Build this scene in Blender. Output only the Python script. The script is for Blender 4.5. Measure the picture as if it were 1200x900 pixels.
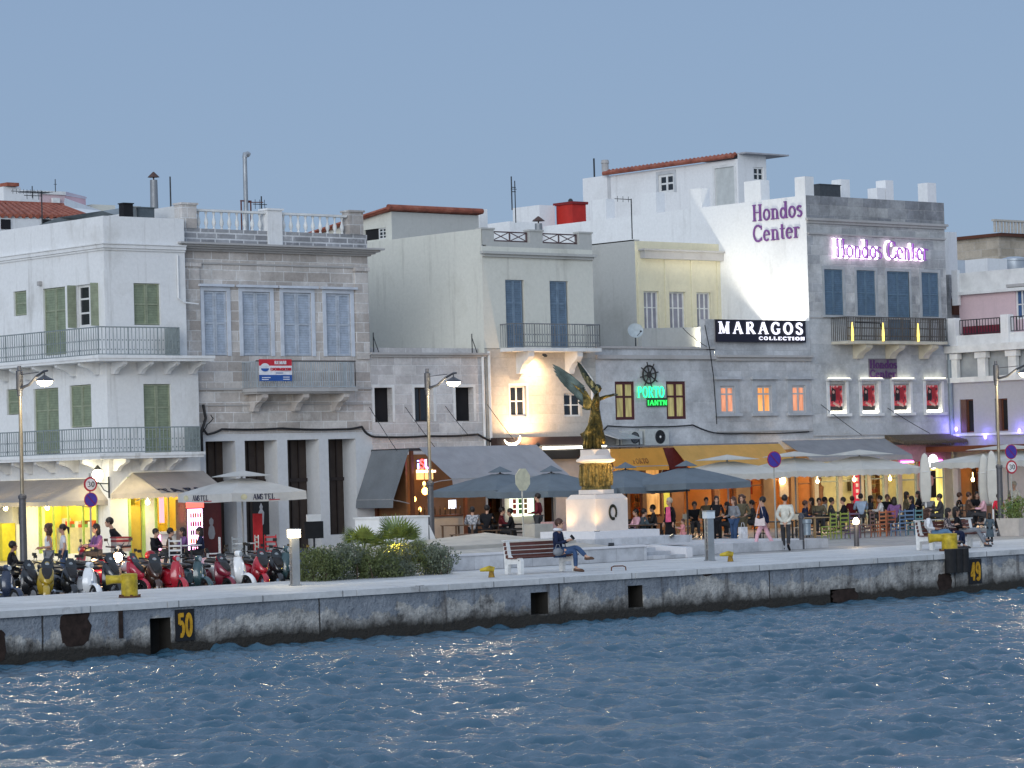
import bpy, bmesh, math, random
from mathutils import Vector as V, Matrix
import numpy as np
R = math.radians
rnd = random.Random(7)
S = bpy.context.scene
for o in list(S.objects): bpy.data.objects.remove(o)

# ------------------------------------------------------------------ camera
HQ = 2.85                       # eye height above the quay (z = 0); the water lies at -1.2
FPX, PW, PH = 3500.0, 1200.0, 900.0
YAW, PITCH, ROLL = R(48.8), R(1.604), R(1.6)
FWD = V((math.cos(YAW)*math.cos(PITCH), math.sin(YAW)*math.cos(PITCH), math.sin(PITCH)))
r0 = V((math.sin(YAW), -math.cos(YAW), 0)); u0 = r0.cross(FWD)
CRT = r0*math.cos(ROLL) - u0*math.sin(ROLL)
CUP = u0*math.cos(ROLL) + r0*math.sin(ROLL)
EYE = V((0, 0, HQ))
cd = bpy.data.cameras.new('camera'); cam = bpy.data.objects.new('camera', cd)
S.collection.objects.link(cam); S.camera = cam
m3 = Matrix((CRT, CUP, -FWD)).transposed()
cam.matrix_world = Matrix.Translation(EYE) @ m3.to_4x4()
cd.sensor_width = 36; cd.lens = 36*FPX/PW; cd.clip_start = 1; cd.clip_end = 6000

# ------------------------------------------------------------------ sky, dusk glow, exposure
W = bpy.data.worlds.new('World'); S.world = W; W.use_nodes = True
nt = W.node_tree; bg = nt.nodes['Background']
sky = nt.nodes.new('ShaderNodeTexSky'); sky.sky_type = 'NISHITA'; sky.sun_disc = False
SUN_EL, SUN_AZ = R(7.0), YAW + R(180-17)      # the last glow of the west, behind the camera and to its side
sd = V((math.cos(SUN_AZ)*math.cos(SUN_EL), math.sin(SUN_AZ)*math.cos(SUN_EL), math.sin(SUN_EL)))
sky.sun_elevation = SUN_EL
sky.sun_rotation = math.pi/2 - SUN_AZ
sky.altitude = 0; sky.air_density = 1.0; sky.dust_density = 1.6; sky.ozone_density = 3.0
# dusk colour gradient over the Nishita sky, zenith brightened out of view for ambient
tcw = nt.nodes.new('ShaderNodeTexCoord'); spw = nt.nodes.new('ShaderNodeSeparateXYZ'); nt.links.new(tcw.outputs['Generated'], spw.inputs[0])
rw = nt.nodes.new('ShaderNodeValToRGB'); ew = rw.color_ramp.elements; nt.links.new(spw.outputs[2], rw.inputs[0])
ew[0].position = 0.0; ew[0].color = (.285,.39,.555,1); ew[1].position = .16; ew[1].color = (.245,.342,.51,1)
e3 = ew.new(.7); e3.color = (.54,.65,.84,1)
ml = nt.nodes.new('ShaderNodeVectorMath'); ml.operation = 'SCALE'; ml.inputs[3].default_value = 10.0; nt.links.new(rw.outputs[0], ml.inputs[0])
mw = nt.nodes.new('ShaderNodeMix'); mw.data_type = 'RGBA'; mw.inputs[0].default_value = .85
nt.links.new(sky.outputs[0], mw.inputs[6]); nt.links.new(ml.outputs[0], mw.inputs[7])
nt.links.new(mw.outputs[2], bg.inputs[0]); bg.inputs[1].default_value = 0.1
sl = bpy.data.lights.new('sun', 'SUN'); so = bpy.data.objects.new('sun', sl); S.collection.objects.link(so)
sl.energy = 1.8; sl.angle = R(40); sl.color = (0.92, 0.96, 1.0)
so.rotation_euler = (-sd).to_track_quat('-Z', 'Y').to_euler()
S.view_settings.view_transform = 'Standard'; S.view_settings.look = 'None'
S.view_settings.gamma = 1; S.view_settings.use_curve_mapping = False
S.view_settings.exposure = 0.22
S.render.engine = 'CYCLES'
S.cycles.use_denoising = True; S.cycles.max_bounces = 6; S.cycles.diffuse_bounces = 3
S.cycles.glossy_bounces = 3; S.cycles.transparent_max_bounces = 8; S.cycles.transmission_bounces = 4
S.cycles.caustics_reflective = False; S.cycles.caustics_refractive = False
S.cycles.sample_clamp_indirect = 4.0

# ------------------------------------------------------------------ survey: photograph directions met with planes of the place
def ray(px, py): return FWD + CRT*((px-600)/FPX) - CUP*((py-450)/FPX)
def hitY(px, py, Y=87.6):
    d = ray(px, py); p = EYE + d*(Y/d.y); return p.x, p.z
def hitX(px, py, X):
    d = ray(px, py); p = EYE + d*(X/d.x); return p.y, p.z
def hitZ(px, py, z=0.0):
    d = ray(px, py); p = EYE + d*((z-HQ)/d.z); return p.x, p.y
def colY(px, Y):                 # the X where a picture column meets plane Y near eye level
    return hitY(px, 560-.028*px, Y)[0]
def rectY(x0, y0, x1, y1, Y):    # picture rectangle -> X0, X1, Z0, Z1 on plane Y
    xm, ym = (x0+x1)/2, (y0+y1)/2
    return hitY(x0, ym, Y)[0], hitY(x1, ym, Y)[0], hitY(xm, y1, Y)[1], hitY(xm, y0, Y)[1]
def rectX(x0, y0, x1, y1, X):    # on plane X: Y0 < Y1
    xm, ym = (x0+x1)/2, (y0+y1)/2
    return hitX(x1, ym, X)[0], hitX(x0, ym, X)[0], hitX(xm, y1, X)[1], hitX(xm, y0, X)[1]

# ------------------------------------------------------------------ mesh helpers
class MB:
    def __init__(s): s.v = []; s.f = []; s.m = []; s.cur = 0; s.vc = None
    def add(s, vs, fs):
        o = len(s.v); s.v += [tuple(p) for p in vs]
        for f in fs: s.f.append([i+o for i in f]); s.m.append(s.cur)
        return s
    def box(s, x0, x1, y0, y1, z0, z1):
        return s.add([(x0,y0,z0),(x1,y0,z0),(x1,y1,z0),(x0,y1,z0),(x0,y0,z1),(x1,y0,z1),(x1,y1,z1),(x0,y1,z1)],
                     [(0,3,2,1),(4,5,6,7),(0,1,5,4),(1,2,6,5),(2,3,7,6),(3,0,4,7)])
    def cbox(s, c, sx, sy, sz, rot=None):
        vs = []
        for z in (-1,1):
            for x, y in ((-1,-1),(1,-1),(1,1),(-1,1)):
                p = V((x*sx/2, y*sy/2, z*sz/2))
                if rot is not None: p = rot @ p
                vs.append(p+V(c))
        return s.add(vs, [(0,3,2,1),(4,5,6,7),(0,1,5,4),(1,2,6,5),(2,3,7,6),(3,0,4,7)])
    def mbox(s, m, u0, u1, v0, v1, d0, d1):
        vs = [m(u,v,d) for d in (d0,d1) for (u,v) in ((u0,v0),(u1,v0),(u1,v1),(u0,v1))]
        return s.add(vs, [(0,3,2,1),(4,5,6,7),(0,1,5,4),(1,2,6,5),(2,3,7,6),(3,0,4,7)])
    def prism(s, poly, m, d0, d1):
        n = len(poly)
        vs = [m(u,v,d0) for u,v in poly]+[m(u,v,d1) for u,v in poly]
        return s.add(vs, [tuple(range(n))[::-1], tuple(range(n,2*n))]+[(i,(i+1)%n,n+(i+1)%n,n+i) for i in range(n)])
    def quad(s, *p): return s.add(p, [tuple(range(len(p)))])
    def tube(s, pts, r, n=8, cap=True):
        pts = [V(p) for p in pts]; k = len(pts)
        rs = r if isinstance(r, (list,tuple)) else [r]*k
        vs = []; prev = None
        for i, p in enumerate(pts):
            t = (pts[min(i+1,k-1)]-pts[max(i-1,0)])
            if t.length < 1e-9: t = V((0,0,1))
            t.normalize()
            if prev is None:
                a = V((0,0,1)) if abs(t.z) < .9 else V((1,0,0)); e = t.cross(a).normalized()
            else: e = (prev - t*prev.dot(t)).normalized()
            prev = e; g = t.cross(e)
            for j in range(n):
                q = 2*math.pi*j/n; vs.append(p + (e*math.cos(q)+g*math.sin(q))*rs[i])
        fs = [(i*n+j, i*n+(j+1)%n, (i+1)*n+(j+1)%n, (i+1)*n+j) for i in range(k-1) for j in range(n)]
        if cap: fs += [tuple(range(n))[::-1], tuple((k-1)*n+j for j in range(n))]
        return s.add(vs, fs)
    def lathe(s, prof, c=(0,0,0), n=20, sx=1, sy=1, cap=True):
        k = len(prof)
        vs = [(c[0]+r*sx*math.cos(2*math.pi*j/n), c[1]+r*sy*math.sin(2*math.pi*j/n), c[2]+z) for r, z in prof for j in range(n)]
        fs = [(i*n+j, i*n+(j+1)%n, (i+1)*n+(j+1)%n, (i+1)*n+j) for i in range(k-1) for j in range(n)]
        if cap: fs += [tuple(range(n))[::-1], tuple((k-1)*n+j for j in range(n))]
        return s.add(vs, fs)
    def ell(s, c, r, seg=12, rings=8, rot=None):
        vs = []; c = V(c)
        for i in range(rings+1):
            a = math.pi*i/rings
            for j in range(seg):
                b = 2*math.pi*j/seg
                p = V((r[0]*math.sin(a)*math.cos(b), r[1]*math.sin(a)*math.sin(b), r[2]*math.cos(a)))
                if rot is not None: p = rot @ p
                vs.append(c+p)
        fs = [(i*seg+j, (i+1)*seg+j, (i+1)*seg+(j+1)%seg, i*seg+(j+1)%seg) for i in range(rings) for j in range(seg)]
        return s.add(vs, fs)
    def torus(s, c, R_, r, ax=(0,1,0), n=20, k=8):
        ax = V(ax).normalized(); a = V((0,0,1)) if abs(ax.z) < .9 else V((1,0,0))
        e = ax.cross(a).normalized(); g = ax.cross(e); c = V(c); vs = []
        for i in range(n):
            q = 2*math.pi*i/n; d = e*math.cos(q)+g*math.sin(q)
            for j in range(k):
                w = 2*math.pi*j/k; vs.append(c + d*(R_+r*math.cos(w)) + ax*r*math.sin(w))
        return s.add(vs, [(i*k+j, ((i+1)%n)*k+j, ((i+1)%n)*k+(j+1)%k, i*k+(j+1)%k) for i in range(n) for j in range(k)])
    def build(s, name, mats, parent=None, world=False, smooth=False, fix=True):
        me = bpy.data.meshes.new(name); off = V((0,0,0))
        if world and parent is not None:
            q = parent
            while q is not None: off += q.location; q = q.parent
        me.from_pydata([tuple(V(p)-off) for p in s.v], [], s.f)
        if not isinstance(mats, (list,tuple)): mats = [mats]
        for m in mats: me.materials.append(m)
        if len(mats) > 1: me.polygons.foreach_set('material_index', s.m)
        if fix:
            b = bmesh.new(); b.from_mesh(me); bmesh.ops.recalc_face_normals(b, faces=b.faces); b.to_mesh(me); b.free()
        if smooth:
            me.shade_smooth(); me.set_sharp_from_angle(angle=R(38))
        me.update()
        o = bpy.data.objects.new(name, me); S.collection.objects.link(o)
        if parent is not None: o.parent = parent
        return o
def tag(o, label=None, cat=None, group=None, kind=None):
    if label: o['label'] = label
    if cat: o['category'] = cat
    if group: o['group'] = group
    if kind: o['kind'] = kind
    return o
def thing(name, label, cat, loc=(0,0,0), rz=0, group=None):
    o = bpy.data.objects.new(name, None); S.collection.objects.link(o)
    o.location = loc; o.rotation_euler = (0,0,rz); o.empty_display_size = .2
    return tag(o, label, cat, group)
def dup(o, loc=None, rz=None, label=None, group=None, parent=None, swap=None):
    c = o.copy(); S.collection.objects.link(c); c.parent = parent
    if loc is not None: c.location = loc
    if rz is not None: c.rotation_euler = (0,0,rz)
    if label: c['label'] = label
    if group: c['group'] = group
    if swap and c.type == 'MESH' and c.data.materials and any(m in swap for m in c.data.materials):
        c.data = c.data.copy()
        for i, m in enumerate(c.data.materials):
            if m in swap: c.data.materials[i] = swap[m]
    for ch in o.children: dup(ch, parent=c, swap=swap)
    return c
def mY(Y): return lambda u, v, d: (u, Y-d, v)      # a wall facing the sea
def mX(X): return lambda u, v, d: (X-d, u, v)      # a wall facing the side street
def wall(mb, m, u0, u1, v0, v1, ops, rev=.18, d=0.0):
    us = sorted({u0, u1, *[min(max(a,u0),u1) for o in ops for a in o[:2]]}); vs = sorted({v0, v1, *[min(max(a,v0),v1) for o in ops for a in o[2:4]]})
    for i in range(len(us)-1):
        for j in range(len(vs)-1):
            cu_, cv_ = (us[i]+us[i+1])/2, (vs[j]+vs[j+1])/2
            if any(o[0] < cu_ < o[1] and o[2] < cv_ < o[3] for o in ops): continue
            mb.quad(m(us[i],vs[j],d), m(us[i+1],vs[j],d), m(us[i+1],vs[j+1],d), m(us[i],vs[j+1],d))
    for o in ops:
        a, b, c, e = o[:4]; rv = o[4] if len(o) > 4 else rev
        for p, q in (((a,c),(a,e)), ((b,c),(b,e)), ((a,e),(b,e)), ((a,c),(b,c))):
            mb.quad(m(*p,d), m(*q,d), m(*q,d-rv), m(*p,d-rv))

# ------------------------------------------------------------------ procedural materials
MATS = {}
def N(nt, t, **k):
    n = nt.nodes.new(t)
    for a, b in k.items(): setattr(n, a, b)
    return n
def newmat(name):
    m = bpy.data.materials.new(name); m.use_nodes = True
    return m, m.node_tree, m.node_tree.nodes['Principled BSDF']
def worldvec(nt, flat=False):
    g = N(nt, 'ShaderNodeNewGeometry')
    if not flat: return g.outputs['Position']
    sp = N(nt, 'ShaderNodeSeparateXYZ'); nt.links.new(g.outputs['Position'], sp.inputs[0])
    ad = N(nt, 'ShaderNodeMath', operation='ADD'); nt.links.new(sp.outputs[0], ad.inputs[0]); nt.links.new(sp.outputs[1], ad.inputs[1])
    cb = N(nt, 'ShaderNodeCombineXYZ'); nt.links.new(ad.outputs[0], cb.inputs[0]); nt.links.new(sp.outputs[2], cb.inputs[1])
    return cb.outputs[0]
def noise(nt, vec, scale, detail=4, rough=.6, vscale=None, out=0):
    n = N(nt, 'ShaderNodeTexNoise'); n.inputs['Scale'].default_value = scale; n.inputs['Detail'].default_value = detail; n.inputs['Roughness'].default_value = rough
    if vscale:
        mp = N(nt, 'ShaderNodeMapping'); mp.inputs['Scale'].default_value = vscale; nt.links.new(vec, mp.inputs[0]); vec = mp.outputs[0]
    nt.links.new(vec, n.inputs['Vector']); return n.outputs[out]
def ramp(nt, fac, stops):
    r = N(nt, 'ShaderNodeValToRGB'); e = r.color_ramp.elements
    while len(e) > 2: e.remove(e[-1])
    for i, (p, c) in enumerate(stops):
        if i >= 2: e.new(p)
        e[i].position = p; e[i].color = (c if len(c) == 4 else (*c, 1)) if isinstance(c, (tuple,list)) else (c,c,c,1)
    nt.links.new(fac, r.inputs[0]); return r.outputs[0]
def mix(nt, a, b, fac, mode='MIX'):
    n = N(nt, 'ShaderNodeMix', data_type='RGBA', blend_type=mode)
    for s, v in ((0, fac), (6, a), (7, b)):
        if hasattr(v, 'is_linked'): nt.links.new(v, n.inputs[s])
        elif isinstance(v, (tuple, list)): n.inputs[s].default_value = (*v[:3], 1)
        else: n.inputs[s].default_value = v
    return n.outputs[2]
def bump(nt, bs, h, st=.3, dist=.02):
    b = N(nt, 'ShaderNodeBump'); b.inputs['Strength'].default_value = st; b.inputs['Distance'].default_value = dist
    nt.links.new(h, b.inputs['Height']); nt.links.new(b.outputs[0], bs.inputs['Normal'])
def plain(name, col, rough=.6, metal=0, var=.18, sc=6, spec=.4, coat=0):
    if name in MATS: return MATS[name]
    m, nt, bs = newmat(name); v = worldvec(nt) if sc < 0 else N(nt, 'ShaderNodeTexCoord').outputs['Object']
    n = noise(nt, v, abs(sc)); f = ramp(nt, n, [(.3, 1-var), (.7, 1+var*.4)])
    nt.links.new(mix(nt, col, f, 1.0, 'MULTIPLY'), bs.inputs['Base Color'])
    nt.links.new(ramp(nt, n, [(.3, min(1, rough+.1)), (.7, max(.05, rough-.08))]), bs.inputs['Roughness'])
    bs.inputs['Metallic'].default_value = metal; bs.inputs['Specular IOR Level'].default_value = spec
    bs.inputs['Coat Weight'].default_value = coat
    MATS[name] = m; return m
def emit(name, col, st):
    if name in MATS: return MATS[name]
    m, nt, bs = newmat(name); bs.inputs['Base Color'].default_value = (*col, 1)
    bs.inputs['Emission Color'].default_value = (*col, 1); bs.inputs['Emission Strength'].default_value = st
    MATS[name] = m; return m
def emitn(name, col, st, dark=.35, sc=(3.5,3.5,.6)):
    if name in MATS: return MATS[name]
    m, nt, bs = newmat(name); bs.inputs['Base Color'].default_value = (*[c*.6 for c in col], 1); bs.inputs['Roughness'].default_value = .3
    n = noise(nt, worldvec(nt), 1.8, 4, .6, sc); nt.links.new(mix(nt, tuple(c*q for c, q in zip(col, (dark, dark*.8, dark*.6))), col, ramp(nt, n, [(.38, 0), (.6, 1)])), bs.inputs['Emission Color'])
    bs.inputs['Emission Strength'].default_value = st; MATS[name] = m; return m
def plaster(name, col, stain=(.45,.42,.38), amt=.35, drip=.3):
    if name in MATS: return MATS[name]
    m, nt, bs = newmat(name); v = worldvec(nt)
    big = noise(nt, v, .5, 6, .65); fine = noise(nt, v, 7, 5, .7)
    dr = noise(nt, v, 1.0, 5, .7, (2.2, 2.2, .18))
    c = mix(nt, col, tuple(a*b for a, b in zip(col, stain)), ramp(nt, big, [(.52, 0), (.78, amt)]))
    c = mix(nt, c, tuple(a*.55 for a in stain), ramp(nt, dr, [(.56, 0), (.8, drip)]))
    c = mix(nt, c, ramp(nt, fine, [(.3, .9), (.7, 1.0)]), 1.0, 'MULTIPLY')
    nt.links.new(c, bs.inputs['Base Color']); bs.inputs['Roughness'].default_value = .85; bs.inputs['Specular IOR Level'].default_value = .2
    bump(nt, bs, fine, .35, .02); MATS[name] = m; return m
def ashlar(name, c1, c2, mortar, bw=.75, bh=.34, var=.6, ms=.018, seed=0.0):
    if name in MATS: return MATS[name]
    m, nt, bs = newmat(name); v = worldvec(nt, True); p3 = worldvec(nt)
    mp = N(nt, 'ShaderNodeMapping'); mp.inputs['Location'].default_value = (seed, seed*.37, 0); nt.links.new(v, mp.inputs[0])
    wob = noise(nt, mp.outputs[0], 1.3, 3, .5, out=1)
    vv = mix(nt, mp.outputs[0], wob, .018)
    b = N(nt, 'ShaderNodeTexBrick'); b.offset = .45; b.squash = 1.35; b.squash_frequency = 3
    nt.links.new(vv, b.inputs['Vector']); b.inputs['Scale'].default_value = 1
    b.inputs['Brick Width'].default_value = bw; b.inputs['Row Height'].default_value = bh
    b.inputs['Mortar Size'].default_value = ms; b.inputs['Mortar Smooth'].default_value = .4; b.inputs['Bias'].default_value = -.1
    b.inputs['Color1'].default_value = (*c1, 1); b.inputs['Color2'].default_value = (*c2, 1); b.inputs['Mortar'].default_value = (*mortar, 1)
    big = noise(nt, p3, .6, 6, .7); fine = noise(nt, p3, 9, 5, .75)
    c = mix(nt, b.outputs[0], ramp(nt, big, [(.35, 1-var*.55), (.68, 1.08)]), 1, 'MULTIPLY')
    wear = noise(nt, p3, 1.7, 6, .7)
    c = mix(nt, c, mortar, ramp(nt, wear, [(.55, 0), (.72, .55)]))
    c = mix(nt, c, ramp(nt, fine, [(.3, .84), (.7, 1.05)]), 1, 'MULTIPLY')
    nt.links.new(c, bs.inputs['Base Color']); bs.inputs['Roughness'].default_value = .9; bs.inputs['Specular IOR Level'].default_value = .2
    h = mix(nt, b.outputs[1], fine, .35); inv = N(nt, 'ShaderNodeInvert'); nt.links.new(h, inv.inputs[1])
    bump(nt, bs, inv.outputs[0], .6, .03); MATS[name] = m; return m
def cloth(name, col, trans=.25, var=.15):
    if name in MATS: return MATS[name]
    m, nt, bs = newmat(name); v = N(nt, 'ShaderNodeTexCoord').outputs['Object']
    n = noise(nt, v, 1.6, 5, .6); fine = noise(nt, v, 40, 2)
    c = mix(nt, col, ramp(nt, n, [(.3, 1-var), (.7, 1.04)]), 1, 'MULTIPLY')
    nt.links.new(c, bs.inputs['Base Color']); bs.inputs['Roughness'].default_value = .9; bs.inputs['Specular IOR Level'].default_value = .15
    tr = N(nt, 'ShaderNodeBsdfTranslucent'); nt.links.new(c, tr.inputs[0])
    ms = N(nt, 'ShaderNodeMixShader'); ms.inputs[0].default_value = trans
    nt.links.new(bs.outputs[0], ms.inputs[1]); nt.links.new(tr.outputs[0], ms.inputs[2])
    nt.links.new(ms.outputs[0], nt.nodes['Material Output'].inputs[0]); bump(nt, bs, mix(nt, n, fine, .15), .9, .09)
    MATS[name] = m; return m
def louver(name, col, step=.055):
    if name in MATS: return MATS[name]
    m, nt, bs = newmat(name); v = worldvec(nt); w = N(nt, 'ShaderNodeTexWave', bands_direction='Z', wave_profile='SAW')
    w.inputs['Scale'].default_value = .314/step; nt.links.new(v, w.inputs[0]); n = noise(nt, v, 4, 5, .7)
    c = mix(nt, col, ramp(nt, n, [(.35, .72), (.7, 1.05)]), 1, 'MULTIPLY')
    c = mix(nt, c, ramp(nt, w.outputs['Fac'], [(0, .72), (.3, 1)]), 1, 'MULTIPLY')
    nt.links.new(c, bs.inputs['Base Color']); bs.inputs['Roughness'].default_value = .7
    bump(nt, bs, w.outputs['Fac'], .6, .02); MATS[name] = m; return m
def glassy(name, col=(.02,.025,.03), rough=.08):
    if name in MATS: return MATS[name]
    m, nt, bs = newmat(name); bs.inputs['Base Color'].default_value = (*col, 1); bs.inputs['Roughness'].default_value = rough
    n = noise(nt, worldvec(nt), 1.2, 2); bump(nt, bs, n, .1, .05); MATS[name] = m; return m

# ------------------------------------------------------------------ the basin, the quay and the square
YQ, YF = 57.2, 87.6
def surf(name, mb, m): o = mb.build(name, m); return tag(o, kind='structure')
# water: wind chop summed from many wave trains, as real relief
def water_mat():
    m, nt, bs = newmat('sea_water'); v = worldvec(nt)
    bs.inputs['Base Color'].default_value = (.045,.105,.155,1); bs.inputs['Roughness'].default_value = .11; bs.inputs['IOR'].default_value = 1.33
    a = noise(nt, v, 2.8, 6, .68, (1,1,1)); b = noise(nt, v, 9, 4, .6); c = mix(nt, a, b, .35)
    bump(nt, bs, c, .6, .10); return m
WM = water_mat()
def sea():
    nx, ny = 960, 700
    xs = np.linspace(18, 92, nx); ys = 14 + (YQ+.3-14)*np.linspace(0,1,ny)**.95
    X, Y = np.meshgrid(xs, ys); Z = np.zeros_like(X); rs = np.random.RandomState(5)
    wd = R(28)
    gust = 1+.45*np.sin(X*.31+Y*.17+1.3)*np.sin(X*.11-Y*.43)+.3*np.sin(X*.9+Y*.7)*np.sin(Y*.8-X*.5)
    for k in range(110):
        L = .24*(1.7/.24)**rs.rand(); th = wd + rs.randn()*.7; kk = 2*math.pi/L
        A = .0125*L**.75*(.5+rs.rand())*.5
        ph = kk*(X*math.cos(th)+Y*math.sin(th))+rs.rand()*6.28
        s_ = np.sin(ph); Z += A*(s_+.25*np.cos(2*ph))*(gust if L < 1.2 else 1)
    dd = np.minimum(1, np.minimum((X-18)/6, (92-X)/6)); dd = np.minimum(dd, (Y-14)/5); Z *= np.clip(dd, 0, 1)
    vs = np.stack([X.ravel(), Y.ravel(), -1.2+Z.ravel()], 1)
    i = np.arange(nx-1)[None,:]+np.arange(ny-1)[:,None]*nx
    fs = np.stack([i, i+1, i+nx+1, i+nx], -1).reshape(-1,4)
    me = bpy.data.meshes.new('water'); me.vertices.add(len(vs)); me.vertices.foreach_set('co', vs.ravel().astype(np.float32))
    me.loops.add(fs.size); me.loops.foreach_set('vertex_index', fs.ravel().astype(np.int32))
    me.polygons.add(len(fs)); me.polygons.foreach_set('loop_start', np.arange(0, fs.size, 4, dtype=np.int32))
    me.update(calc_edges=True); me.shade_smooth(); me.materials.append(WM)
    o = bpy.data.objects.new('water', me); S.collection.objects.link(o); tag(o, kind='structure')
    mb = MB()   # calm sheet round the relief, out to the horizon
    E = 1500
    for a in ((-E,18,-E,YQ+.3), (92,E,-E,YQ+.3), (18,92,-E,14)): mb.quad((a[0],a[2],-1.2),(a[1],a[2],-1.2),(a[1],a[3],-1.2),(a[0],a[3],-1.2))
    surf('far_water', mb, WM)
sea()
def quay_mats():
    # face: weathered masonry, wet dark weed band near the water line, patches of render gone
    m, nt, bs = newmat('quay_face'); v = worldvec(nt); sp = N(nt, 'ShaderNodeSeparateXYZ'); nt.links.new(v, sp.inputs[0])
    n1 = noise(nt, v, .55, 6, .7); n2 = noise(nt, v, 2.6, 6, .72); n3 = noise(nt, v, 10, 4, .7); dr = noise(nt, v, 1, 5, .7, (1.6,1.6,.12))
    c = ramp(nt, n2, [(.32, (.10,.095,.09)), (.44, (.33,.32,.30)), (.62, (.56,.54,.50))])
    zt = N(nt, 'ShaderNodeMath', operation='MULTIPLY_ADD'); nt.links.new(noise(nt, v, .45, 7, .7), zt.inputs[0]); zt.inputs[1].default_value = 2.6; nt.links.new(sp.outputs[2], zt.inputs[2])
    c = mix(nt, c, ramp(nt, noise(nt, v, 1.3, 5, .7), [(.35,(.19,.215,.25)),(.65,(.30,.33,.37))]), ramp(nt, zt.outputs[0], [(.82, 0), (.90, .92)]))
    c = mix(nt, c, (.07,.06,.055), ramp(nt, dr, [(.56, 0), (.70, .85)]))
    c = mix(nt, c, (.11,.055,.03), ramp(nt, noise(nt, v, .9, 5, .7, (1,1,.5)), [(.64, 0), (.74, .7)]))
    # block joints
    fl = worldvec(nt, True); b = N(nt, 'ShaderNodeTexBrick'); b.inputs['Scale'].default_value = 1; b.inputs['Brick Width'].default_value = 7.3; b.inputs['Row Height'].default_value = 2.4
    b.inputs['Mortar Size'].default_value = .03; b.inputs['Mortar Smooth'].default_value = .6; nt.links.new(mix(nt, fl, noise(nt, v, 2.2, 4, .7, out=1), .06), b.inputs[0])
    c = mix(nt, c, (.05,.045,.04), b.outputs[1])
    # tide band
    w = N(nt, 'ShaderNodeMath', operation='MULTIPLY_ADD'); nt.links.new(n1, w.inputs[0]); w.inputs[1].default_value = .35; nt.links.new(sp.outputs[2], w.inputs[2])
    w2 = N(nt, 'ShaderNodeMath', operation='MULTIPLY_ADD'); nt.links.new(n2, w2.inputs[0]); w2.inputs[1].default_value = .3; nt.links.new(w.outputs[0], w2.inputs[2])
    w3 = N(nt, 'ShaderNodeMath', operation='ADD'); nt.links.new(w2.outputs[0], w3.inputs[0]); w3.inputs[1].default_value = 1.2
    c = mix(nt, c, (.028,.024,.018), ramp(nt, w3.outputs[0], [(.56, 1), (.86, 0)]))
    c = mix(nt, c, ramp(nt, n3, [(.3, .8), (.7, 1.08)]), 1, 'MULTIPLY')
    nt.links.new(c, bs.inputs['Base Color']); bs.inputs['Roughness'].default_value = .8
    bump(nt, bs, mix(nt, n2, n3, .3), 1.0, .16)
    # top: worn pale concrete
    m2, nt, bs = newmat('quay_top'); v = worldvec(nt); n1 = noise(nt, v, .4, 6, .7); n2 = noise(nt, v, 5, 5, .75)
    c = ramp(nt, n1, [(.35, (.50,.50,.49)), (.65, (.66,.66,.65))]); c = mix(nt, c, ramp(nt, n2, [(.3,.82),(.7,1.04)]), 1, 'MULTIPLY')
    jb = N(nt, 'ShaderNodeTexBrick'); nt.links.new(v, jb.inputs[0]); jb.inputs['Scale'].default_value = 1; jb.inputs['Brick Width'].default_value = 2.4; jb.inputs['Row Height'].default_value = 1.5; jb.inputs['Mortar Size'].default_value = .02; jb.inputs['Mortar Smooth'].default_value = .3
    c = mix(nt, c, (.22,.22,.22), jb.outputs[1]); c = mix(nt, c, (.20,.18,.16), ramp(nt, noise(nt, v, 1.1, 6, .75), [(.58, 0), (.70, .65)]))
    nt.links.new(c, bs.inputs['Base Color']); bs.inputs['Roughness'].default_value = .7; bump(nt, bs, n2, .3, .01)
    m3, nt, bs = newmat('square_paving'); v = worldvec(nt); b = N(nt, 'ShaderNodeTexBrick'); nt.links.new(v, b.inputs[0]); b.inputs['Scale'].default_value = 1
    b.inputs['Brick Width'].default_value = .8; b.inputs['Row Height'].default_value = .4; b.inputs['Mortar Size'].default_value = .008
    b.inputs['Color1'].default_value = (.30,.29,.28,1); b.inputs['Color2'].default_value = (.40,.39,.37,1); b.inputs['Mortar'].default_value = (.2,.2,.2,1)
    n1 = noise(nt, v, .7, 5, .7); c = mix(nt, b.outputs[0], ramp(nt, n1, [(.3,.75),(.7,1.05)]), 1, 'MULTIPLY')
    nt.links.new(c, bs.inputs['Base Color']); nt.links.new(ramp(nt, n1, [(.3,.55),(.7,.35)]), bs.inputs['Roughness'])
    m4, nt, bs = newmat('asphalt'); v = worldvec(nt); n1 = noise(nt, v, .8, 5, .7); n2 = noise(nt, v, 30, 3, .7)
    c = mix(nt, ramp(nt, n1, [(.3,(.05,.05,.052)),(.7,(.08,.08,.08))]), ramp(nt, n2, [(.3,.7),(.7,1.2)]), 1, 'MULTIPLY')
    nt.links.new(c, bs.inputs['Base Color']); bs.inputs['Roughness'].default_value = .75; bump(nt, bs, n2, .4, .01)
    return m, m2, m3, m4
QF, QT, SP, AS = quay_mats()
XA, XB = -60.0, 260.0
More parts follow.
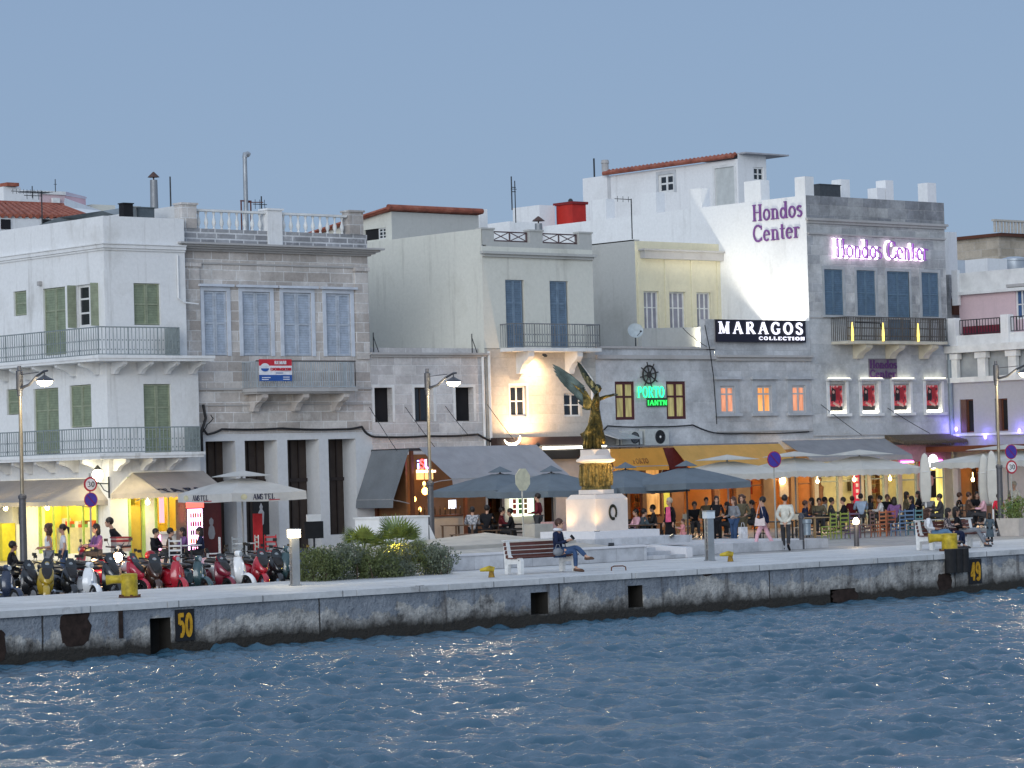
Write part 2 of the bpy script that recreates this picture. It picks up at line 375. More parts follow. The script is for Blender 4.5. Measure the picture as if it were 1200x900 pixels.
def build_quay():
    # recesses of the quay face (dark square pockets) cut as openings
    ops = []
    for (x0,y0,x1,y1) in ((176,724,201,772), (622,694,643,720), (736,686,754,712), (973,690,1003,706)):
        a = rectY(x0, y0, x1, y1, YQ); ops.append((a[0], a[1], max(a[2], -1.5), a[3], .5))
    mb = MB(); wall(mb, mY(YQ), XA, XB, -2.6, -.13, ops, .5)
    for o in ops: pass
    surf('quay_wall', mb, QF)
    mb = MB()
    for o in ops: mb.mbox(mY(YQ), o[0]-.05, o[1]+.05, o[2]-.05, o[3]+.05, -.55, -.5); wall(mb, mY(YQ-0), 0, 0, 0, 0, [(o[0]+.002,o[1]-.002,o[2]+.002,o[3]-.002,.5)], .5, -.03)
    surf('quay_pockets', mb, plain('pocket_shade_stone',(.02,.018,.015),.8,sc=-3))  # pocket insides near black: the recess shade is put into the colour
    mb = MB(); x = XA; r = random.Random(3)          # coping stones, each a little out of line
    while x < XB:
        w = 2.2+r.random()*1.2
        if 28 < x < 80:
            d = r.uniform(0.02, .06); mb.box(x+.008, x+w-.008, YQ-.03-d, YQ+.9, -.15, 0.0-r.uniform(0,.006))
        else: mb.box(x, x+w, YQ-.03, YQ+.9, -.15, 0)
        x += w
    surf('quay_coping', mb, QT)
    mb = MB(); mb.box(XA, XB, YQ+.9, YQ+6.9, -.5, -.004); surf('quay_pavement', mb, QT)
    # the parking lane is a low step down behind the coping strip, the square beyond it is paved
    xl = colY(352, 64); 
    mb = MB(); mb.box(XA, xl, YQ+6.9, 67.3, -.7, -.3); surf('parking_lane', mb, AS)
    mb = MB(); mb.box(XA, xl, 67.3, YQ+15.5, -.7, -.002); surf('terrace_pavement', mb, SP)
    mb = MB(); mb.box(xl, XB, YQ+6.9, YQ+15.5, -.5, -.004); mb.box(XA, XB, YQ+15.5, 86.5, -.5, -.004); surf('square_pavement', mb, SP)
    mb = MB(); E = 1800; mb.quad((-E,86.5,-.01),(E,86.5,-.01),(E,E*2,-.01),(-E,E*2,-.01)); surf('ground', mb, SP)
build_quay()
# ================================================================== BUILDINGS
WHITE = plaster('whitewash', (.80,.80,.79), (.45,.42,.36), .42, .55)
WHITE2 = plaster('fresh_whitewash', (.82,.82,.81), (.5,.48,.44), .28, .3)
CREAM = plaster('cream_render', (.69,.68,.60), (.5,.47,.4), .4, .5)
GREYR = plaster('grey_render', (.50,.50,.47), (.5,.47,.42), .4, .4)
YELR = plaster('pale_yellow_render', (.78,.72,.52), (.6,.55,.45), .2, .2)
PINKR = plaster('pink_render', (.66,.50,.52), (.6,.5,.5), .2, .2)
LILAC = plaster('grey_lilac_render', (.42,.42,.44), (.6,.6,.6), .2, .2)
TRIM = plain('white_trim', (.74,.74,.72), .6, sc=-2)
STONE_B = ashlar('beige_ashlar', (.50,.45,.41), (.72,.68,.64), (.80,.79,.77), .78, .36, .6)
STONE_C = ashlar('pale_ashlar', (.56,.54,.53), (.74,.72,.70), (.76,.75,.74), .8, .36, .45, seed=3.3)
STONE_R = ashlar('grey_ashlar', (.45,.46,.47), (.66,.66,.64), (.62,.62,.62), .95, .40, .9, seed=7.1)
STONE_E = ashlar('bluish_limestone', (.55,.56,.57), (.66,.67,.68), (.66,.67,.68), 1.1, .42, .7, .006, seed=1.7)
MARBLE = plaster('pillar_marble', (.62,.63,.64), (.7,.7,.7), .35, .25)
CORN = plaster('cornice_stone', (.44,.43,.42), (.5,.45,.4), .5, .5)
GREEN = louver('green_shutter_paint', (.36,.40,.28))
LBLUE = louver('pale_blue_shutter_paint', (.56,.62,.70))
MBLUE = louver('slate_blue_shutter_paint', (.15,.24,.33))
WBLUE = louver('weathered_blue_paint', (.22,.31,.41))
DARKIN = plain('dark_interior', (.012,.012,.014), .9, sc=-1)
DOORW = plain('dark_wood', (.05,.035,.028), .6, sc=-3)
IRON = plain('wrought_iron', (.05,.055,.06), .5, .6, sc=-5)
IRONG = plain('pale_green_iron', (.27,.31,.31), .6, .3, sc=-5)
PANE = glassy('window_glass')
TILE = None
def tile_mat():
    m, nt, bs = newmat('clay_tiles'); v = worldvec(nt); n = noise(nt, v, 2.2, 5, .7)
    c = ramp(nt, n, [(.3, (.15,.045,.03)), (.5, (.30,.085,.05)), (.7, (.38,.15,.10))])
    nt.links.new(c, bs.inputs['Base Color']); bs.inputs['Roughness'].default_value = .85; return m
TILE = tile_mat()
def tag_b(name, label, cat, X, Y, Z=0): return thing(name, label, cat, (X, Y, Z))
SPLIT = {'corbels','corbel','pilasters','string_courses','string_course','dark_rooms','recessed_doors','roof_piers','terrace_side_wall','roof_brackets','merlon','roof_bracket'}
SING = {'corbels':'corbel','pilasters':'pilaster','string_courses':'string_course','dark_rooms':'dark_room','recessed_doors':'recessed_door','roof_piers':'roof_pier','roof_brackets':'roof_bracket'}
def islands(mb):
    p = list(range(len(mb.v)))
    def f(a):
        while p[a] != a: p[a] = p[p[a]]; a = p[a]
        return a
    for q in mb.f:
        r = f(q[0])
        for i in q[1:]: p[f(i)] = r
    out = {}
    for k, q in enumerate(mb.f):
        n, mp = out.setdefault(f(q[0]), (MB(), {}))
        for i in q:
            if i not in mp: mp[i] = len(n.v); n.v.append(mb.v[i])
        n.f.append([mp[i] for i in q]); n.m.append(mb.m[k])
    return [x[0] for x in out.values()]
def part(name, mb, m, P, label=None, smooth=False, split=False):
    if split or name in SPLIT:
        for q in islands(mb): o = q.build(SING.get(name, name), m, P, world=True, smooth=smooth)
        return o
    o = mb.build(name, m, P, world=True, smooth=smooth)
    if label: o['label'] = label
    return o
def cornice(mb, m, u0, u1, v0, v1, out, steps=3, ret0=True):
    h = (v1-v0)/steps
    for i in range(steps):
        d = out*(i+1)/steps; mb.mbox(m, u0-d, u1+d, v0+i*h+(.002 if i else 0), v0+(i+1)*h, .003, d)
def shutters(P, m, o, mat, d=-.06, n=2, panels=2, name='shutter', rail=.06, frame=None, fw=.07):
    a, b, c, e = o[:4]; w = (b-a)/n
    root = None
    if frame:
        mb = MB()
        mb.mbox(m, a, a+fw, c, e, d-.10, d+.02); mb.mbox(m, b-fw, b, c, e, d-.10, d+.02); mb.mbox(m, a+fw, b-fw, e-fw, e, d-.10, d+.021)
        root = part('window', mb, frame, P)
        a += fw; b -= fw; e -= fw; w = (b-a)/n
    for i in range(n):
        mb = MB(); x0, x1 = a+i*w+.006, a+(i+1)*w-.006
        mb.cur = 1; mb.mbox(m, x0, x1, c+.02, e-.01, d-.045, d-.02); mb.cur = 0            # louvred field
        for q in ((x0, x0+rail), (x1-rail, x1)): mb.mbox(m, q[0], q[1], c+.02, e-.01, d-.02, d+.008)
        for k in range(panels+1):
            z = c+.02+(e-c-.03-rail)*k/panels; mb.mbox(m, x0+rail, x1-rail, z, z+rail, d-.02, d+.006)
        part(name, mb, [mat, shaded_slat_mat(mat)], root if root else P)
def shaded_slat_mat(m):  # darker copy of the shutter paint: shade between slats put into the colour
    n = 'shaded_slats_'+m.name
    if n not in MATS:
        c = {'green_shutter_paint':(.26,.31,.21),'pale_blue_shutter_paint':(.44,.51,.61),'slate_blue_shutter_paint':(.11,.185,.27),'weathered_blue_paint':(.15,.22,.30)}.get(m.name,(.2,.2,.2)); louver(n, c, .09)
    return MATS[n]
def casement(P, m, o, frame, pane, d=-.12, nx=2, nz=2, fw=.06, name='window', zsplit=None):
    a, b, c, e = o[:4]; mb = MB()
    mb.mbox(m, a, a+fw, c, e, d-.03, d+.03); mb.mbox(m, b-fw, b, c, e, d-.03, d+.03)
    mb.mbox(m, a+fw, b-fw, c, c+fw, d-.03, d+.031); mb.mbox(m, a+fw, b-fw, e-fw, e, d-.03, d+.031)
    for i in range(1, nx): x = a+(b-a)*i/nx; mb.mbox(m, x-fw*.5, x+fw*.5, c+fw, e-fw, d-.02, d+.026)
    for k in range(1, nz):
        z = c+(e-c)*(zsplit if zsplit and nz == 2 else k/nz); mb.mbox(m, a+fw, b-fw, z-fw*.35, z+fw*.35, d-.018, d+.022)
    w = part(name, mb, frame, P)
    mb = MB(); mb.mbox(m, a+fw*.5, b-fw*.5, c+fw*.5, e-fw*.5, d-.012, d-.004); part('pane', mb, pane, w)
    return w
def surround(P, m, o, w, mat, d=.03, top=True, hood=0, sill=0):
    a, b, c, e = o[:4]; mb = MB()
    mb.mbox(m, a-w, a, c-.0, e, .002, d); mb.mbox(m, b, b+w, c, e, .002, d); mb.mbox(m, a-w, b+w, e, e+w, .002, d)
    if hood: mb.mbox(m, a-w-.1, b+w+.1, e+w+.003, e+w+hood, .002, d+.14)
    if sill: mb.mbox(m, a-w-.08, b+w+.08, c-sill, c-.003, .002, d+.1)
    return part('window_surround', mb, mat, P)
def railing(P, m, u0, u1, v0, v1, d, mat, step=.13, deco=True, ends=None, name='railing', r=.012, mid=0):
    mb = MB(); n = max(2, int((u1-u0)/step))
    mb.mbox(m, u0, u1, v1-.04, v1, d-.02, d+.02); mb.mbox(m, u0, u1, v0, v0+.03, d-.015, d+.015)
    if mid: mb.mbox(m, u0, u1, v1-.22, v1-.2, d-.01, d+.01)
    for i in range(n+1):
        u = u0+(u1-u0)*i/n; rr = r*(1.8 if i % 8 == 0 else 1)
        mb.mbox(m, u-rr, u+rr, v0, v1-.03, d-rr, d+rr)
        if deco and i < n:
            uc = u+(u1-u0)/n/2
            for vv in (v0+(v1-v0)*.18, v0+(v1-v0)*.52): mb.mbox(m, uc-.022, uc+.022, vv-.025, vv+.025, d-.006, d+.006)
    if ends:
        for u in ends:
            k = max(1, int(d/step))
            for i in range(k+1):
                q = d*i/k; mb.mbox(m, u-r, u+r, v0, v1-.02, q-r, q+r)
            mb.mbox(m, u-.02, u+.02, v1-.04, v1, 0, d)
    return part(name, mb, mat, P)
def corbel(mb, m, u, w, v1, h, d):
    pts = [(0,v1),(d,v1),(d,v1-h*.22),(d*.86,v1-h*.38),(d*.55,v1-h*.55),(d*.35,v1-h*.8),(d*.28,v1-h),(0,v1-h)]
    n = len(pts); vs = [m(u-w/2, z, q) for q, z in pts]+[m(u+w/2, z, q) for q, z in pts]
    mb.add(vs, [tuple(range(n))[::-1], tuple(range(n,2*n))]+[(i,(i+1)%n,n+(i+1)%n,n+i) for i in range(n)])
def shell(P, x0, x1, y0, y1, z0, z1, mat, front=True, left=True, name='rear_walls', roof=True, zr=None):
    mb = MB(); zr = z1-.5 if zr is None else zr
    if left: mb.quad((x0,y0,z0),(x0,y1,z0),(x0,y1,z1),(x0,y0,z1))
    if front: mb.quad((x0,y0,z0),(x1,y0,z0),(x1,y0,z1),(x0,y0,z1))
    mb.quad((x1,y0,z0),(x1,y1,z0),(x1,y1,z1),(x1,y0,z1)); mb.quad((x0,y1,z0),(x1,y1,z0),(x1,y1,z1),(x0,y1,z1))
    mb.quad((x0+.01,y0+.01,zr),(x1-.01,y0+.01,zr),(x1-.01,y1-.01,zr),(x0+.01,y1-.01,zr))
    return part(name, mb, mat, P)
def cap(mb, x0, x1, y0, y1, z0, z1, over=.0): mb.box(x0-over, x1+over, y0-over, y1+over, z0, z1)

# ---- lettering: serif strokes (thick stems, thin hairlines, slab feet) as flat solid letters
def arc(cx, cy, rx, ry, a0, a1, k=14): return [(cx+rx*math.cos(R(a0+(a1-a0)*i/k)), cy+ry*math.sin(R(a0+(a1-a0)*i/k))) for i in range(k+1)]
def glyph(ch):
    T, t = .17, .07; f = lambda x, y, w=.28: ([(x-w/2, y), (x+w/2, y)], t)
    x = .66   # x height
    G = {
    'H': (.86, [([(.2,0),(.2,1)],T), ([(.66,0),(.66,1)],T), ([(.2,.52),(.66,.52)],t), f(.2,.035), f(.2,.965), f(.66,.035), f(.66,.965)]),
    'C': (.8, [(arc(.44,.5,.33,.47,45,315), T*.8), ([(.70,.70),(.70,.95)], t), ([(.70,.05),(.70,.25)], t)]),
    'o': (.62, [(arc(.31,.33,.22,.31,0,360), T*.72)]),
    'n': (.7, [([(.18,0),(.18,x)],T*.9), (arc(.35,.42,.17,.2,180,0),t*1.3), ([(.52,0),(.52,.44)],T*.9), f(.18,.03), f(.52,.03), f(.12,.63,.16)]),
    'd': (.68, [(arc(.29,.32,.19,.29,20,340), T*.7), ([(.50,0),(.50,1)],T*.9), f(.44,.965,.16), f(.55,.03,.2)]),
    's': (.52, [(arc(.26,.48,.15,.15,30,200)+arc(.26,.18,.16,.16,70,-150), T*.7)]),
    'e': (.6, [(arc(.30,.33,.21,.30,0,315), T*.72), ([(.1,.36),(.5,.36)],t)]),
    't': (.44, [([(.2,.08),(.2,.9)],T*.85), f(.22,.64,.36), ([(.2,.05),(.36,.05)],t*1.3)]),
    'r': (.5, [([(.18,0),(.18,x)],T*.9), (arc(.34,.44,.16,.18,170,40),T*.6), f(.2,.03,.3), f(.12,.63,.16)]),
    'M': (1.02, [([(.17,0),(.17,1)],t*1.2), ([(.2,1),(.5,.04)],T), ([(.5,.04),(.82,1)],t*1.2), ([(.82,0),(.82,1)],T*1.1), f(.17,.035), f(.82,.035), f(.13,.965,.2), f(.87,.965,.2)]),
    'A': (.9, [([(.12,0),(.43,1)],t*1.2), ([(.45,1),(.76,0)],T*1.1), ([(.24,.35),(.64,.35)],t), f(.14,.035,.24), f(.76,.035,.28)]),
    'R': (.88, [([(.2,0),(.2,1)],T), (arc(.42,.74,.2,.22,90,-90),T*.8), ([(.2,.965),(.44,.965)],t), ([(.2,.5),(.44,.5)],t), ([(.42,.5),(.74,.03)],T), f(.2,.035), f(.76,.035,.2)]),
    'G': (.88, [(arc(.45,.5,.33,.47,45,330), T*.85), ([(.7,.08),(.7,.44)],T*.8), f(.68,.44,.28), ([(.70,.70),(.70,.95)], t)]),
    'O': (.9, [(arc(.45,.5,.33,.46,0,360,22), T*.85)]),
    'S': (.68, [(arc(.33,.74,.2,.22,30,215)+arc(.33,.26,.22,.23,65,-150), T*.8), ([(.55,.72),(.55,.92)],t), ([(.1,.08),(.1,.28)],t)]),
    'L': (.74, [([(.2,0),(.2,1)],T), ([(.2,.035),(.66,.035)],t), ([(.66,.03),(.66,.28)],t), f(.2,.965)]),
    'E': (.78, [([(.2,0),(.2,1)],T), ([(.2,.035),(.66,.035)],t), ([(.2,.965),(.64,.965)],t), ([(.2,.5),(.52,.5)],t), ([(.66,.03),(.66,.25)],t), ([(.64,.75),(.64,.97)],t)]),
    'T': (.8, [([(.4,0),(.4,1)],T), ([(.08,.965),(.72,.965)],t*1.2), ([(.08,.75),(.08,.97)],t), ([(.72,.75),(.72,.97)],t), f(.4,.035)]),
    'I': (.42, [([(.2,0),(.2,1)],T), f(.2,.035), f(.2,.965)]),
    'N': (.9, [([(.17,0),(.17,1)],t*1.2), ([(.19,.97),(.7,.04)],T), ([(.72,0),(.72,1)],t*1.2), f(.17,.035,.24), f(.72,.965,.24)]),
    'P': (.78, [([(.2,0),(.2,1)],T), (arc(.40,.72,.22,.24,90,-90),T*.85), ([(.2,.965),(.42,.965)],t), ([(.2,.48),(.42,.48)],t), f(.2,.035)]),
    'F': (.72, [([(.2,0),(.2,1)],T), ([(.2,.965),(.64,.965)],t), ([(.2,.52),(.5,.52)],t), ([(.64,.75),(.64,.97)],t), f(.2,.035)]),
    '5': (.62, [([(.5,.94),(.16,.94)],.15), ([(.15,1),(.15,.55)],.14), ([(.15,.58)]+arc(.29,.34,.19,.28,100,-110)[0:], .15)]),
    '0': (.62, [(arc(.3,.5,.2,.43,0,360,20), .16)]),
    '4': (.62, [([(.42,0),(.42,1)],.16), ([(.40,.96),(.1,.32)],.12), ([(.05,.3),(.56,.3)],.12)]),
    '9': (.62, [(arc(.3,.68,.19,.25,0,360,18), .15), ([(.49,.68),(.49,.35)]+arc(.3,.3,.19,.24,0,-140), .15)]),
    '3': (.6, [(arc(.27,.73,.18,.2,150,-80), .13), (arc(.27,.27,.2,.22,80,-150), .13)]),
    'i': (.3, [([(.15,0),(.15,.6)],.16), ([(.15,.78),(.15,.92)],.16)]),
    'U': (.72, [([(.16,1),(.16,.35)]+arc(.36,.3,.2,.25,180,360)+[(.56,.35),(.56,1)], .15)]),
    "'": (.25, [([(.1,.75),(.16,1)],.08)]),
    ' ': (.4, []),
    }
    return G.get(ch, G['I'])
def text_w(s, gap=.0): return sum(glyph(c)[0]+gap for c in s)
def ribbon(mb, pts, w, M, d0, d1):
    n = len(pts); L = []; Rr = []
    for i, p in enumerate(pts):
        a = pts[max(i-1,0)]; b = pts[min(i+1,n-1)]
        if n > 3 and pts[0] == pts[-1] and i in (0, n-1): a = pts[-2]; b = pts[1]
        tx, ty = b[0]-a[0], b[1]-a[1]; l = math.hypot(tx, ty) or 1; nx, ny = -ty/l*w/2, tx/l*w/2
        L.append((p[0]+nx, p[1]+ny)); Rr.append((p[0]-nx, p[1]-ny))
    for i in range(n-1):
        q = [L[i], L[i+1], Rr[i+1], Rr[i]]
        mb.prism(q, M, d0, d1)
def letters(s, m, u0, v0, H, W_, d0, d1, mat, P, name='lettering', flip=False, bold=1.0, gap=0.0, label=None):
    """s drawn from u0, baseline v0, height H, total width W_; flip for walls whose u runs right to left in view"""
    tw = text_w(s, gap); kx = W_/tw; x = 0.0; e = 0; o = None
    for c in s:
        w, st = glyph(c); mb = MB()
        if not st: x += w+gap; continue
        for pts, sw in st:
            e += .0009
            M = lambda a, b, d, x=x, e=e: m(u0+(-(x+a)*kx if flip else (x+a)*kx), v0+b*H, d+(e if d == d1 else 0))
            # stroke widths in glyph space, made isotropic through the height
            ribbon(mb, pts, sw*bold, M, d0, d1)
        x += w+gap
        o = part('letter', mb, mat, P, label)
    return o

# ------------------------------------------------------------------ A: white corner house, left
YA = 87.3
XAc = colY(128, YA)                                # its corner
zA = hitY(127, 254, YA)[1]; zAs = hitY(128, 417, YA-.9)[1]; zAb = hitY(135, 532, YA-.9)[1]
xA1 = hitY(217.5, 340, YA)[0]; xA2 = hitY(233, 470, YA)[0]
A = tag_b('corner_house', 'white corner house with green shutters and two wrap around iron balconies over beige café awnings', 'house', XAc, YA)
mF, mL = mY(YA), mX(XAc)
opF = [rectY(157,332,188,381,YA), rectY(169,450,201,531,YA)]
opL = [rectX(16,341,31,370,XAc), rectX(51,337,77,416,XAc), rectX(89,333,115,383,XAc), rectX(8,456,25,486,XAc), rectX(40,455,69,532,XAc), rectX(82,451,107,501,XAc)]
yAback = YA+22
zAwn = 3.35
shopL = (YA+.75, rectX(46,596,120,640,XAc)[1], .25, 2.7); shopL2 = (*rectX(15,598,26,615,XAc)[:2], 1.3, 2.2)
shopF = (colY(149,YA), colY(168,YA), .0, 2.9); shopF2 = (colY(180,YA), colY(212,YA), .95, 2.9)
mb = MB()
wall(mb, mF, XAc, xA2, 0, zAs, [opF[1], (*shopF,.25), (*shopF2,.25)], .2)
wall(mb, mF, XAc, xA1, zAs, zA, [opF[0]], .2)
wall(mb, mL, YA, yAback, 0, zA, opL+[(*shopL,.25), (*shopL2,.25)], .2)
mb.quad((xA2,YA,0),(xA2,YA+1.2,0),(xA2,YA+1.2,zAs),(xA2,YA,zAs)); mb.quad((xA1,YA,zAs),(xA2,YA,zAs),(xA2,YA+1.2,zAs),(xA1,YA+1.2,zAs))
mb.quad((xA1,YA,zAs),(xA1,yAback,zAs),(xA1,yAback,zA),(xA1,YA,zA)); mb.quad((XAc,yAback,0),(xA1,yAback,0),(xA1,yAback,zA),(XAc,yAback,zA))
part('wall', mb, WHITE, A)
mb = MB(); mb.quad((XAc+.25,YA+.25,zA-.6),(xA1-.01,YA+.25,zA-.6),(xA1-.01,yAback-.01,zA-.6),(XAc+.25,yAback-.01,zA-.6))
mb.box(XAc+.2,xA1-.01,YA+.2,YA+.25,zA-.6,zA-.002); mb.box(XAc+.2,XAc+.25,YA+.25,yAback-.01,zA-.6,zA-.002)
mb.box(XAc+.002,xA1-.002,YA+.002,YA+.24,zA-.01,zA+.03); mb.box(XAc+.002,XAc+.24,YA+.24,yAback-.02,zA-.01,zA+.03)
part('roof', mb, WHITE, A)
zb0, zb1 = hitY(128, 293, YA)[1], hitY(128, 285, YA)[1]
mb = MB()
for (q0, q1, d) in ((zb0, zb0+.07, .05), (zb0+.075, zb1-.04, .10), (zb1-.035, zb1, .14)):
    mb.mbox(mF, XAc-d, xA1, q0, q1, .002, d); mb.mbox(mL, YA+.001, yAback, q0, q1, .002, d)
part('string_course', mb, WHITE, A)
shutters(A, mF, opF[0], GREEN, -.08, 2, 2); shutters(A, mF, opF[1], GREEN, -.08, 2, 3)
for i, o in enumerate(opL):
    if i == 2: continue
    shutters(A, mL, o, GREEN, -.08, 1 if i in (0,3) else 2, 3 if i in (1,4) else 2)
o = opL[2]; casement(A, mL, (o[0]+.02,o[1]-.02,o[2],o[3]), TRIM, PANE, -.15, 2, 3, .09)
mb = MB(); mb.mbox(mL, o[1]-.02, o[1]+.03, o[2], o[3], .0, .34); part('shutter', mb, GREEN, A)
mb = MB(); mb.mbox(mL, o[0]-.03, o[0]+.02, o[2], o[3], .0, .30); part('shutter', mb, GREEN, A)
for (za, dd, xr, rh) in ((zAs, .95, hitY(211, 400, YA-.9)[0], 1.02), (zAb, 1.0, hitY(234, 515, YA-.9)[0], .92)):
    mb = MB(); t = .17
    xe = xA2+.02 if za == zAs else xr+.1
    mb.box(XAc-dd, xe, YA-dd, YA-.003, za-t, za); mb.box(XAc-dd, XAc-.003, YA-.003, yAback, za-t, za)
    mb.box(XAc-dd-.04, xe+.04, YA-dd-.04, YA-dd-.003, za-.08, za+.02); mb.box(XAc-dd-.04, XAc-dd-.003, YA-dd-.003, yAback, za-.08, za+.02)
    bal = part('balcony', mb, WHITE, A)
    railing(bal, mF, XAc-dd+.06, xr, za+.05, za+rh, dd-.08, IRONG, .15, r=.009)
    railing(bal, mL, YA-dd+.1, yAback-2, za+.05, za+rh, dd-.08, IRONG, .15, r=.009)
    mb = MB(); mb.mbox(mF, xr-.015, xr+.015, za+.02, za+rh, 0, dd-.08); part('railing', mb, IRONG, bal)
    mb = MB()
    for k in range(4):
        x = XAc+.25+k*1.1
        if x < xe-.2: corbel(mb, mF, x, .16, za-t-.002, .42, .8)
    for k in range(8): corbel(mb, mL, YA+.5+k*1.5, .16, za-t-.002, .42, .8)
    part('corbels', mb, WHITE, bal)
mb = MB(); mb.tube([(xA1-.35,YA-.05,zb0-.1),(xA1-.35,YA-.05,zAs+2.1),(xA1-.1,YA-.05,zAs+1.95),(xA1+.5,YA-.05,zAs+1.9)], .03); part('pipe', mb, WHITE, A)
mb = MB(); mb.mbox(mL, YA+4.0, YA+4.18, zAs+2.75, zAs+2.9, 0, .12); part('junction_box', mb, CORN, A)

# ------------------------------------------------------------------ B: stone town house with marble pillars
YB = YF
xB0, xB1 = hitY(214.5, 330, YB)[0], hitY(432, 350, YB)[0]
xB0 = max(xB0, xA1+.004)
zc0, zc1 = hitY(320, 297, YB)[1], hitY(320, 288, YB)[1]
zp = hitY(320, 271, YB)[1]                         # top of the stone parapet band
B = tag_b('stone_town_house', 'beige stone town house with pale blue shutters, white roof balustrade and marble street pillars', 'house', xB0, YB)
mF = mY(YB)
opB = [rectY(239,341,266,417,YB), rectY(284,341,317,417,YB), rectY(332,342,365,418,YB), rectY(382,343,411,419,YB)]
opB = [(a,b,opB[0][2],opB[0][3]) for a,b,c,d in opB]
pil = [rectY(242,516,277,626,YB), rectY(288,516,326,626,YB), rectY(338,516,375,626,YB), rectY(386,516,418,626,YB)]
zt = pil[1][3]
pil = [(max(a, xB0+.2), b, (.0 if i < 3 else .55), zt, .8) for i, (a,b,c,d,*_) in enumerate(pil)]
zmid = zt+.25
xBl = xA2+.002
mb = MB(); wall(mb, mF, xB0, xB1, zmid, zc0, [(*o,.14) for o in opB])
mb.quad((xB0,YB,zmid),(xB0,YB+14,zmid),(xB0,YB+14,zc0),(xB0,YB,zc0)); mb.quad((xB1,YB,0),(xB1,YB+14,0),(xB1,YB+14,zp),(xB1,YB,zp))
mb.quad((xB0,YB+14,0),(xB1,YB+14,0),(xB1,YB+14,zc0),(xB0,YB+14,zc0))
part('wall', mb, STONE_B, B)
mb = MB(); wall(mb, mF, xA2-.6, xB1, 0, zmid, pil); part('pillar_arcade', mb, MARBLE, B)
mb = MB()
for o in pil: mb.mbox(mF, o[0]-.1, o[1]+.1, -.05, zt+.1, -1.0, -.81)
part('recessed_doors', mb, DOORW, B)
mb = MB()
for o in pil:
    for k in (.25,.5,.75): u = o[0]+(o[1]-o[0])*k; mb.mbox(mF, u-.02, u+.02, 0, zt, -.81, -.76)
    mb.mbox(mF, o[0], o[1], 2.55, 2.68, -.81, -.74)
part('door_glazing_bars', mb, plain('brown_bars', (.03,.02,.018), .5, sc=-3), B)
mb = MB(); cornice(mb, mF, xB0+.1, xB1-.05, zc0, zc1, .5, 4); part('cornice', mb, CORN, B)
mb = MB(); mb.box(xB0, xB1, YB, YB+.35, zc1, zp); part('parapet', mb, ashlar('patched_ashlar', (.30,.30,.31), (.42,.42,.43), (.70,.70,.70), .62, .21, .5, .035, seed=2.2), B)
zr_ = hitY(270, 246, YB)[1]
for (px0, px1, mt, top) in ((216,230,STONE_B,zr_+.12), (313,330,WHITE,zr_+.05), (409,425,STONE_B,zr_+.12)):
    u0, u1 = hitY(px0,260,YB)[0], hitY(px1,260,YB)[0]
    if px0 == 216: u0 = xB0
    mb = MB(); mb.box(u0, u1, YB-.04, YB+.42, (zc1 if mt is WHITE else zp)+.002, top); mb.box(u0-.05, u1+.05, YB-.09, YB+.47, top, top+.07); part('pier', mb, mt, B)
bal = []
for (pa, pb) in ((231, 312), (331, 408)):
    u0, u1 = hitY(pa,260,YB)[0], hitY(pb,260,YB)[0]
    mb = MB(); mb.box(u0, u1, YB+.06, YB+.28, zr_-.08, zr_); top = part('balustrade_rail', mb, TRIM, B)
    n = 9; prof = [(.05,0),(.05,.05),(.03,.08),(.075,.22),(.07,.3),(.03,.45),(.028,.55),(.05,.6),(.05,.66)]
    hh = (zr_-.08-zp)/.66
    for i in range(n):
        mb = MB(); mb.lathe([(r*1.05, z*hh) for r, z in prof], (u0+(u1-u0)*(i+.5)/n, YB+.17, zp+.001), 10); part('baluster', mb, TRIM, top, smooth=True)
# upper side return of the roof terrace
mb = MB(); mb.box(xB1-.35, xB1, YB+.43, YB+7, zp-.5, zp+.12); mb.box(xB0, xB0+.35, YB+.43, YB+5.5, zp-.5, zr_+.1); part('terrace_side_wall', mb, plaster('worn_pale_render', (.62,.62,.61)), B)
mb = MB(); mb.quad((xB0+.36,YB+.36,zp-.5),(xB1-.36,YB+.36,zp-.5),(xB1-.36,YB+13.9,zp-.5),(xB0+.36,YB+13.9,zp-.5)); part('roof', mb, GREYR, B)
for o in opB:
    surround(B, mF, o, .15, plain('blue_white_surround', (.58,.62,.68), .6, sc=-2), .04, hood=.09)
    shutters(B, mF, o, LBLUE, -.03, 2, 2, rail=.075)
# pilasters
mb = MB()
for (pa, pb) in ((216,233),(415,430)):
    u0, u1 = hitY(pa,330,YB)[0], hitY(pb,330,YB)[0]; u0 = max(u0, xB0+.01); u1 = min(u1, xB1-.01)
    zz = hitY(420, 318, YB)[1]; mb.mbox(mF, u0, u1, opB[0][2]-.1, zz, .002, .06); mb.mbox(mF, u0-.04, u1+.04, zz, zz+.14, .002, .13)
part('pilasters', mb, STONE_B, B)
mb = MB(); z1 = hitY(330, 312, YB)[1]; mb.mbox(mF, xB0+.05, xB1-.05, z1, z1+.06, .002, .05)
z2 = hitY(300, 457, YB)[1]; mb.mbox(mF, xBl, xB1-.01, z2, z2+.07, .002, .09)
z3 = hitY(330, 475, YB)[1]; mb.mbox(mF, xBl, xB1-.01, z3, z3+.04, .002, .04)
part('string_courses', mb, CORN, B)
s0, s1, _, zs = rectY(283, 450, 402, 456, YB); zs = hitY(340, 455, YB-.6)[1]
mb = MB(); mb.mbox(mF, s0, s1-.05, zs-.13, zs, .003, .95); mb.mbox(mF, s0+.06, s1-.11, zs-.2, zs-.131, .003, .85); bl = part('balcony', mb, CORN, B)
railing(bl, mF, s0+.05, s1-.12, zs+.03, zs+.98, .9, plain('pale_blue_iron', (.42,.47,.5), .6, .2, sc=-4), .10, False, ends=[s0+.06, s1-.12], r=.011)
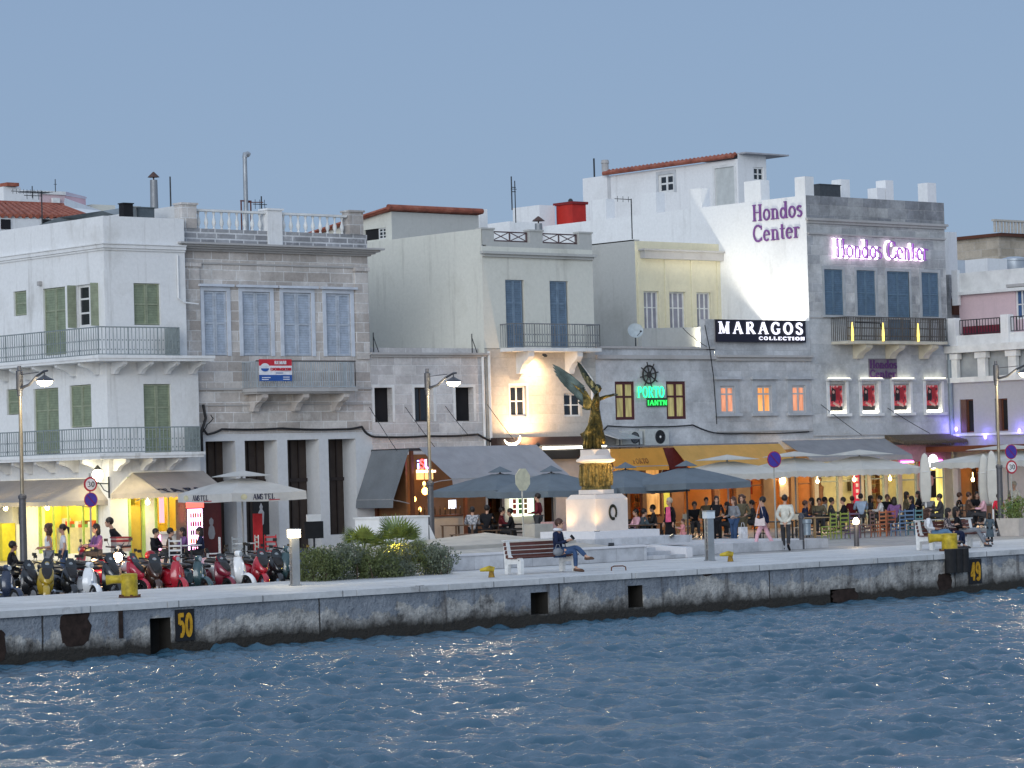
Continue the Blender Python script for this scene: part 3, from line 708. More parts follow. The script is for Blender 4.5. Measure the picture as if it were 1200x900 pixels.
mb = MB(); mb.mbox(mF, s0+.02, s1-.1, zs+.96, zs+1.0, .87, .93); part('top_rail', mb, DOORW, bl)
mb = MB()
for k in (.1,.5,.9): corbel(mb, mF, s0+(s1-s0)*k, .26, zs-.2, .62, .8)
part('corbels', mb, STONE_B, bl)

# ------------------------------------------------------------------ C: low stone house with three dark windows
xC0, xC1 = xB1+.004, hitY(568.5, 470, YF)[0]
zC = hitY(500, 418, YF)[1]
C_ = tag_b('low_stone_house', 'low pale stone house with three dark unglazed windows above a slate grey awning', 'house', xC0, YF)
mF = mY(YF)
opC = [rectY(439,455,460,496,YF), rectY(486,454,508,494,YF), rectY(534,453,555,493,YF)]
opC = [(a,b,opC[1][2],opC[1][3],.3) for a,b,*_ in opC]
doorC = (xC0+.8, xC0+2.0, 0, 2.4, .3)
mb = MB(); wall(mb, mF, xC0, xC1, 0, zC, opC+[doorC]); mb.quad((xC0,YF,zC),(xC1,YF,zC),(xC1,YF+9,zC),(xC0,YF+9,zC)); part('wall', mb, STONE_C, C_)
mb = MB()
for o in opC+[doorC]: mb.mbox(mF, o[0]-.05, o[1]+.05, o[2]-.05, o[3]+.05, -.8, -.31)
part('dark_rooms', mb, DARKIN, C_)
for o in opC: surround(C_, mF, o, .11, TRIM, .012)
for k, o in enumerate(opC):
    if k == 1: casement(C_, mF, (o[0],o[1]-.05,o[2],o[3]), DOORW, PANE, -.24, 2, 1, .05)
mb = MB(); cornice(mb, mF, xC0+.1, xC1, zC-.02, zC+.15, .16, 2); part('cornice', mb, CORN, C_)
zC2 = hitY(500, 408, YF+.4)[1]
mb = MB(); mb.box(xC0, xC1, YF+.35, YF+.65, zC-.01, zC2); part('parapet', mb, STONE_C, C_)
mb = MB(); mb.tube([(xC1-.12,YF-.06,zC),(xC1-.12,YF-.06,3.2)], .055); part('downpipe', mb, TRIM, C_)
mb = MB()
for q in (xC0+.25, xC1-.5): mb.tube([(q,YF+.1,zC+.15),(q,YF+.1,zC+.9)], .02); mb.tube([(q+.25,YF+.1,zC+.15),(q,YF+.1,zC+.75)], .015)
part('roof_brackets', mb, IRON, C_)

# ------------------------------------------------------------------ D: cream house with the two blue louvred doors
xD0, xD1 = hitY(566, 350, YF)[0], hitY(697, 400, YF)[0]
xD0 = max(xD0, xC1+.004) if abs(xD0-xC1) < .5 else xD0
xD1b = hitY(694, 330, YF)[0]
zD = hitY(565, 268, YF)[1]; zDc = hitY(630, 298, YF)[1]; zDb = hitY(645, 408, YF-.5)[1]
D = tag_b('cream_house', 'cream plastered house with two weathered blue balcony doors and crossed roof railings', 'house', xD0, YF)
mF, mL = mY(YF), mX(xD0)
opD = [rectY(593,328,615,405,YF), rectY(645,329,667,406,YF)]
opD = [(a,b,zDb+.02,opD[0][3]) for a,b,*_ in opD]
opDl = [rectY(598,452,617,488,YF), rectY(661,461,682,488,YF)]
zDs = 3.4
mb = MB(); wall(mb, mF, xD0, xD1, zDb, zDc+.25, opD); wall(mb, mL, YF, YF+16, zC-.5, zD, [])
mb.quad((xD1,YF,0),(xD1,YF+16,0),(xD1,YF+16,zDc+.25),(xD1,YF,zDc+.25)); mb.quad((xD0,YF+16,0),(xD1,YF+16,0),(xD1,YF+16,zD),(xD0,YF+16,zD))
part('upper_wall', mb, CREAM, D)
bandz = zDb-.02
mb = MB(); wall(mb, mF, xD0, xD1, zDs, bandz, opDl, .22); part('lower_wall', mb, ashlar('lamplit_limestone', (.50,.47,.42), (.56,.53,.48), (.50,.47,.43), 1.3, .36, .25, .010, seed=5.5), D)
mb = MB(); mb.box(xD0+.25, xD1, YF+.003, YF+.2, zDc+.251, zDc+.45)
zDr = zDc+.45
for (pa, pb) in ((565,579),(621,636),(679,693.5)):
    u0, u1 = hitY(pa,280,YF)[0], hitY(pb,280,YF)[0]; u0 = max(u0, xD0+.003); mb.box(u0, u1, YF+.004, YF+.3, zDr-.15, zD-(.0 if pa<600 else .02)); mb.box(u0-.04,u1+.04,YF-.03,YF+.34,zD-.02,zD+.05)
part('roof_piers', mb, GREYR, D)
mb = MB(); cornice(mb, mF, xD0+.1, xD1-.1, zDc-.16, zDc+.05, .2, 2); part('cornice', mb, GREYR, D)
for (pa, pb) in ((579.5,620.5),(636.5,678.5)):
    u0, u1 = hitY(pa,280,YF)[0], hitY(pb,280,YF)[0]; z0, z1 = zDr+.04, zD-.08; mb = MB(); r_ = .028
    Y_ = YF+.15
    mb.tube([(u0,Y_,z0),(u1,Y_,z0)], r_, 6); mb.tube([(u0,Y_,z1),(u1,Y_,z1)], r_, 6)
    for k in range(3): u = u0+.03+(u1-u0-.06)*k/2; mb.tube([(u,Y_,z0),(u,Y_,z1)], r_*1.2, 6)
    for k in range(2):
        a, b = u0+(u1-u0)*k/2, u0+(u1-u0)*(k+1)/2
        mb.tube([(a,Y_,z0),(b,Y_,z1)], r_*.7, 6); mb.tube([(a,Y_,z1),(b,Y_,z0)], r_*.7, 6)
    part('crossed_railing', mb, plain('brown_rail', (.10,.06,.06), .6, sc=-3), D)
mb = MB(); mb.quad((xD0+.02,YF+.02,zDr-.3),(xD1-.02,YF+.02,zDr-.3),(xD1-.02,YF+15.9,zDr-.3),(xD0+.02,YF+15.9,zDr-.3)); part('roof', mb, GREYR, D)
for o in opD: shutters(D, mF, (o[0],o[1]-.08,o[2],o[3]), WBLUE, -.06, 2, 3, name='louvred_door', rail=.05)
u0, u1 = hitY(596,405,YF-.5)[0], hitY(698,405,YF-.5)[0]
mb = MB(); mb.mbox(mF, u0, u1, zDb-.14, zDb, .003, .85); bl = part('balcony', mb, TRIM, D)
railing(bl, mF, u0+.04, u1-.04, zDb+.04, zDb+.95, .8, plain('worn_iron', (.20,.21,.22), .6, .3, sc=-4), .13, True, ends=[u0+.04, u1-.04], r=.008)
mb = MB()
for px in (606, 663): corbel(mb, mF, hitY(px+2,420,YF)[0], .3, zDb-.142, .85, .75)
part('corbels', mb, TRIM, bl)
surround(D, mF, opDl[0], .09, TRIM, .02); casement(D, mF, opDl[0], TRIM, PANE, -.15, 2, 2, .07); casement(D, mF, opDl[1], TRIM, PANE, -.15, 2, 2, .07)
mb = MB(); xp = hitY(570.5,470,YF)[0]; mb.tube([(xp+.1,YF-.08,bandz-.1),(xp+.1,YF-.08,3.4)], .06); xq = hitY(691,450,YF)[0]
mb.tube([(xq-.6,YF-.08,bandz-.05),(xq-.55,YF-.08,bandz-.6),(xq+.05,YF-.08,bandz-1.2),(xq+.05,YF-.08,3.4)], .06); part('downpipe', mb, TRIM, D, split=True)

# ---- attic with the tiled roof, behind C/D
yT = 97.5; xT0, xT1 = hitY(459,262,yT)[0], hitY(561,262,yT)[0]
zT = hitY(460, 248, yT)[1]; zTr = hitY(561, 250, yT)[1]
T = tag_b('attic_house', 'small grey attic with red tiled roof and shuttered opening rising behind the cream house', 'house', xT0, yT)
mL = mX(xT0); o1 = rectX(427,268,452,281,xT0)
ytb = yT+5.2
mb = MB(); wall(mb, mL, yT, ytb, 7, zT-.35, [o1], .15); mb.cur = 1; mb.quad((xT0,yT,7),(xT1,yT,7),(xT1,yT,zT),(xT0,yT,zT)); mb.cur = 0; mb.quad((xT1,yT,7),(xT1,ytb,7),(xT1,ytb,zT),(xT1,yT,zT))
mb.add([(xT0,yT,zT-.35),(xT0,ytb,zT-.35),(xT0,yT,zT)], [(0,1,2)])
part('wall', mb, [CREAM, GREYR], T)
mb = MB(); a, b, c, e = o1; mb.mbox(mL, a+(b-a)*.4, b, c, e, -.14, -.08); part('shutter', mb, DARKIN, T)
casement(T, mL, (a, a+(b-a)*.38, c, e), TRIM, PANE, -.1, 2, 3, .05)
def tiled(P, p00, p10, p01, p11, step=.28, name='tiled_roof', mat=None):
    """rows of half-round tiles on the quad p00-p10 (ridge) to p01-p11 (eaves)"""
    mb = MB(); p00, p10, p01, p11 = map(V, (p00,p10,p01,p11)); n = max(2, int((p10-p00).length/step)); up = (p10-p00).cross(p01-p00).normalized()
    if up.z < 0: up = -up
    for i in range(n):
        a, b = p00.lerp(p10, (i+.5)/n), p01.lerp(p11, (i+.5)/n); mb.tube([a+up*.02, b+up*.02], step*.36, 8)
    mb.quad(p00, p10, p11, p01); mb.quad(p00-up*.06, p10-up*.06, p11-up*.06, p01-up*.06)
    mb.tube([p00+up*.05, p10+up*.05], .12, 8)
    return part(name, mb, mat or TILE, P)
tiled(T, (xT0-.3,yT-.15,zT+.12), (xT1+.1,yT-.15,zT+.12), (xT0-.3,ytb+.3,zT-.55), (xT1+.1,ytb+.3,zT-.55))

# ------------------------------------------------------------------ E, F: low shops (PORTO and MARAGOS)
xE1 = hitY(838.5, 450, YF)[0]; zE = hitY(770, 418, YF)[1]; zEp = hitY(770, 407, YF)[1]
E_ = tag_b('low_bar_house', 'low bluish grey stone bar with dark red window frames, ship wheel and green neon name', 'house', xD1+.004, YF)
mF = mY(YF)
opE = [rectY(721,447,744,492,YF), rectY(781,446,804,491,YF)]; opE = [(a,b,opE[0][2],opE[0][3]) for a,b,*_ in opE]
zgs = 3.3
mb = MB(); wall(mb, mF, xD1+.004, xE1, zgs, zEp, opE, .16); mb.quad((xD1+.004,YF,zE),(xE1,YF,zE),(xE1,YF+8,zE),(xD1+.004,YF+8,zE)); part('wall', mb, STONE_E, E_)
mb = MB(); mb.mbox(mF, xD1+.01, xE1-.01, zE-.1, zE+.06, .003, .12); mb.mbox(mF, xD1+.01, xE1-.01, zEp-.06, zEp+.03, .003, .08); part('cornice', mb, CORN, E_)
DRED = plain('dark_red_paint', (.08,.018,.02), .45, sc=-3); LITY = emitn('curtain_lamplight', (.55,.48,.20), .42)
for o in opE: casement(E_, mF, o, DRED, LITY, -.08, 2, 2, .12, zsplit=.6)
# ship wheel
cx, cz = hitY(760.5, 439, YF-.1); wr = 8.6/30
mb = MB(); mb.torus((cx,YF-.12,cz), .36, .04, (0,1,0), 24, 6); mb.torus((cx,YF-.12,cz), .10, .035, (0,1,0), 14, 6)
for k in range(8): a = R(45*k+12); mb.tube([(cx,YF-.12,cz),(cx+.52*math.cos(a),YF-.12,cz+.52*math.sin(a))], .026, 6)
wh = mb.build('ship_wheel', plain('weathered_wheel', (.03,.03,.028), .7)); tag(wh, 'dark ship wheel mounted on the wall above the green neon sign', 'ship wheel')
# neon
NG = emit('green_neon', (.02,.85,.30), 2.0); NG2 = emit('green_neon_dim', (.03,.8,.12), 1.1)
nb = thing('neon_sign', 'green neon sign reading PORTO above a small lit green strip', 'sign', (*[hitY(745,465,YF)[0], YF],hitY(745,465,YF)[1]))
a, b, c, e = rectY(745, 453, 776, 466, YF)
letters('PORTO', mF, a, c, e-c, (b-a)*1.02, .08, .11, NG, nb, bold=.6)
a, b, c, e = rectY(757, 469, 780, 475, YF)
mb = MB(); mb.mbox(mF, a, b+.05, c-.05, e+.09, .03, .07); part('backing', mb, plain('neon_backing', (.02,.06,.03), .5), nb)
letters('IANTN', mF, a, c, (e-c), (b-a), .075, .10, NG2, nb, bold=.9)
xF1 = hitY(948, 350, YF)[0]-.006; zFp = hitY(890, 375, YF)[1]; zF = hitY(890, 419, YF)[1]
F_ = tag_b('boutique_house', 'grey stone shop with three orange lit shuttered windows under a black name board', 'house', xE1+.004, YF)
opFf = [rectY(844,453,861,485,YF), rectY(887,452,904,484,YF), rectY(928,452,944,484,YF)]; opFf = [(a,b,opFf[1][2],opFf[1][3]) for a,b,*_ in opFf]
mb = MB(); wall(mb, mF, xE1+.004, xF1, zgs, zF+.3, opFf, .12); u0 = hitY(824,390,YF)[0]; mb.mbox(mF, xE1-.5, xF1-.002, zF+.301, zFp, -.3, -.0)
mb.quad((xE1+.004,YF,zF),(xF1,YF,zF),(xF1,YF+8,zF),(xE1+.004,YF+8,zF)); part('wall', mb, STONE_E, F_)
mb = MB(); mb.mbox(mF, xE1+.01, xF1-.01, zF-.14, zF, .003, .1); mb.mbox(mF, xE1+.01, xF1-.01, zF+.002, zF+.09, .003, .2)
part('cornice', mb, CORN, F_); mb = MB(); z_ = hitY(890,506,YF)[1]; mb.mbox(mF, xE1+.01, xF1-.01, z_, z_+.06, .003, .06); part('string_course', mb, CORN, F_)
ORL = emitn('orange_blind', (.78,.32,.18), .9, .55); ORL2 = emitn('bright_orange_blind', (.85,.36,.11), 1.1, .55)
for i, o in enumerate(opFf):
    surround(F_, mF, o, .26, plain('grey_surround', (.44,.46,.48), .7, sc=-3), .03, hood=.12, sill=.12)
    casement(F_, mF, o, plain('grey_white_frame', (.5,.5,.5), .6, sc=-3), ORL2 if i == 1 else ORL, -.06, 2, 2, .09, zsplit=.7)
# Maragos board
a, b, c, e = rectY(839, 376, 943, 401, YF-.1)
bd = thing('shop_sign', 'long black shop board with white serif capitals reading MARAGOS', 'sign', ((a+b)/2, YF-.1, c))
mb = MB(); mb.mbox(mF, a, b, c, e, .06, .16); mb.mbox(mF, a-.03, b+.03, e, e+.03, .05, .18); part('board', mb, plain('black_board', (.012,.01,.022), .35, var=.05), bd)
WLET = emit('white_letters', (.85,.84,.95), .95)
h = e-c; letters('MARAGOS', mF, a+.06, c+h*.38, h*.55, (b-a)-.1, .165, .19, WLET, bd, bold=1.1, gap=.22)
letters('COLLECTION', mF, a+(b-a)*.46, c+h*.10, h*.16, (b-a)*.53, .165, .19, WLET, bd, bold=1.1, gap=.2)
# low wall and roofs behind E
def lowwall():
    a = hitY(752,405,YF+2)[0]; mb = MB(); y = YF+2.5
    zz = [hitY(752,382,y)[1], hitY(838,378,y)[1]]; x0, x1 = hitY(752,390,y)[0], xF1
    mb.add([(x0,y,zE),(x1,y,zE),(x1,y,zz[1]-.1),(x0,y,zz[0]-.1),(x0,y+.25,zE),(x1,y+.25,zE),(x1,y+.25,zz[1]-.1),(x0,y+.25,zz[0]-.1)], [(0,1,2,3),(4,5,6,7),(3,2,6,7),(0,3,7,4),(1,2,6,5)])
    return part('roof_wall', mb, GREYR, E_)
lowwall()

# ------------------------------------------------------------------ G: yellowish house set back, grey flank
xR0 = hitY(948, 350, YF)[0]                       # R's corner = its flank plane
yG = hitX(843, 310, xR0)[0]                       # where G's front meets R's flank
xG0 = hitY(745, 330, yG)[0]
G_ = tag_b('set_back_house', 'pale yellow floodlit house with three tall white windows set back above the low bar', 'house', xG0, yG)
mF, mL = mY(yG), mX(xG0); zG = hitY(790,284,yG)[1]; zGc = hitY(790,303,yG)[1]
opG = [rectY(754,341,772,384,yG), rectY(784,342,803,384,yG), rectY(816,343,833,384,yG)]; opG = [(a,b,opG[1][2]-.5,opG[1][3]) for a,b,*_ in opG]
mb = MB(); wall(mb, mF, xG0, xR0-.01, zE, zG, opG, .2); part('front_wall', mb, YELR, G_)
zGl = hitY(744, 282, yG)[1]+.05
mb = MB(); wall(mb, mL, yG+.001, yG+14, zE, zGl, []); mb.box(xG0,xG0+.3,yG+.01,yG+14,zGl-.05,zGl); part('flank_wall', mb, GREYR, G_)
mb = MB(); mb.mbox(mF, xG0+.3, xR0-.02, zGc-.05, zGc+.28, .003, .3); mb.mbox(mF, xG0+.2, xR0-.02, zGc+.281, zGc+.36, .003, .4); part('cornice', mb, CORN, G_)
mb = MB(); mb.quad((xG0+.3,yG,zG-.3),(xR0-.01,yG,zG-.3),(xR0-.01,yG+14,zG-.3),(xG0+.3,yG+14,zG-.3)); part('roof', mb, GREYR, G_)
SHW = plain('white_louvre', (.62,.62,.66), .6, sc=-3)
for o in opG:
    surround(G_, mF, o, .12, YELR, .04)
    casement(G_, mF, o, TRIM, plain('grey_curtain', (.28,.28,.33), .5, sc=-2), -.12, 3, 2, .07, zsplit=.66)
mb = MB()
for k in range(4): u = xG0+.1+k*(xR0-xG0-.3)/3; mb.mbox(mF, u, u+.2, zE, zGc-.06, .003, .05)
part('pilasters', mb, YELR, G_)

# ------------------------------------------------------------------ R: tall grey department store
xR1 = hitY(1111, 400, YF)[0]; zR = hitY(1030, 233.5, YF)[1]; zRl = hitY(947, 233, YF)[1]
yRb = hitX(637, 268, xR0)[0]
Rr = tag_b('department_store', 'tall grey stone department store with slate blue shutters and a floodlit white flank', 'building', xR0, YF)
mF, mL = mY(YF), mX(xR0)
opR = [rectY(966,316,988,370,YF), rectY(1004,317,1026,370,YF), rectY(1040,317,1066,399,YF), rectY(1080,318,1100,371,YF)]
zt_ = opR[1][3]; opR = [(a,b,(c if i == 2 else opR[1][2]),zt_) for i,(a,b,c,d) in enumerate(opR)]
opN = [rectY(972,450,991,485,YF), rectY(1010,450,1029,484,YF), rectY(1047,449,1066,483,YF), rectY(1085,448,1103,482,YF)]; opN = [(a,b,opN[1][2],opN[1][3],.16) for a,b,*_ in opN]
zlo = hitY(1030,372,YF)[1]
mb = MB(); wall(mb, mF, xR0, xR1, zgs, zlo, [o for o in opR if o[2] < zlo]+opN, .15); part('lower_wall', mb, ashlar('pale_grey_ashlar',(.52,.54,.55),(.64,.65,.65),(.60,.61,.61),1.1,.42,.6,.008,seed=4.4), Rr)
mb = MB(); mb.mbox(mF, xR0+.02, xR1-.001, hitY(1030,262,YF)[1], zR-.003, .003, .012); part('parapet_cladding', mb, ashlar('dark_ashlar',(.31,.32,.34),(.54,.54,.53),(.46,.46,.46),.9,.42,.9,seed=9.0), Rr)
mb = MB(); wall(mb, mF, xR0, xR1, zlo, zR, opR, .15)
mb.quad((xR1,YF,zgs),(xR1,yRb,zgs),(xR1,yRb,zR),(xR1,YF,zR)); part('front_wall', mb, STONE_R, Rr)
zW = hitX(932, 232, xR0)[1]
mb = MB(); wall(mb, mL, YF+.02, yRb, zE-.5, zR+.0, []); mb.quad((xR0,YF+.02,zR),(xR0+.35,YF+.02,zR),(xR0+.35,yRb,zR),(xR0,yRb,zR)); mb.quad((xR0+.35,YF+.02,zR-.8),(xR0+.35,yRb,zR-.8),(xR0+.35,yRb,zR),(xR0+.35,YF+.02,zR))
mb.box(xR0-.012, xR0-.002, YF+.006, YF+.3, zE, zR+.002)
part('white_flank', mb, WHITE2, Rr)
mb = MB(); mb.quad((xR0,YF,zR-.8),(xR1,YF,zR-.8),(xR1,yRb,zR-.8),(xR0,yRb,zR-.8)); mb.quad((xR0,yRb,0),(xR1,yRb,0),(xR1,yRb,zR),(xR0,yRb,zR)); mb.box(xR0+.36,xR1,YF+.003,YF+.35,zR-.8,zR-.003); part('roof', mb, WHITE2, Rr)
for (p0, p1, pt) in ((932,946,207),(869,892,212),(808,822,221),(750,769,226),(690,710,234)):
    y0, y1 = hitX(p1 if p0 != 932 else 947,240,xR0)[0], hitX(p0,240,xR0)[0]; zt2 = hitX((p0+p1)/2, pt, xR0)[1]
    y0 = max(y0, YF+.03)
    mb = MB(); mb.box(xR0+.002, xR0+.55, y0, y0+min(1.0, y1-y0), zR+.001, zt2); part('merlon', mb, WHITE2, Rr)
for (p0, p1, pt) in ((986,996,210),(1038,1047,211),(1028,1037.5,220),(1087,1097,214)):
    Y_ = YF+5; u0, u1 = hitY(p0,222,Y_)[0], hitY(p1,222,Y_)[0]; z_ = hitY(p0,pt,Y_)[1]
    mb = MB(); mb.box(u0, u1, Y_, Y_+.6, zR-.8, z_); part('merlon', mb, WHITE2, Rr)
mb = MB(); z_ = hitY(1030,262,YF)[1]; cornice(mb, mF, xR0+.06, xR1-.02, z_-.12, z_+.1, .14, 2); z_ = hitY(1030,278,YF)[1]; mb.mbox(mF, xR0+.03, xR1, z_, z_+.07, .003, .07)
z_ = hitY(1030,510,YF)[1]; mb.mbox(mF, xR0+.03, xR1, z_, z_+.05, .003, .05); z_ = hitY(1030,374,YF)[1]; mb.mbox(mF, xR0+.03, xR1, z_, z_+.05, .003, .04); part('string_courses', mb, CORN, Rr)
GS = plain('grey_window_surround', (.40,.42,.43), .7, sc=-3)
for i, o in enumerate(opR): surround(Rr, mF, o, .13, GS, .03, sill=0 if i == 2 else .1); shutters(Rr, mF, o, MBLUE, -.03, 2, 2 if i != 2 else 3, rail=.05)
a, b, _, _ = rectY(983, 380, 1100, 400, YF-.45); zb = hitY(1040, 400, YF-.8)[1]
mb = MB(); mb.mbox(mF, a, b, zb-.12, zb, .003, .95); bl = part('balcony', mb, plain('cream_stone', (.56,.52,.42), .7, sc=-2), Rr)
rl = railing(bl, mF, a+.03, b-.03, zb+.03, zb+1.05, .9, plain('dark_iron', (.12,.11,.10), .5, .3, sc=-4), .11, True, ends=[a+.03, b-.03], r=.013, mid=1)
mb = MB(); mb.tube([(a+.5,YF-.95,zb+.8),(a+2.1,YF-.95,zb+.78),(a+2.3,YF-.95,zb+.3)], .025); part('cable', mb, DARKIN, bl)
mb = MB()
for px in (1003,1041,1080): corbel(mb, mF, hitY(px,408,YF)[0], .42, zb-.122, .6, .8)
part('corbels', mb, plain('cream_stone', (.56,.52,.42)), bl)
GOLD = emit('gold_uplight', (1.0,.72,.14), 1.7)
for px in (997,1033,1074):
    u = hitY(px,385,YF-.9)[0]; mb = MB(); mb.tube([(u,YF-.99,zb+.15),(u,YF-.99,zb+.22),(u,YF-.99,zb+.5),(u,YF-.99,zb+.8)], [.04,.06,.045,.015], 8); mb.tube([(u,YF-.99,zb+.0),(u,YF-.99,zb+.15)], .05, 8); part('balcony_lamp', mb, GOLD, bl)
# lit letters on the front, purple letters on the flank and under the balcony
LIT = emit('pink_white_neon', (1.0,.80,.98), 2.4); PUR = plain('purple_letters', (.20,.075,.26), .5, sc=-3); PURF = plain('deep_purple_letters', (.10,.03,.14), .5, sc=-3)
a, b, c, e = rectY(976, 281, 1084, 304, YF-.2)
sg = thing('illuminated_shop_sign', 'pink white illuminated Hondos Center letters near the roof of the grey store', 'sign', (a, YF-.1, c), group=None)
letters('Hondos Center', mF, a+.02, c, e-c, b-a, .10, .16, LIT, sg, bold=.6)
letters('Hondos Center', mF, a+.17, c+.02, (e-c)*.95, b-a, .20, .24, emit('magenta_face', (.25,.07,.38), .2), sg, bold=.45)
y0, y1, c, e = rectX(882, 235, 942, 282, xR0)
sg = thing('painted_shop_sign', 'large purple two line Hondos Center letters on the white flank wall', 'sign', (xR0-.02, (y0+y1)/2, c))
hh = (e-c); letters('Hondos', mL, y1, c+hh*.54, hh*.42, (y1-y0), .03, .06, PUR, sg, flip=True, bold=.9)
letters('Center', mL, y1, c+hh*.02, hh*.42, (y1-y0)*.93, .03, .06, PUR, sg, flip=True, bold=.9)
a, b, c, e = rectY(1020, 421, 1052, 443, YF-.1)
sg = thing('small_shop_sign', 'small dark purple Hondos Center sign below the lit balcony', 'sign', ((a+b)/2, YF-.05, c))
mb = MB(); mb.mbox(mF, a-.02, b+.03, c-.03, e+.03, .01, .04); part('panel', mb, plain('mauve_panel', (.17,.15,.18), .6), sg)
hh = e-c; letters('Hondos', mF, a, c+hh*.52, hh*.44, b-a, .045, .07, PURF, sg, bold=1.1); letters('Center', mF, a, c+.02, hh*.42, (b-a)*.95, .045, .07, PURF, sg, bold=1.1)
# niches with posters
def poster_mat():
    m, nt, bs = newmat('fashion_poster'); tc = N(nt, 'ShaderNodeTexCoord'); v = tc.outputs['Generated']
    n1 = noise(nt, v, 2.6, 2, .5, (1.3,1,1)); c = ramp(nt, n1, [(.42,(.02,.02,.03)),(.47,(.5,.03,.05)),(.6,(.75,.10,.10)),(.66,(.8,.6,.55))])
    sp = N(nt, 'ShaderNodeSeparateXYZ'); nt.links.new(v, sp.inputs[0]); c = mix(nt, c, (.02,.02,.02), ramp(nt, sp.outputs[2], [(.16,1),(.2,0)]))
    nt.links.new(c, bs.inputs['Base Color']); bs.inputs['Roughness'].default_value = .4; return m
PM = poster_mat(); FACE = plain('poster_skin_print', (.6,.36,.3), .5); HAIRP = plain('poster_hair_print', (.015,.012,.015), .5); REDP = plain('poster_red_print', (.36,.02,.03), .5)
LB = emit('niche_tube', (1.0,.93,.72), 12)
for i, o in enumerate(opN):
    a, b, c, e = o[:4]; t = thing('framed_poster', ['first lit fashion poster from the boutique, leftmost niche of the four','second lit fashion poster from the boutique wall, in its niche','third lit fashion poster from the boutique wall, in its niche','fourth lit fashion poster, in the niche nearest the downpipe'][i], 'poster', ((a+b)/2, YF+.1, c), group='four lit fashion posters in wall niches')
    w, h = b-a, e-c
    mb = MB(); mb.mbox(mF, a-.03, b+.03, c-.03, e+.03, -.22, -.162); part('niche_back', mb, TRIM, t)
    mb = MB(); mb.mbox(mF, a+.1, b-.1, c+.12, e-.06, -.15, -.10); part('print', mb, PM, t)
    mb = MB(); mb.prism([(a+w*.26,c+h*.9),(a+w*.5,c+h*.8),(a+w*.45,c+h*.45),(a+w*.2,c+h*.4)], mF, -.1, -.095); part('hair_print', mb, HAIRP, t)
    mb = MB(); mb.prism([(a+w*.48,c+h*.86),(a+w*.74,c+h*.92),(a+w*.78,c+h*.4),(a+w*.52,c+h*.5)], mF, -.1, -.096); part('dress_print', mb, REDP, t)
    mb = MB(); mb.prism([(a+w*(.36+.07*math.cos(q)),c+h*(.73+.06*math.sin(q))) for q in [k*.7 for k in range(9)]], mF, -.1, -.09); mb.prism([(a+w*.3,c+h*.33),(a+w*.7,c+h*.2),(a+w*.72,c+h*.26),(a+w*.36,c+h*.4)], mF, -.1, -.09); part('face_print', mb, FACE, t)
    mb = MB(); mb.mbox(mF, a-.17, b+.17, c-.13, c-.003, .003, .2); mb.mbox(mF, a-.17, a-.003, c, e+.12, .003, .04); mb.mbox(mF, b+.003, b+.17, c, e+.12, .003, .04); mb.mbox(mF, a-.2, b+.2, e+.15, e+.24, .003, .22); part('stone_frame', mb, TRIM, t)
    mb = MB(); mb.mbox(mF, a+.02, b-.02, c+.01, c+.05, -.15, -.02); part('tube_lamp', mb, LB, t)
    mb = MB(); mb.mbox(mF, a-.12, b+.12, e+.241, e+.262, .05, .2); part('top_lamp', mb, emit('niche_top_tube', (1,.95,.75), 2.5), t)
mb = MB(); xq = hitY(1113,450,YF)[0]; mb.tube([(xq-.5,YF-.1,hitY(1105,402,YF)[1]),(xq-.1,YF-.1,hitY(1105,406,YF)[1]),(xq-.05,YF-.1,3.4)], .1); part('downpipe', mb, plain('pipe_grey', (.22,.26,.29), .6, sc=-3), Rr)

# ---- white penthouse behind R's flank
xP = hitY(866, 240, 112)[0]; yP = 112.0
mL = mX(xP); P_ = tag_b('white_penthouse', 'white rooftop house with a thin tiled roof edge, four pane window and door', 'house', xP, yP)
o1 = rectX(772,204,790,226,xP); o2 = rectX(838,196,861,243,xP); zP = hitX(790,196,xP)[1]
yPb = hitX(716,220,xP)[0]
mb = MB(); wall(mb, mL, yP, yPb, 7, zP, [o1,o2], .12); x1 = hitY(898,200,yP)[0]; o3 = rectY(883,196,895,212,yP); o3 = (o3[0],o3[1],o3[2],o3[3])
wall(mb, mY(yP), xP, x1, 7, zP+.25, [o3], .12); mb.quad((x1,yP,7),(x1,yPb,7),(x1,yPb,zP),(x1,yP,zP)); part('wall', mb, WHITE2, P_)
casement(P_, mL, o1, TRIM, PANE, -.08, 2, 2, .14); surround(P_, mL, o1, .18, plain('pale_grey_band', (.55,.57,.58), .7, sc=-3), .03)
mb = MB(); mb.mbox(mL, o2[0], o2[1], o2[2], o2[3], -.1, -.05); part('door', mb, plain('pale_door', (.55,.57,.55), .6, sc=-2), P_); surround(P_, mL, o2, .15, TRIM, .03)
casement(P_, mY(yP), o3, TRIM, PANE, -.08, 2, 2, .09)
tiled(P_, (xP-.25,yP+.1,zP+.1), (xP-.25,yPb+.3,zP+.1), (xP+.1,yP+.1,zP+.28), (xP+.1,yPb+.3,zP+.28), .3)
mb = MB(); mb.box(xP+.1, hitY(917,188,yP)[0], yP-.5, yP+4, zP+.25, zP+.33); part('roof_slab', mb, plain('grey_slab', (.4,.4,.42), .8, sc=-2), P_)
xP2 = xP-.02; 
Q_ = tag_b('white_roof_block', 'plain white roof block with a small metal chimney, left of the tiled penthouse', 'building', xP, yPb)
y0, y1 = hitX(716,220,xP)[0]+.3, hitX(683,220,xP)[0]; zq = hitX(700,207,xP)[1]
mb = MB(); mb.box(xP, xP+4, y0, y1, 7, zq); part('wall', mb, WHITE2, Q_)
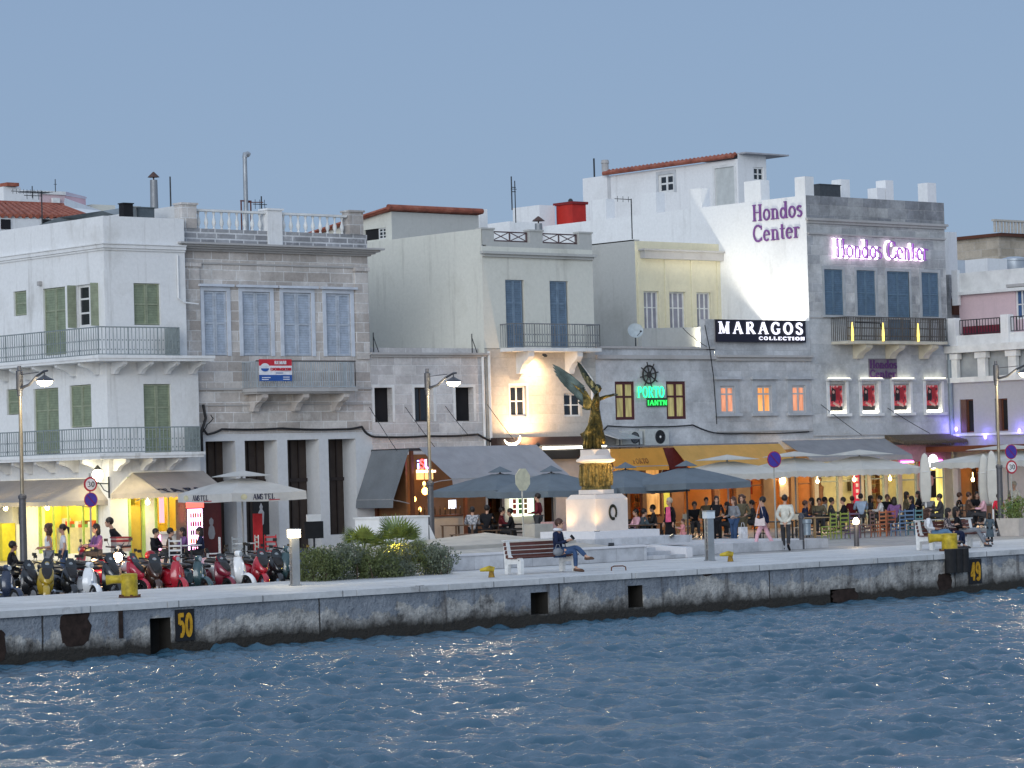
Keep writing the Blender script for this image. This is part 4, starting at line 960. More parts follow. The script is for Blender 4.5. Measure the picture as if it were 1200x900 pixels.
yc = hitX(699,205,xP)[0]; mb = MB(); mb.tube([(xP+.5,yc-.2,zq),(xP+.5,yc-.2,zq+.75)], .2, 10); mb.tube([(xP+.5,yc-.2,zq+.76),(xP+.5,yc-.2,zq+.95)], [.24,.2], 10); part('chimney', mb, CORN, Q_)
mb = MB(); mb.tube([(xP+.3,yc+.5,zq),(xP+.3,yc+.5,zq+1.1)], .05, 6); part('vent_pipe', mb, IRON, Q_)
# red shed
yS = 109.; a, b, c, e = rectY(671, 238, 683, 261, yS); xs0 = hitY(671,250,yS)[0]; t = thing('red_shed', 'bright red roof cabin with a flat red lid among white walls', 'shed', (xs0, yS, 7))
yb = hitX(652,250,xs0)[0]; zz = hitY(671,239,yS)[1]; REDM = plain('red_sheet_metal', (.50,.025,.015), .5, sc=-2)
mb = MB(); mb.box(xs0, xs0+.9, yS, yb, 7, zz); part('body', mb, REDM, t); mb = MB(); mb.box(xs0-.08, xs0+1.0, yS-.08, yb+.15, zz+.002, zz+.13); part('lid', mb, plain('dark_red_lid', (.22,.015,.015), .5), t)
mb = MB(); mb.lathe([(.12,0),(.12,.18),(.05,.25)], (xs0+.8,yS+1,zz+.13), 10); part('vent', mb, IRON, t)
# ================================================================== STREET LEVEL, ROOFSCAPE
# ---- shop rooms: real rooms behind the openings, each with its own ceiling lamp
def room(P, x0, x1, y0, y1, z0, z1, wallm, lampc, st, lamps=((.5,.5),), ls=.5, open_side='front'):
    mb = MB(); mb.quad((x0,y1,z0),(x1,y1,z0),(x1,y1,z1),(x0,y1,z1)); mb.quad((x0,y0,z1),(x1,y0,z1),(x1,y1,z1),(x0,y1,z1))
    if open_side != 'left': mb.quad((x0,y0,z0),(x0,y1,z0),(x0,y1,z1),(x0,y0,z1))
    mb.quad((x1,y0,z0),(x1,y1,z0),(x1,y1,z1),(x1,y0,z1)); mb.quad((x0,y0,z0+.01),(x1,y0,z0+.01),(x1,y1,z0+.01),(x0,y1,z0+.01))
    if open_side == 'left': mb.quad((x0+.02,y0,z0),(x1,y0,z0),(x1,y0,z1),(x0+.02,y0,z1))
    rm = part('shop_room', mb, wallm, P)
    for (a, b) in lamps:
        cx, cy = x0+(x1-x0)*a, y0+(y1-y0)*b
        mb = MB(); mb.box(cx-ls/2, cx+ls/2, cy-ls/2, cy+ls/2, z1-.14, z1-.06); part('ceiling_lamp', mb, emit('lamp_%d_%d'%(int(lampc[1]*100), int(st)), lampc, st), P)
YELW = plain('yellow_shop_wall', (.80,.70,.16), .6, sc=-2); ORAW = plain('orange_shop_wall', (.62,.34,.13), .6, sc=-2); CREW = plain('cream_shop_wall', (.8,.74,.5), .6, sc=-2)
WOOD = plain('warm_wood', (.20,.09,.035), .5, sc=-3); WOODD = plain('dark_red_wood', (.11,.035,.015), .5, sc=-3); GRNP = plain('lime_paint', (.36,.50,.14), .5, sc=-3)
# A: left café (side street) and kiosk (front)
room(A, XAc+.22, XAc+1.15, shopL[0]-.2, shopL[1]+.3, .2, 2.9, YELW, (1,.86,.30), 34, ((.5,.1),(.5,.5),(.5,.85)), .4, 'left')
room(A, XAc+1.2, xA2-.7, YA+.26, YA+2.6, .0, 3.1, YELW, (1,.80,.35), 24, ((.25,.5),(.75,.4)), .4)
mL, mF = mX(XAc), mY(YA)
for o, col, nx in ((shopL, GRNP, 4), (shopF, GRNP, 1), (shopF2, GRNP, 2)):
    m_ = mL if o is shopL else mF; mb = MB(); fw = .09
    mb.mbox(m_, o[0], o[0]+fw, o[2], o[3], -.06, .04); mb.mbox(m_, o[1]-fw, o[1], o[2], o[3], -.06, .04); mb.mbox(m_, o[0]+fw, o[1]-fw, o[3]-fw, o[3], -.06, .041)
    for k in range(1, nx): u = o[0]+(o[1]-o[0])*k/nx; mb.mbox(m_, u-.025, u+.025, o[2], o[3]-fw, -.04, .03)
    part('shop_window_frame', mb, col, A)
# goods and counters seen through the openings
mb = MB(); mb.box(XAc+.6, XAc+1.05, shopL[0]+.4, shopL[1]-.2, .2, 1.15); part('shop_counter', mb, plain('pale_counter', (.6,.55,.35), .4), A)
for k in range(14):
    y = shopL[0]+.5+k*(shopL[1]-shopL[0]-.9)/14; h = rnd.uniform(.1,.38)
    mb = MB(); mb.box(XAc+.7, XAc+.95, y, y+.2, 1.152, 1.152+h); part('goods', mb, [plain('goods_red',(.5,.08,.04)),plain('goods_white',(.7,.7,.65)),plain('goods_green',(.12,.3,.08)),plain('goods_brown',(.25,.12,.05))][k%4], A)
mb = MB(); mb.mbox(mL, *rectX(0,634,20,676,XAc)[:2], .0, 1.35, .05, .6); t_ = part('yellow_cabinet', mb, plain('yellow_cabinet', (.62,.55,.04), .4), A)
REDN = emit('red_neon', (1.0,.10,.12), 5); PINKN = emit('fridge_glow', (1.0,.55,.95), 3.4); PINKN2 = emit('pink_strip', (1.0,.35,.7), 3)
mb = MB(); u = shopF2[0]; mb.box(u+.3, u+.48, YA+.1, YA+.16, 1.25, 2.35); part('red_neon_strip', mb, REDN, A)
mb = MB(); mb.box(shopF2[0], shopF2[1]+.3, YA-.12, YA-.01, .85, .95); part('service_ledge', mb, TRIM, A)
mb = MB(); mb.box(shopF2[0]+.15, shopF2[0]+.2, YA-.05, YA-.01, .1, .83); part('pink_neon_strip', mb, PINKN2, A)
mb = MB(); mb.box(shopF2[0]-.3, shopF2[1]-.3, YA-.05, YA-.003, 2.62, 2.86); part('red_fascia', mb, plain('red_fascia', (.5,.03,.03), .4), A)
mb = MB(); mb.box(shopF[0]+.1, shopF[1]-.05, YA+.15, YA+.2, 0, 1.9); part('kiosk_door', mb, plain('ochre_door', (.6,.42,.07), .5, sc=-2), A)
# drinks fridge beside the kiosk
def fridge():
    x, y = hitZ(227, 652.5, 0); Y_ = y; x = colY(227, YA-.8); Y_ = YA-.8
    t = thing('drinks_fridge', 'glowing pink white drinks fridge with a red top beside the café', 'fridge', (x, Y_, 0))
    mb = MB(); w, h = .36, 2.05; mb.box(-w,w,.0,.65,0,h); part_(t,'cabinet',mb,plain('fridge_side',(.10,.08,.09),.3))
    mb = MB(); mb.box(-w+.05,w-.05,-.02,-.003,.15,h-.34); part_(t,'glowing_door',mb,PINKN)
    mb = MB(); mb.box(-w,w,-.05,-.003,h-.3,h); part_(t,'lit_header',mb,emit('red_header',(1,.08,.06),3))
    for k in range(5):
        mb = MB()
        for j in range(5): mb.lathe([(.035,0),(.035,.14),(.014,.18),(.014,.22)], (-.2+j*.1,-.05,.2+k*.3), 6)
        part_(t,'bottles',mb,[plain('bottle_red',(.4,.02,.02),.2),plain('bottle_orange',(.6,.2,.02),.2),plain('bottle_dark',(.03,.02,.02),.2)][k%3])
def part_(t, name, mb, m, smooth=False, label=None):
    o = mb.build(name, m, t, smooth=smooth)
    if label: o['label'] = label
    return o
fridge()
x0, x1 = colY(238,YA-.3), colY(262,YA-.3)
t = thing('advertising_board', 'dark red advertising board with a pale figure picture by the marble pillars', 'board', ((x0+x1)/2, YF-.35, 0))
mb = MB(); mb.box(-(x1-x0)/2,(x1-x0)/2,-.04,.04,.0,2.35); part_(t,'board',mb,plain('dark_red_board',(.11,.02,.02),.4)); w=(x1-x0)
mb = MB(); mb.lathe([(.0,0),(.1,.02),(.16,.2),(.12,.42),(.05,.5),(.09,.56),(.1,.68),(.0,.78)],(0,0,0),9); o=part_(t,'picture_figure',mb,plain('grey_print',(.32,.32,.34),.5)); o.scale=(1,.08,1); o.location=(0,-.045,.6)
# ---- awnings
AWB = cloth('beige_awning', (.52,.47,.43), .3); AWG = cloth('slate_awning', (.20,.22,.24), .12); AWL = cloth('light_grey_awning', (.40,.40,.42), .2); AWO = cloth('orange_awning', (.74,.38,.08), .3); AWO2 = cloth('ochre_awning', (.70,.44,.14), .3)
def awning(name, label, m, u0, u1, vtop, d1, drop, mat, val=.25, scallop=False, bend=.12, base=None, fan=None, cat='awning', group=None, seams=6):
    """sloped cloth from the wall (vtop) out to distance d1, with valance and arm tubes"""
    t = thing(name, label, cat, base or m((u0+u1)/2, 0, .1), group=group)
    mb = MB(); n = max(8, int((u1-u0)/.25)); k = 6
    def P(i, j):
        s_ = j/k; return m(u0+(u1-u0)*i/n, vtop-drop*s_-bend*math.sin(math.pi*s_)*(.7+.3*math.sin(i*math.pi*2*seams/n/2)**2), .04+(d1-.04)*s_)
    vs = [P(i,j) for i in range(n+1) for j in range(k+1)]
    mb.add(vs, [(i*(k+1)+j,(i+1)*(k+1)+j,(i+1)*(k+1)+j+1,i*(k+1)+j+1) for i in range(n) for j in range(k)])
    mt = mb.v[:]; mb.add([V(q)-V((0,0,.012)) for q in mt], [(i*(k+1)+j,(i+1)*(k+1)+j,(i+1)*(k+1)+j+1,i*(k+1)+j+1) for i in range(n) for j in range(k)])
    part('canopy', mb, mat, t, smooth=True)
    mb = MB(); nn = n*4; vs = []
    for i in range(nn+1):
        u = u0+(u1-u0)*i/nn; z = vtop-drop; dz = val-(.05*abs(math.sin(i*math.pi/4)) if scallop else 0)
        vs += [m(u, z, d1), m(u, z-dz, d1+.03)]
    mb.add(vs, [(2*i,2*i+2,2*i+3,2*i+1) for i in range(nn)]); part('valance', mb, mat, t)
    mb = MB(); mb.tube([m(u0,vtop-drop+.0,d1-.02),m(u1,vtop-drop+.0,d1-.02)], .025, 6); part('front_bar', mb, plain('bar_grey',(.3,.3,.3)), t)
    for u in (u0+.1, u1-.1):
        mb = MB(); mb.tube([m(u,vtop-drop*.9-.35,.02),m(u,vtop-drop-.06,d1*.6),m(u,vtop-drop-.02,d1-.04)], .02, 6); part('arm', mb, plain('bar_grey',(.3,.3,.3)), t)
    if fan:      # rounded end: a quarter cone of cloth toward the corner
        sgn, rad = fan; uc = u0 if sgn < 0 else u1
        mb = MB(); q = 10; vs = [m(uc, vtop, .05)]
        for i in range(q+1):
            a = math.pi/2*i/q; vs.append(m(uc+sgn*rad*math.cos(a), vtop-drop, d1*math.sin(a)+.02))
        mb.add(vs, [(0,i,i+1) for i in range(1,q+1)])
        vs = []
        for i in range(q*3+1):
            a = math.pi/2*i/(q*3); vs += [m(uc+sgn*rad*math.cos(a), vtop-drop, d1*math.sin(a)+.02), m(uc+sgn*rad*math.cos(a), vtop-drop-val+.04*abs(math.sin(i*1.3)), d1*math.sin(a)+.03)]
        mb.add(vs, [(2*i,2*i+2,2*i+3,2*i+1) for i in range(q*3)])
        part('rounded_end', mb, mat, t)
    return t
zl, zl2 = hitX(100, 561, XAc)[1], hitY(190, 553, YA)[1]
awning('awning','long beige scalloped awning on the side street wall of the white corner house', mX(XAc), YA+1.0, YA+21, zl, 1.9, .75, AWB, .2, True, fan=(-1,.9))
tA = awning('awning','beige awning with black letters above the kiosk on the quay front', mY(YA), XAc+.95, xA2+.1, zl2, 1.75, .72, AWB, .2, True, fan=(-1,.9))
def awn_text(s, m, u0, w, vtop, drop, d1, s0, h, mat, P):
    """lettering lying on the sloping cloth"""
    L = math.hypot(drop, d1); mm = lambda u, v, d: m(u, vtop-drop*(s0-v/L)-.12*math.sin(math.pi*(s0-v/L))+.02+d, d1*(s0-v/L)+.04+d)
    return letters(s, mm, u0, 0, h, w, .0, .012, mat, P, bold=.9)
INK = plain('navy_ink', (.02,.025,.05), .6)
awn_text("'TA FAGIA", mY(YA), colY(185,YA-1.6), 3.0, zl2, .72, 1.75, .99, .50, INK, tA)
# veranda of the grey bar: side awning and front awning round an open corner
Yk = YF-2.3; Xk = colY(482, Yk)
zk = hitY(484, 529, Yk)[1]
t = thing('bar_veranda', 'wooden corner veranda of the bar with amber lamps under slate awnings', 'veranda', (Xk, Yk, 0))
mb = MB()
for (x, y) in ((Xk+.05,Yk+.05),(Xk+.05,YF-.15),(Xk+2.6,Yk+.05),(colY(628,Yk),Yk+.05)): mb.box(x-.06,x+.06,y-.06,y+.06,0,zk+.02)
part('post', mb, WOODD, t, split=True)
mb = MB(); mb.box(Xk-.05, colY(628,Yk)+.1, Yk-.03, Yk+.12, zk+.021, zk+.12); mb.box(Xk-.05, Xk+.1, Yk+.13, YF-.01, zk+.021, zk+.12); part('beam', mb, plain('dark_beam',(.03,.03,.035),.6), t, split=True)
mb = MB(); mb.box(Xk+.12, Xk+.2, Yk+.5, YF-.2, .9, zk-.3); mb.box(Xk+.25, Xk+5.4, YF-.16, YF-.08, 0, zk-.1); part('wood_panel', mb, WOOD, t, split=True)
mb = MB(); mb.box(Xk+.7, Xk+3.2, Yk+.5, Yk+.9, 0, 1.1); part('bar_counter', mb, plain('counter_stone', (.42,.36,.30), .5, sc=-2), t)
mb = MB(); mb.box(Xk+.6, Xk+3.3, Yk+.4, Yk+1.0, 1.103, 1.16); part('counter_top', mb, WOODD, t)
AMB = emit('amber_lamp', (1.0,.45,.08), 16); AMB2 = emit('amber_small', (1.0,.55,.15), 6)
mb = MB(); c_ = hitY(498, 575.5, Yk+.5); mb.ell((c_[0], Yk+.5, c_[1]), (.12,.12,.14)); part('amber_globe', mb, AMB, t, smooth=True)
for (px,py) in ((486,585),(492,597),(497,567)): c_ = hitY(px,py,YF-.5); mb = MB(); mb.ell((c_[0], YF-.5, c_[1]), (.06,.06,.1), 8, 6); part('amber_bulb', mb, AMB2, t)
a, b, c, e = rectY(488,550,499,562,YF-.4); mb = MB(); mb.box(a, a+.35, YF-.42, YF-.38, c, e); mb.box(a+.42, a+.8, YF-.42, YF-.38, c, e); part('lit_window', mb, emit('amber_window',(1,.6,.22),1.0), t, split=True)
a, b, c, e = rectY(526,586,534,596,YF-.8); mb = MB(); mb.box(a, b, YF-.82, YF-.78, c, e); part('television', mb, emit('tv_screen',(.8,.85,1.0),2.5), t)
mb = MB()
for k in range(9):
    mb.lathe([(.035,0),(.035,.2),(.014,.26),(.014,.32)], (Xk+.9+k*.25, Yk+.7, 1.162), 6)
part('bottle', mb, plain('brown_glass', (.06,.03,.01), .15), t, split=True)
awning('awning','steep slate grey awning on the left flank of the bar veranda', mX(Xk), Yk+.05, YF-.05, zk+.1, .85, 1.85, AWG, .3, bend=.04)
xr = colY(640, Yk)
awning('awning','light grey sloping awning along the front of the bar veranda', mY(Yk), Xk+.35, hitY(628,524,Yk)[0], zk+.15, 1.9, 1.2, AWL, .25, bend=.05)
# iSU letters
sg = thing('neon_sign', 'small red and blue neon sign reading iSU at the veranda corner', 'sign', (Xk+.2, Yk-.1, zk-.5))
a, b, c, e = rectY(488, 539, 502, 551, Yk-.1)
for ch, u, col in (('i', a, emit('blue_neon',(.25,.3,1.0),5)), ('S', a+.12, emit('red_neon2',(1.0,.05,.05),6)), ('U', a+.36, emit('violet_neon',(.8,.4,1.0),5))):
    letters(ch, mY(Yk), u, c+.05, (e-c)-.03, glyph(ch)[0]*.38, .12, .15, col, sg, bold=1.1)
mb = MB(); mb.mbox(mY(Yk), a-.02, b+.3, c-.09, c-.01, .1, .16); part('light_bar', mb, emit('salmon_bar',(1,.6,.45),4), sg)
# ---- ground floors C-R: fronts with piers and lit rooms behind
def furnish(P, x0, x1, y, seed):
    r = random.Random(seed); x = x0+.3
    cols = [plain('furn_dark',(.05,.03,.02),.6), plain('furn_wood',(.25,.12,.05),.5), plain('furn_cream',(.55,.45,.28),.6), plain('furn_red',(.25,.04,.02),.5)]
    while x < x1-.5:
        w = r.uniform(.3,.8); k = r.random()
        if k < .4:      # shelf unit with bottles
            mb = MB(); mb.box(x,x+.03,y-.25,y,.0,2.3); mb.box(x+w-.03,x+w,y-.25,y,.0,2.3)
            for j in range(5): mb.box(x+.031,x+w-.031,y-.25,y,.4+j*.42,.43+j*.42)
            sh = part('shelf_unit', mb, cols[r.randrange(2)], P)
            for j in range(4):
                mb = MB()
                for i in range(int(w/.1)): mb.lathe([(.03,0),(.03,.15),(.012,.2),(.012,.26)],(x+.08+i*.1,y-.15,.432+j*.42),6)
                part('bottles', mb, cols[r.randrange(4)], sh)
        elif k < .65: mb = MB(); z = r.uniform(1.1,1.6); mb.box(x,x+w*.8,y-.05,y-.01,z,z+r.uniform(.3,.7)); part('picture', mb, cols[r.randrange(4)], P)
        elif k < .85: mb = MB(); mb.box(x,x+w,y-1.6,y-1.2,0,1.05); mb.box(x-.04,x+w+.04,y-1.65,y-1.15,1.053,1.1); part('counter', mb, cols[r.randrange(2)], P)
        else: mb = MB(); mb.box(x,x+.16,y-2.2,y-2.04,0,2.9); part('column', mb, cols[1], P)
        x += w+r.uniform(.1,.5)
def ground_front(P, x0, x1, wallm, ops, z1=3.3, y=YF, roomm=None, lampc=(1,.7,.35), st=8, lamps=((.25,.4),(.75,.4)), depth=3.2, ls=.35, framem=None):
    mb = MB(); wall(mb, mY(y), x0, x1, 0, z1-.002, [(a,b,c,d,.15) for a,b,c,d in ops]); part('street_wall', mb, wallm, P)
    room(P, x0+.02, x1-.02, y+.16, y+depth, 0, z1-.1, roomm, lampc, st, lamps, ls); furnish(P, x0, x1, y+depth-.05, int(x0*10))
    for (a,b,c,d) in ops:
        if framem: mb = MB(); q = .06; mb.mbox(mY(y), a, a+q, c, d, -.12, -.04); mb.mbox(mY(y), b-q, b, c, d, -.12, -.04); mb.mbox(mY(y), a+q, b-q, d-q, d, -.12, -.039); mb.mbox(mY(y), a+q, b-q, (c+d)*.5+.4, (c+d)*.5+.45, -.1, -.05); part('door_frame', mb, framem, P)
cx_ = lambda px: colY(px, YF)
# D street level: pale wall, dark shop mouth with a lit display
ground_front(D, xD0, xD1, plain('pale_mauve_wall', (.44,.40,.39), .7, sc=-2), [(cx_(570),cx_(590),0,2.9),(cx_(636),cx_(650),0,2.9)], 3.4, roomm=WOOD, lampc=(1,.6,.3), st=5)
mb = MB(); mb.box(xD0+.1, xD1-.05, YF-.5, YF-.003, hitY(640,523,YF-.3)[1]+.05, hitY(640,512,YF-.3)[1]); part('fascia', mb, plain('black_brown_wood',(.05,.03,.026),.6,sc=-2), D)
mb = MB(); z_ = hitY(660,524.5,YF-.55)[1]; mb.tube([(cx_(626),YF-.55,z_),(xD1-.05,YF-.55,z_)], .05, 8); part('tube_lamp', mb, emit('white_tube',(1,.95,.85),5), D)
mb = MB(); mb.box(xD0+.1, xD1-.05, YF-.3, YF-.003, z_-.45, z_-.1); part('black_fascia', mb, DARKIN, D)
disp = thing('lit_menu_display', 'bright backlit menu display of food pictures under the grey parasols', 'display', (cx_(614), YF-.2, 0))
a, b, c, e = rectY(597,576,621,605,YF-.2)
mb = MB(); mb.box(a, b, YF-.26, YF-.2, c, e); part('lightbox', mb, emit('menu_white',(.95,1.0,.75),1.7), disp)
mb = MB(); mb.box(b+.05, b+.4, YF-.26, YF-.2, c, e); part('lightbox', mb, emit('menu_green',(.6,.95,.7),1.2), disp)
for k in range(12):
    mb = MB(); u = a+.12+(k%3)*(b-a-.2)/3; z = c+.1+(k//3)*(e-c-.15)/4; mb.box(u, u+.16, YF-.275, YF-.262, z, z+.17); part('food_picture', mb, [plain('pic_red',(.5,.06,.04)),plain('pic_green',(.1,.3,.08)),plain('pic_brown',(.3,.15,.06))][k%3], disp)
# E: PORTO bar, orange rooms
zE1 = 3.0
ground_front(E_, xD1+.004, xE1, WOOD, [(cx_(704),cx_(711),0,2.7),(cx_(716),cx_(728),.1,2.7),(cx_(737),cx_(752),.0,2.7),(cx_(756),cx_(774),.7,2.7),(cx_(776),cx_(786),.7,2.7),(cx_(800),cx_(836),.1,2.8)], zgs, roomm=ORAW, lampc=(1,.52,.16), st=22, lamps=((.15,.3),(.4,.3),(.6,.3),(.87,.3)), framem=WOODD)
mb = MB(); mb.mbox(mY(YF), cx_(757), cx_(773), .8, 2.6, -.1, -.06); part('printed_window', mb, emitn('orange_window',(.9,.48,.14),.5), E_)
mb = MB(); mb.torus(((cx_(757)+cx_(773))/2,YF+.04,1.9),.26,.03,(0,1,0),18,6); mb.torus(((cx_(757)+cx_(773))/2,YF+.04,1.9),.1,.03,(0,1,0),12,6); part('wheel_emblem', mb, WOODD, E_)
mb = MB(); mb.mbox(mY(YF), cx_(777), cx_(785), .8, 2.6, -.1, -.06); part('green_panel', mb, emit('lime_window',(.5,.5,.06),.35), E_)
# F
ground_front(F_, xE1+.004, xF1, plain('sand_wall', (.34,.21,.10), .7, sc=-2), [(cx_(842),cx_(862),0,2.8),(cx_(878),cx_(894),0,2.8),(cx_(908),cx_(926),0.6,2.6),(cx_(934),cx_(951),0,2.8)], zgs, roomm=ORAW, lampc=(1,.55,.2), st=24, lamps=((.1,.3),(.4,.3),(.7,.3),(.9,.3)), framem=WOOD)
mb = MB(); mb.mbox(mY(YF), cx_(912), cx_(922), 1.3, 2.1, .0, .05); part('picture', mb, plain('pale_picture',(.6,.5,.35)), F_)
c_ = hitY(917,563,YF-.15); mb = MB(); mb.ell((c_[0],YF-.15,c_[1]),(.17,.1,.17)); part('wall_lamp', mb, emit('warm_globe',(1,.68,.28),14), F_, smooth=True)
# R shop window
ground_front(Rr, xR0+.002, xR1, plain('cream_pier', (.50,.46,.34), .6, sc=-2), [(cx_(958),cx_(982),0,2.9),(cx_(986),cx_(1000),0,2.9),(cx_(1011),cx_(1016),.2,2.8),(cx_(1020),cx_(1036),.2,2.8),(cx_(1039),cx_(1052),.2,2.8),(cx_(1056),cx_(1074),.0,2.8),(cx_(1080),cx_(1106),.0,2.9)], zgs, roomm=CREW, lampc=(1,.85,.48), st=26, lamps=((.1,.3),(.3,.3),(.5,.3),(.7,.3),(.9,.3)), framem=plain('pale_green_frame',(.35,.42,.35),.5))
mb = MB(); mb.mbox(mY(YF), cx_(998), cx_(1006), .9, 2.75, .003, .08); rb_ = part('red_banner', mb, plain('red_banner',(.62,.02,.08),.5), Rr)
for k in range(6): mb = MB(); u = cx_(1000); mb.mbox(mY(YF), u, u+.16, 1.1+k*.25, 1.25+k*.25, .08, .09); part('banner_mark', mb, TRIM, rb_)
mb = MB(); mb.mbox(mY(YF), cx_(1076), cx_(1082), .9, 2.7, .003, .08); part('red_banner', mb, plain('red_banner',(.62,.02,.08)), Rr)
mb = MB(); mb.mbox(mY(YF), cx_(1084), cx_(1106), .2, 2.85, -.13, -.08); yp = part('yellow_lightbox', mb, emitn('yellow_box',(1,.88,.25),1.0,.6), Rr)
mb = MB(); mb.mbox(mY(YF), cx_(1088), cx_(1097), 1.0, 2.2, -.08, -.06); part('portrait_hair', mb, HAIRP, yp)
mb = MB(); u = cx_(1091.5); mb.prism([(u+.14*math.cos(q*.6),1.75+.24*math.sin(q*.6)) for q in range(11)], mY(YF), -.06, -.045); part('portrait_face', mb, FACE, yp)
for px, col in ((970,(.25,.12,.05)),(992,(.6,.5,.3)),(1046,(.5,.3,.1))):   # dressed mannequins behind the glass
    mb = MB(); x = cx_(px); mb.lathe([(.03,.5),(.2,.75),(.14,1.15),(.19,1.4),(.06,1.5),(.05,1.55),(.09,1.63),(.08,1.75),(.02,1.82)], (x,YF+.5,.25), 10, 1, .7); part('mannequin', mb, plain('mannequin_%d'%px, col), Rr, smooth=True)
z0_, z1_ = hitY(1070,541,YF-.3)[1], hitY(1070,521,YF-.3)[1]
mb = MB(); mb.box(cx_(1044), cx_(1107), YF-.35, YF-.003, z0_, z1_); part('pink_fascia', mb, plain('pink_fascia',(.45,.26,.31),.6), Rr)
MAG = emit('magenta_neon',(1.0,.12,.85),7)
for (p, q) in ((1056,1070),(1091,1104)): mb = MB(); a_, b_ = hitY(p,541,YF-.4)[0], hitY(q,541,YF-.4)[0]; mb.tube([(a_,YF-.4,z0_+.0),(b_,YF-.4,z0_+.0)], .045, 8); part('magenta_neon', mb, MAG, Rr)
t = thing('thatched_canopy', 'shaggy brown reed canopy over the pink fascia of the shop', 'canopy', (cx_(1070), YF-.6, z1_))
def thatch():
    mb = MB(); r = random.Random(4); a_, b_ = cx_(1037), cx_(1112)
    mb.add([(a_,YF-.02,z1_+.45),(b_,YF-.02,z1_+.45),(b_,YF-1.1,z1_+.15),(a_,YF-1.1,z1_+.15),(a_,YF-.02,z1_+.25),(b_,YF-.02,z1_+.25),(b_,YF-1.1,z1_+.03),(a_,YF-1.1,z1_+.03)], [(0,1,2,3),(4,5,6,7),(3,2,6,7),(0,3,7,4),(1,2,6,5)])
    for i in range(420):
        x = r.uniform(a_,b_); z = z1_+.16; l = r.uniform(.12,.3); mb.add([(x,YF-1.02,z+.03),(x+.03,YF-1.02,z+.03),(x+.02+r.uniform(-.03,.03),YF-1.16,z-l)], [(0,1,2)])
    part('thatch', mb, plain('reed', (.12,.09,.06), .9, sc=-12, var=.5), t)
thatch()
# street-level orange awnings in front of E, like the bar's
def porto_awnings():
    Yk = YF-1.6; zt = hitY(745,525.5,Yk)[1]
    t1 = awning('awning','bright orange awning lettered PORTO below the twin air conditioners', mY(Yk), hitY(712,530,Yk)[0], hitY(776,530,Yk)[0], zt, .35, .72, AWO, .16, bend=.0)
    awn_text('PORTO', mY(Yk), hitY(736,534,Yk)[0], .85, zt, .72, .35, .75, .24, plain('brown_ink',(.25,.10,.02)), t1)
    mb = MB(); x = hitY(778,535,Yk)[0]; x2 = hitY(796,535,Yk)[0]; mb.add([(x,Yk,zt),(x2-.15,Yk,zt),(x2+.3,Yk-.1,zt-.85),(x,Yk-.1,zt-.85)], [(0,1,2,3)]); mb.box(x,x2,Yk+.1,Yk+.14,zt-1.2,zt); part('red_gable', mb, plain('maroon_cloth',(.10,.012,.012),.8), t1)
    t2 = awning('awning','long ochre awning with a printed star behind the white parasols', mY(Yk), hitY(788,530,Yk)[0], hitY(913,530,Yk)[0], zt+.06, 1.1, .95, AWO2, .2, bend=.03)
    awn_text('N I X', mY(Yk), hitY(826,534,Yk)[0], 1.9, zt+.06, .95, 1.1, .6, .3, plain('brown_ink',(.25,.10,.02)), t2)
    mb = MB(); mb.box(hitY(705,530,Yk)[0], hitY(913,530,Yk)[0], Yk+.02, YF-.003, zt+.06, zt+.12); o = mb.build('awning_roof', plain('grey_sheet',(.2,.2,.21),.6)); tag(o, 'flat grey sheet roof joining the orange awnings to the low stone houses', 'roof')
    awning('awning','pale grey awning before the department store, above the white parasols', mY(YF), hitY(915,520,YF)[0], hitY(1036,520,YF)[0], hitY(975,515,YF)[1], 1.6, .75, cloth('mid_grey_awning',(.33,.34,.36),.15), .2, bend=.03)
porto_awnings()
# ---- air conditioners, canopy, dish, lamp fixtures
def aircon(px, py, w, h, Y, label, fanc, P=None):
    a, b, c, e = rectY(px-w/2, py-h/2, px+w/2, py+h/2, Y-.4); t = thing('air_conditioner', label, 'air conditioner', ((a+b)/2, Y, c))
    hw, hh = (b-a)/2, e-c
    mb = MB(); mb.box(-hw,hw,-.4,-.05,0,hh); part_(t,'casing',mb,plain('ac_white',(.5,.52,.5),.5))
    mb = MB(); mb.torus((hw*.25,-.41,hh/2), hh*.40, .02, (0,1,0), 20, 6); 
    for k in range(10): a_ = k*math.pi/5; mb.tube([(hw*.25,-.415,hh/2),(hw*.25+hh*.4*math.cos(a_),-.415,hh/2+hh*.4*math.sin(a_))], .008, 5)
    part_(t,'grille',mb,IRON); mb = MB(); mb.lathe([(hh*.38,0),(hh*.38,.01)],(0,0,0),20); o = part_(t,'fan',mb,fanc); o.rotation_euler=(R(90),0,0); o.location=(hw*.25,-.401,hh/2)
    mb = MB(); mb.ell((hw*.25,-.425,hh/2),(.05,.02,.05),8,6); part_(t,'hub',mb,TRIM)
aircon(770, 512, 28, 19, YF, 'right air conditioner of two, with a black fan, under the neon sign', plain('fan_black',(.01,.01,.01),.5))
aircon(741, 513, 24, 16, YF, 'left air conditioner of two, with a grey fan, beside the small metal canopy', plain('fan_grey',(.12,.13,.14),.5))
a, b, c, e = rectY(704,506,742,514,YF-.5); t = thing('metal_canopy','small grey sheet metal canopy on the bar wall', 'canopy', ((a+b)/2,YF,e))
mb = MB(); mb.add([(a,YF-.01,e+.1),(b-.4,YF-.01,e+.1),(b,YF-1.0,c),(a+.5,YF-1.0,c),(a,YF-.01,e+.06),(b-.4,YF-.01,e+.06),(b,YF-1.0,c-.04),(a+.5,YF-1.0,c-.04)], [(0,1,2,3),(4,5,6,7),(3,2,6,7),(0,3,7,4),(1,2,6,5)]); part('sheet', mb, plain('grey_sheet2',(.35,.37,.39),.5), t)
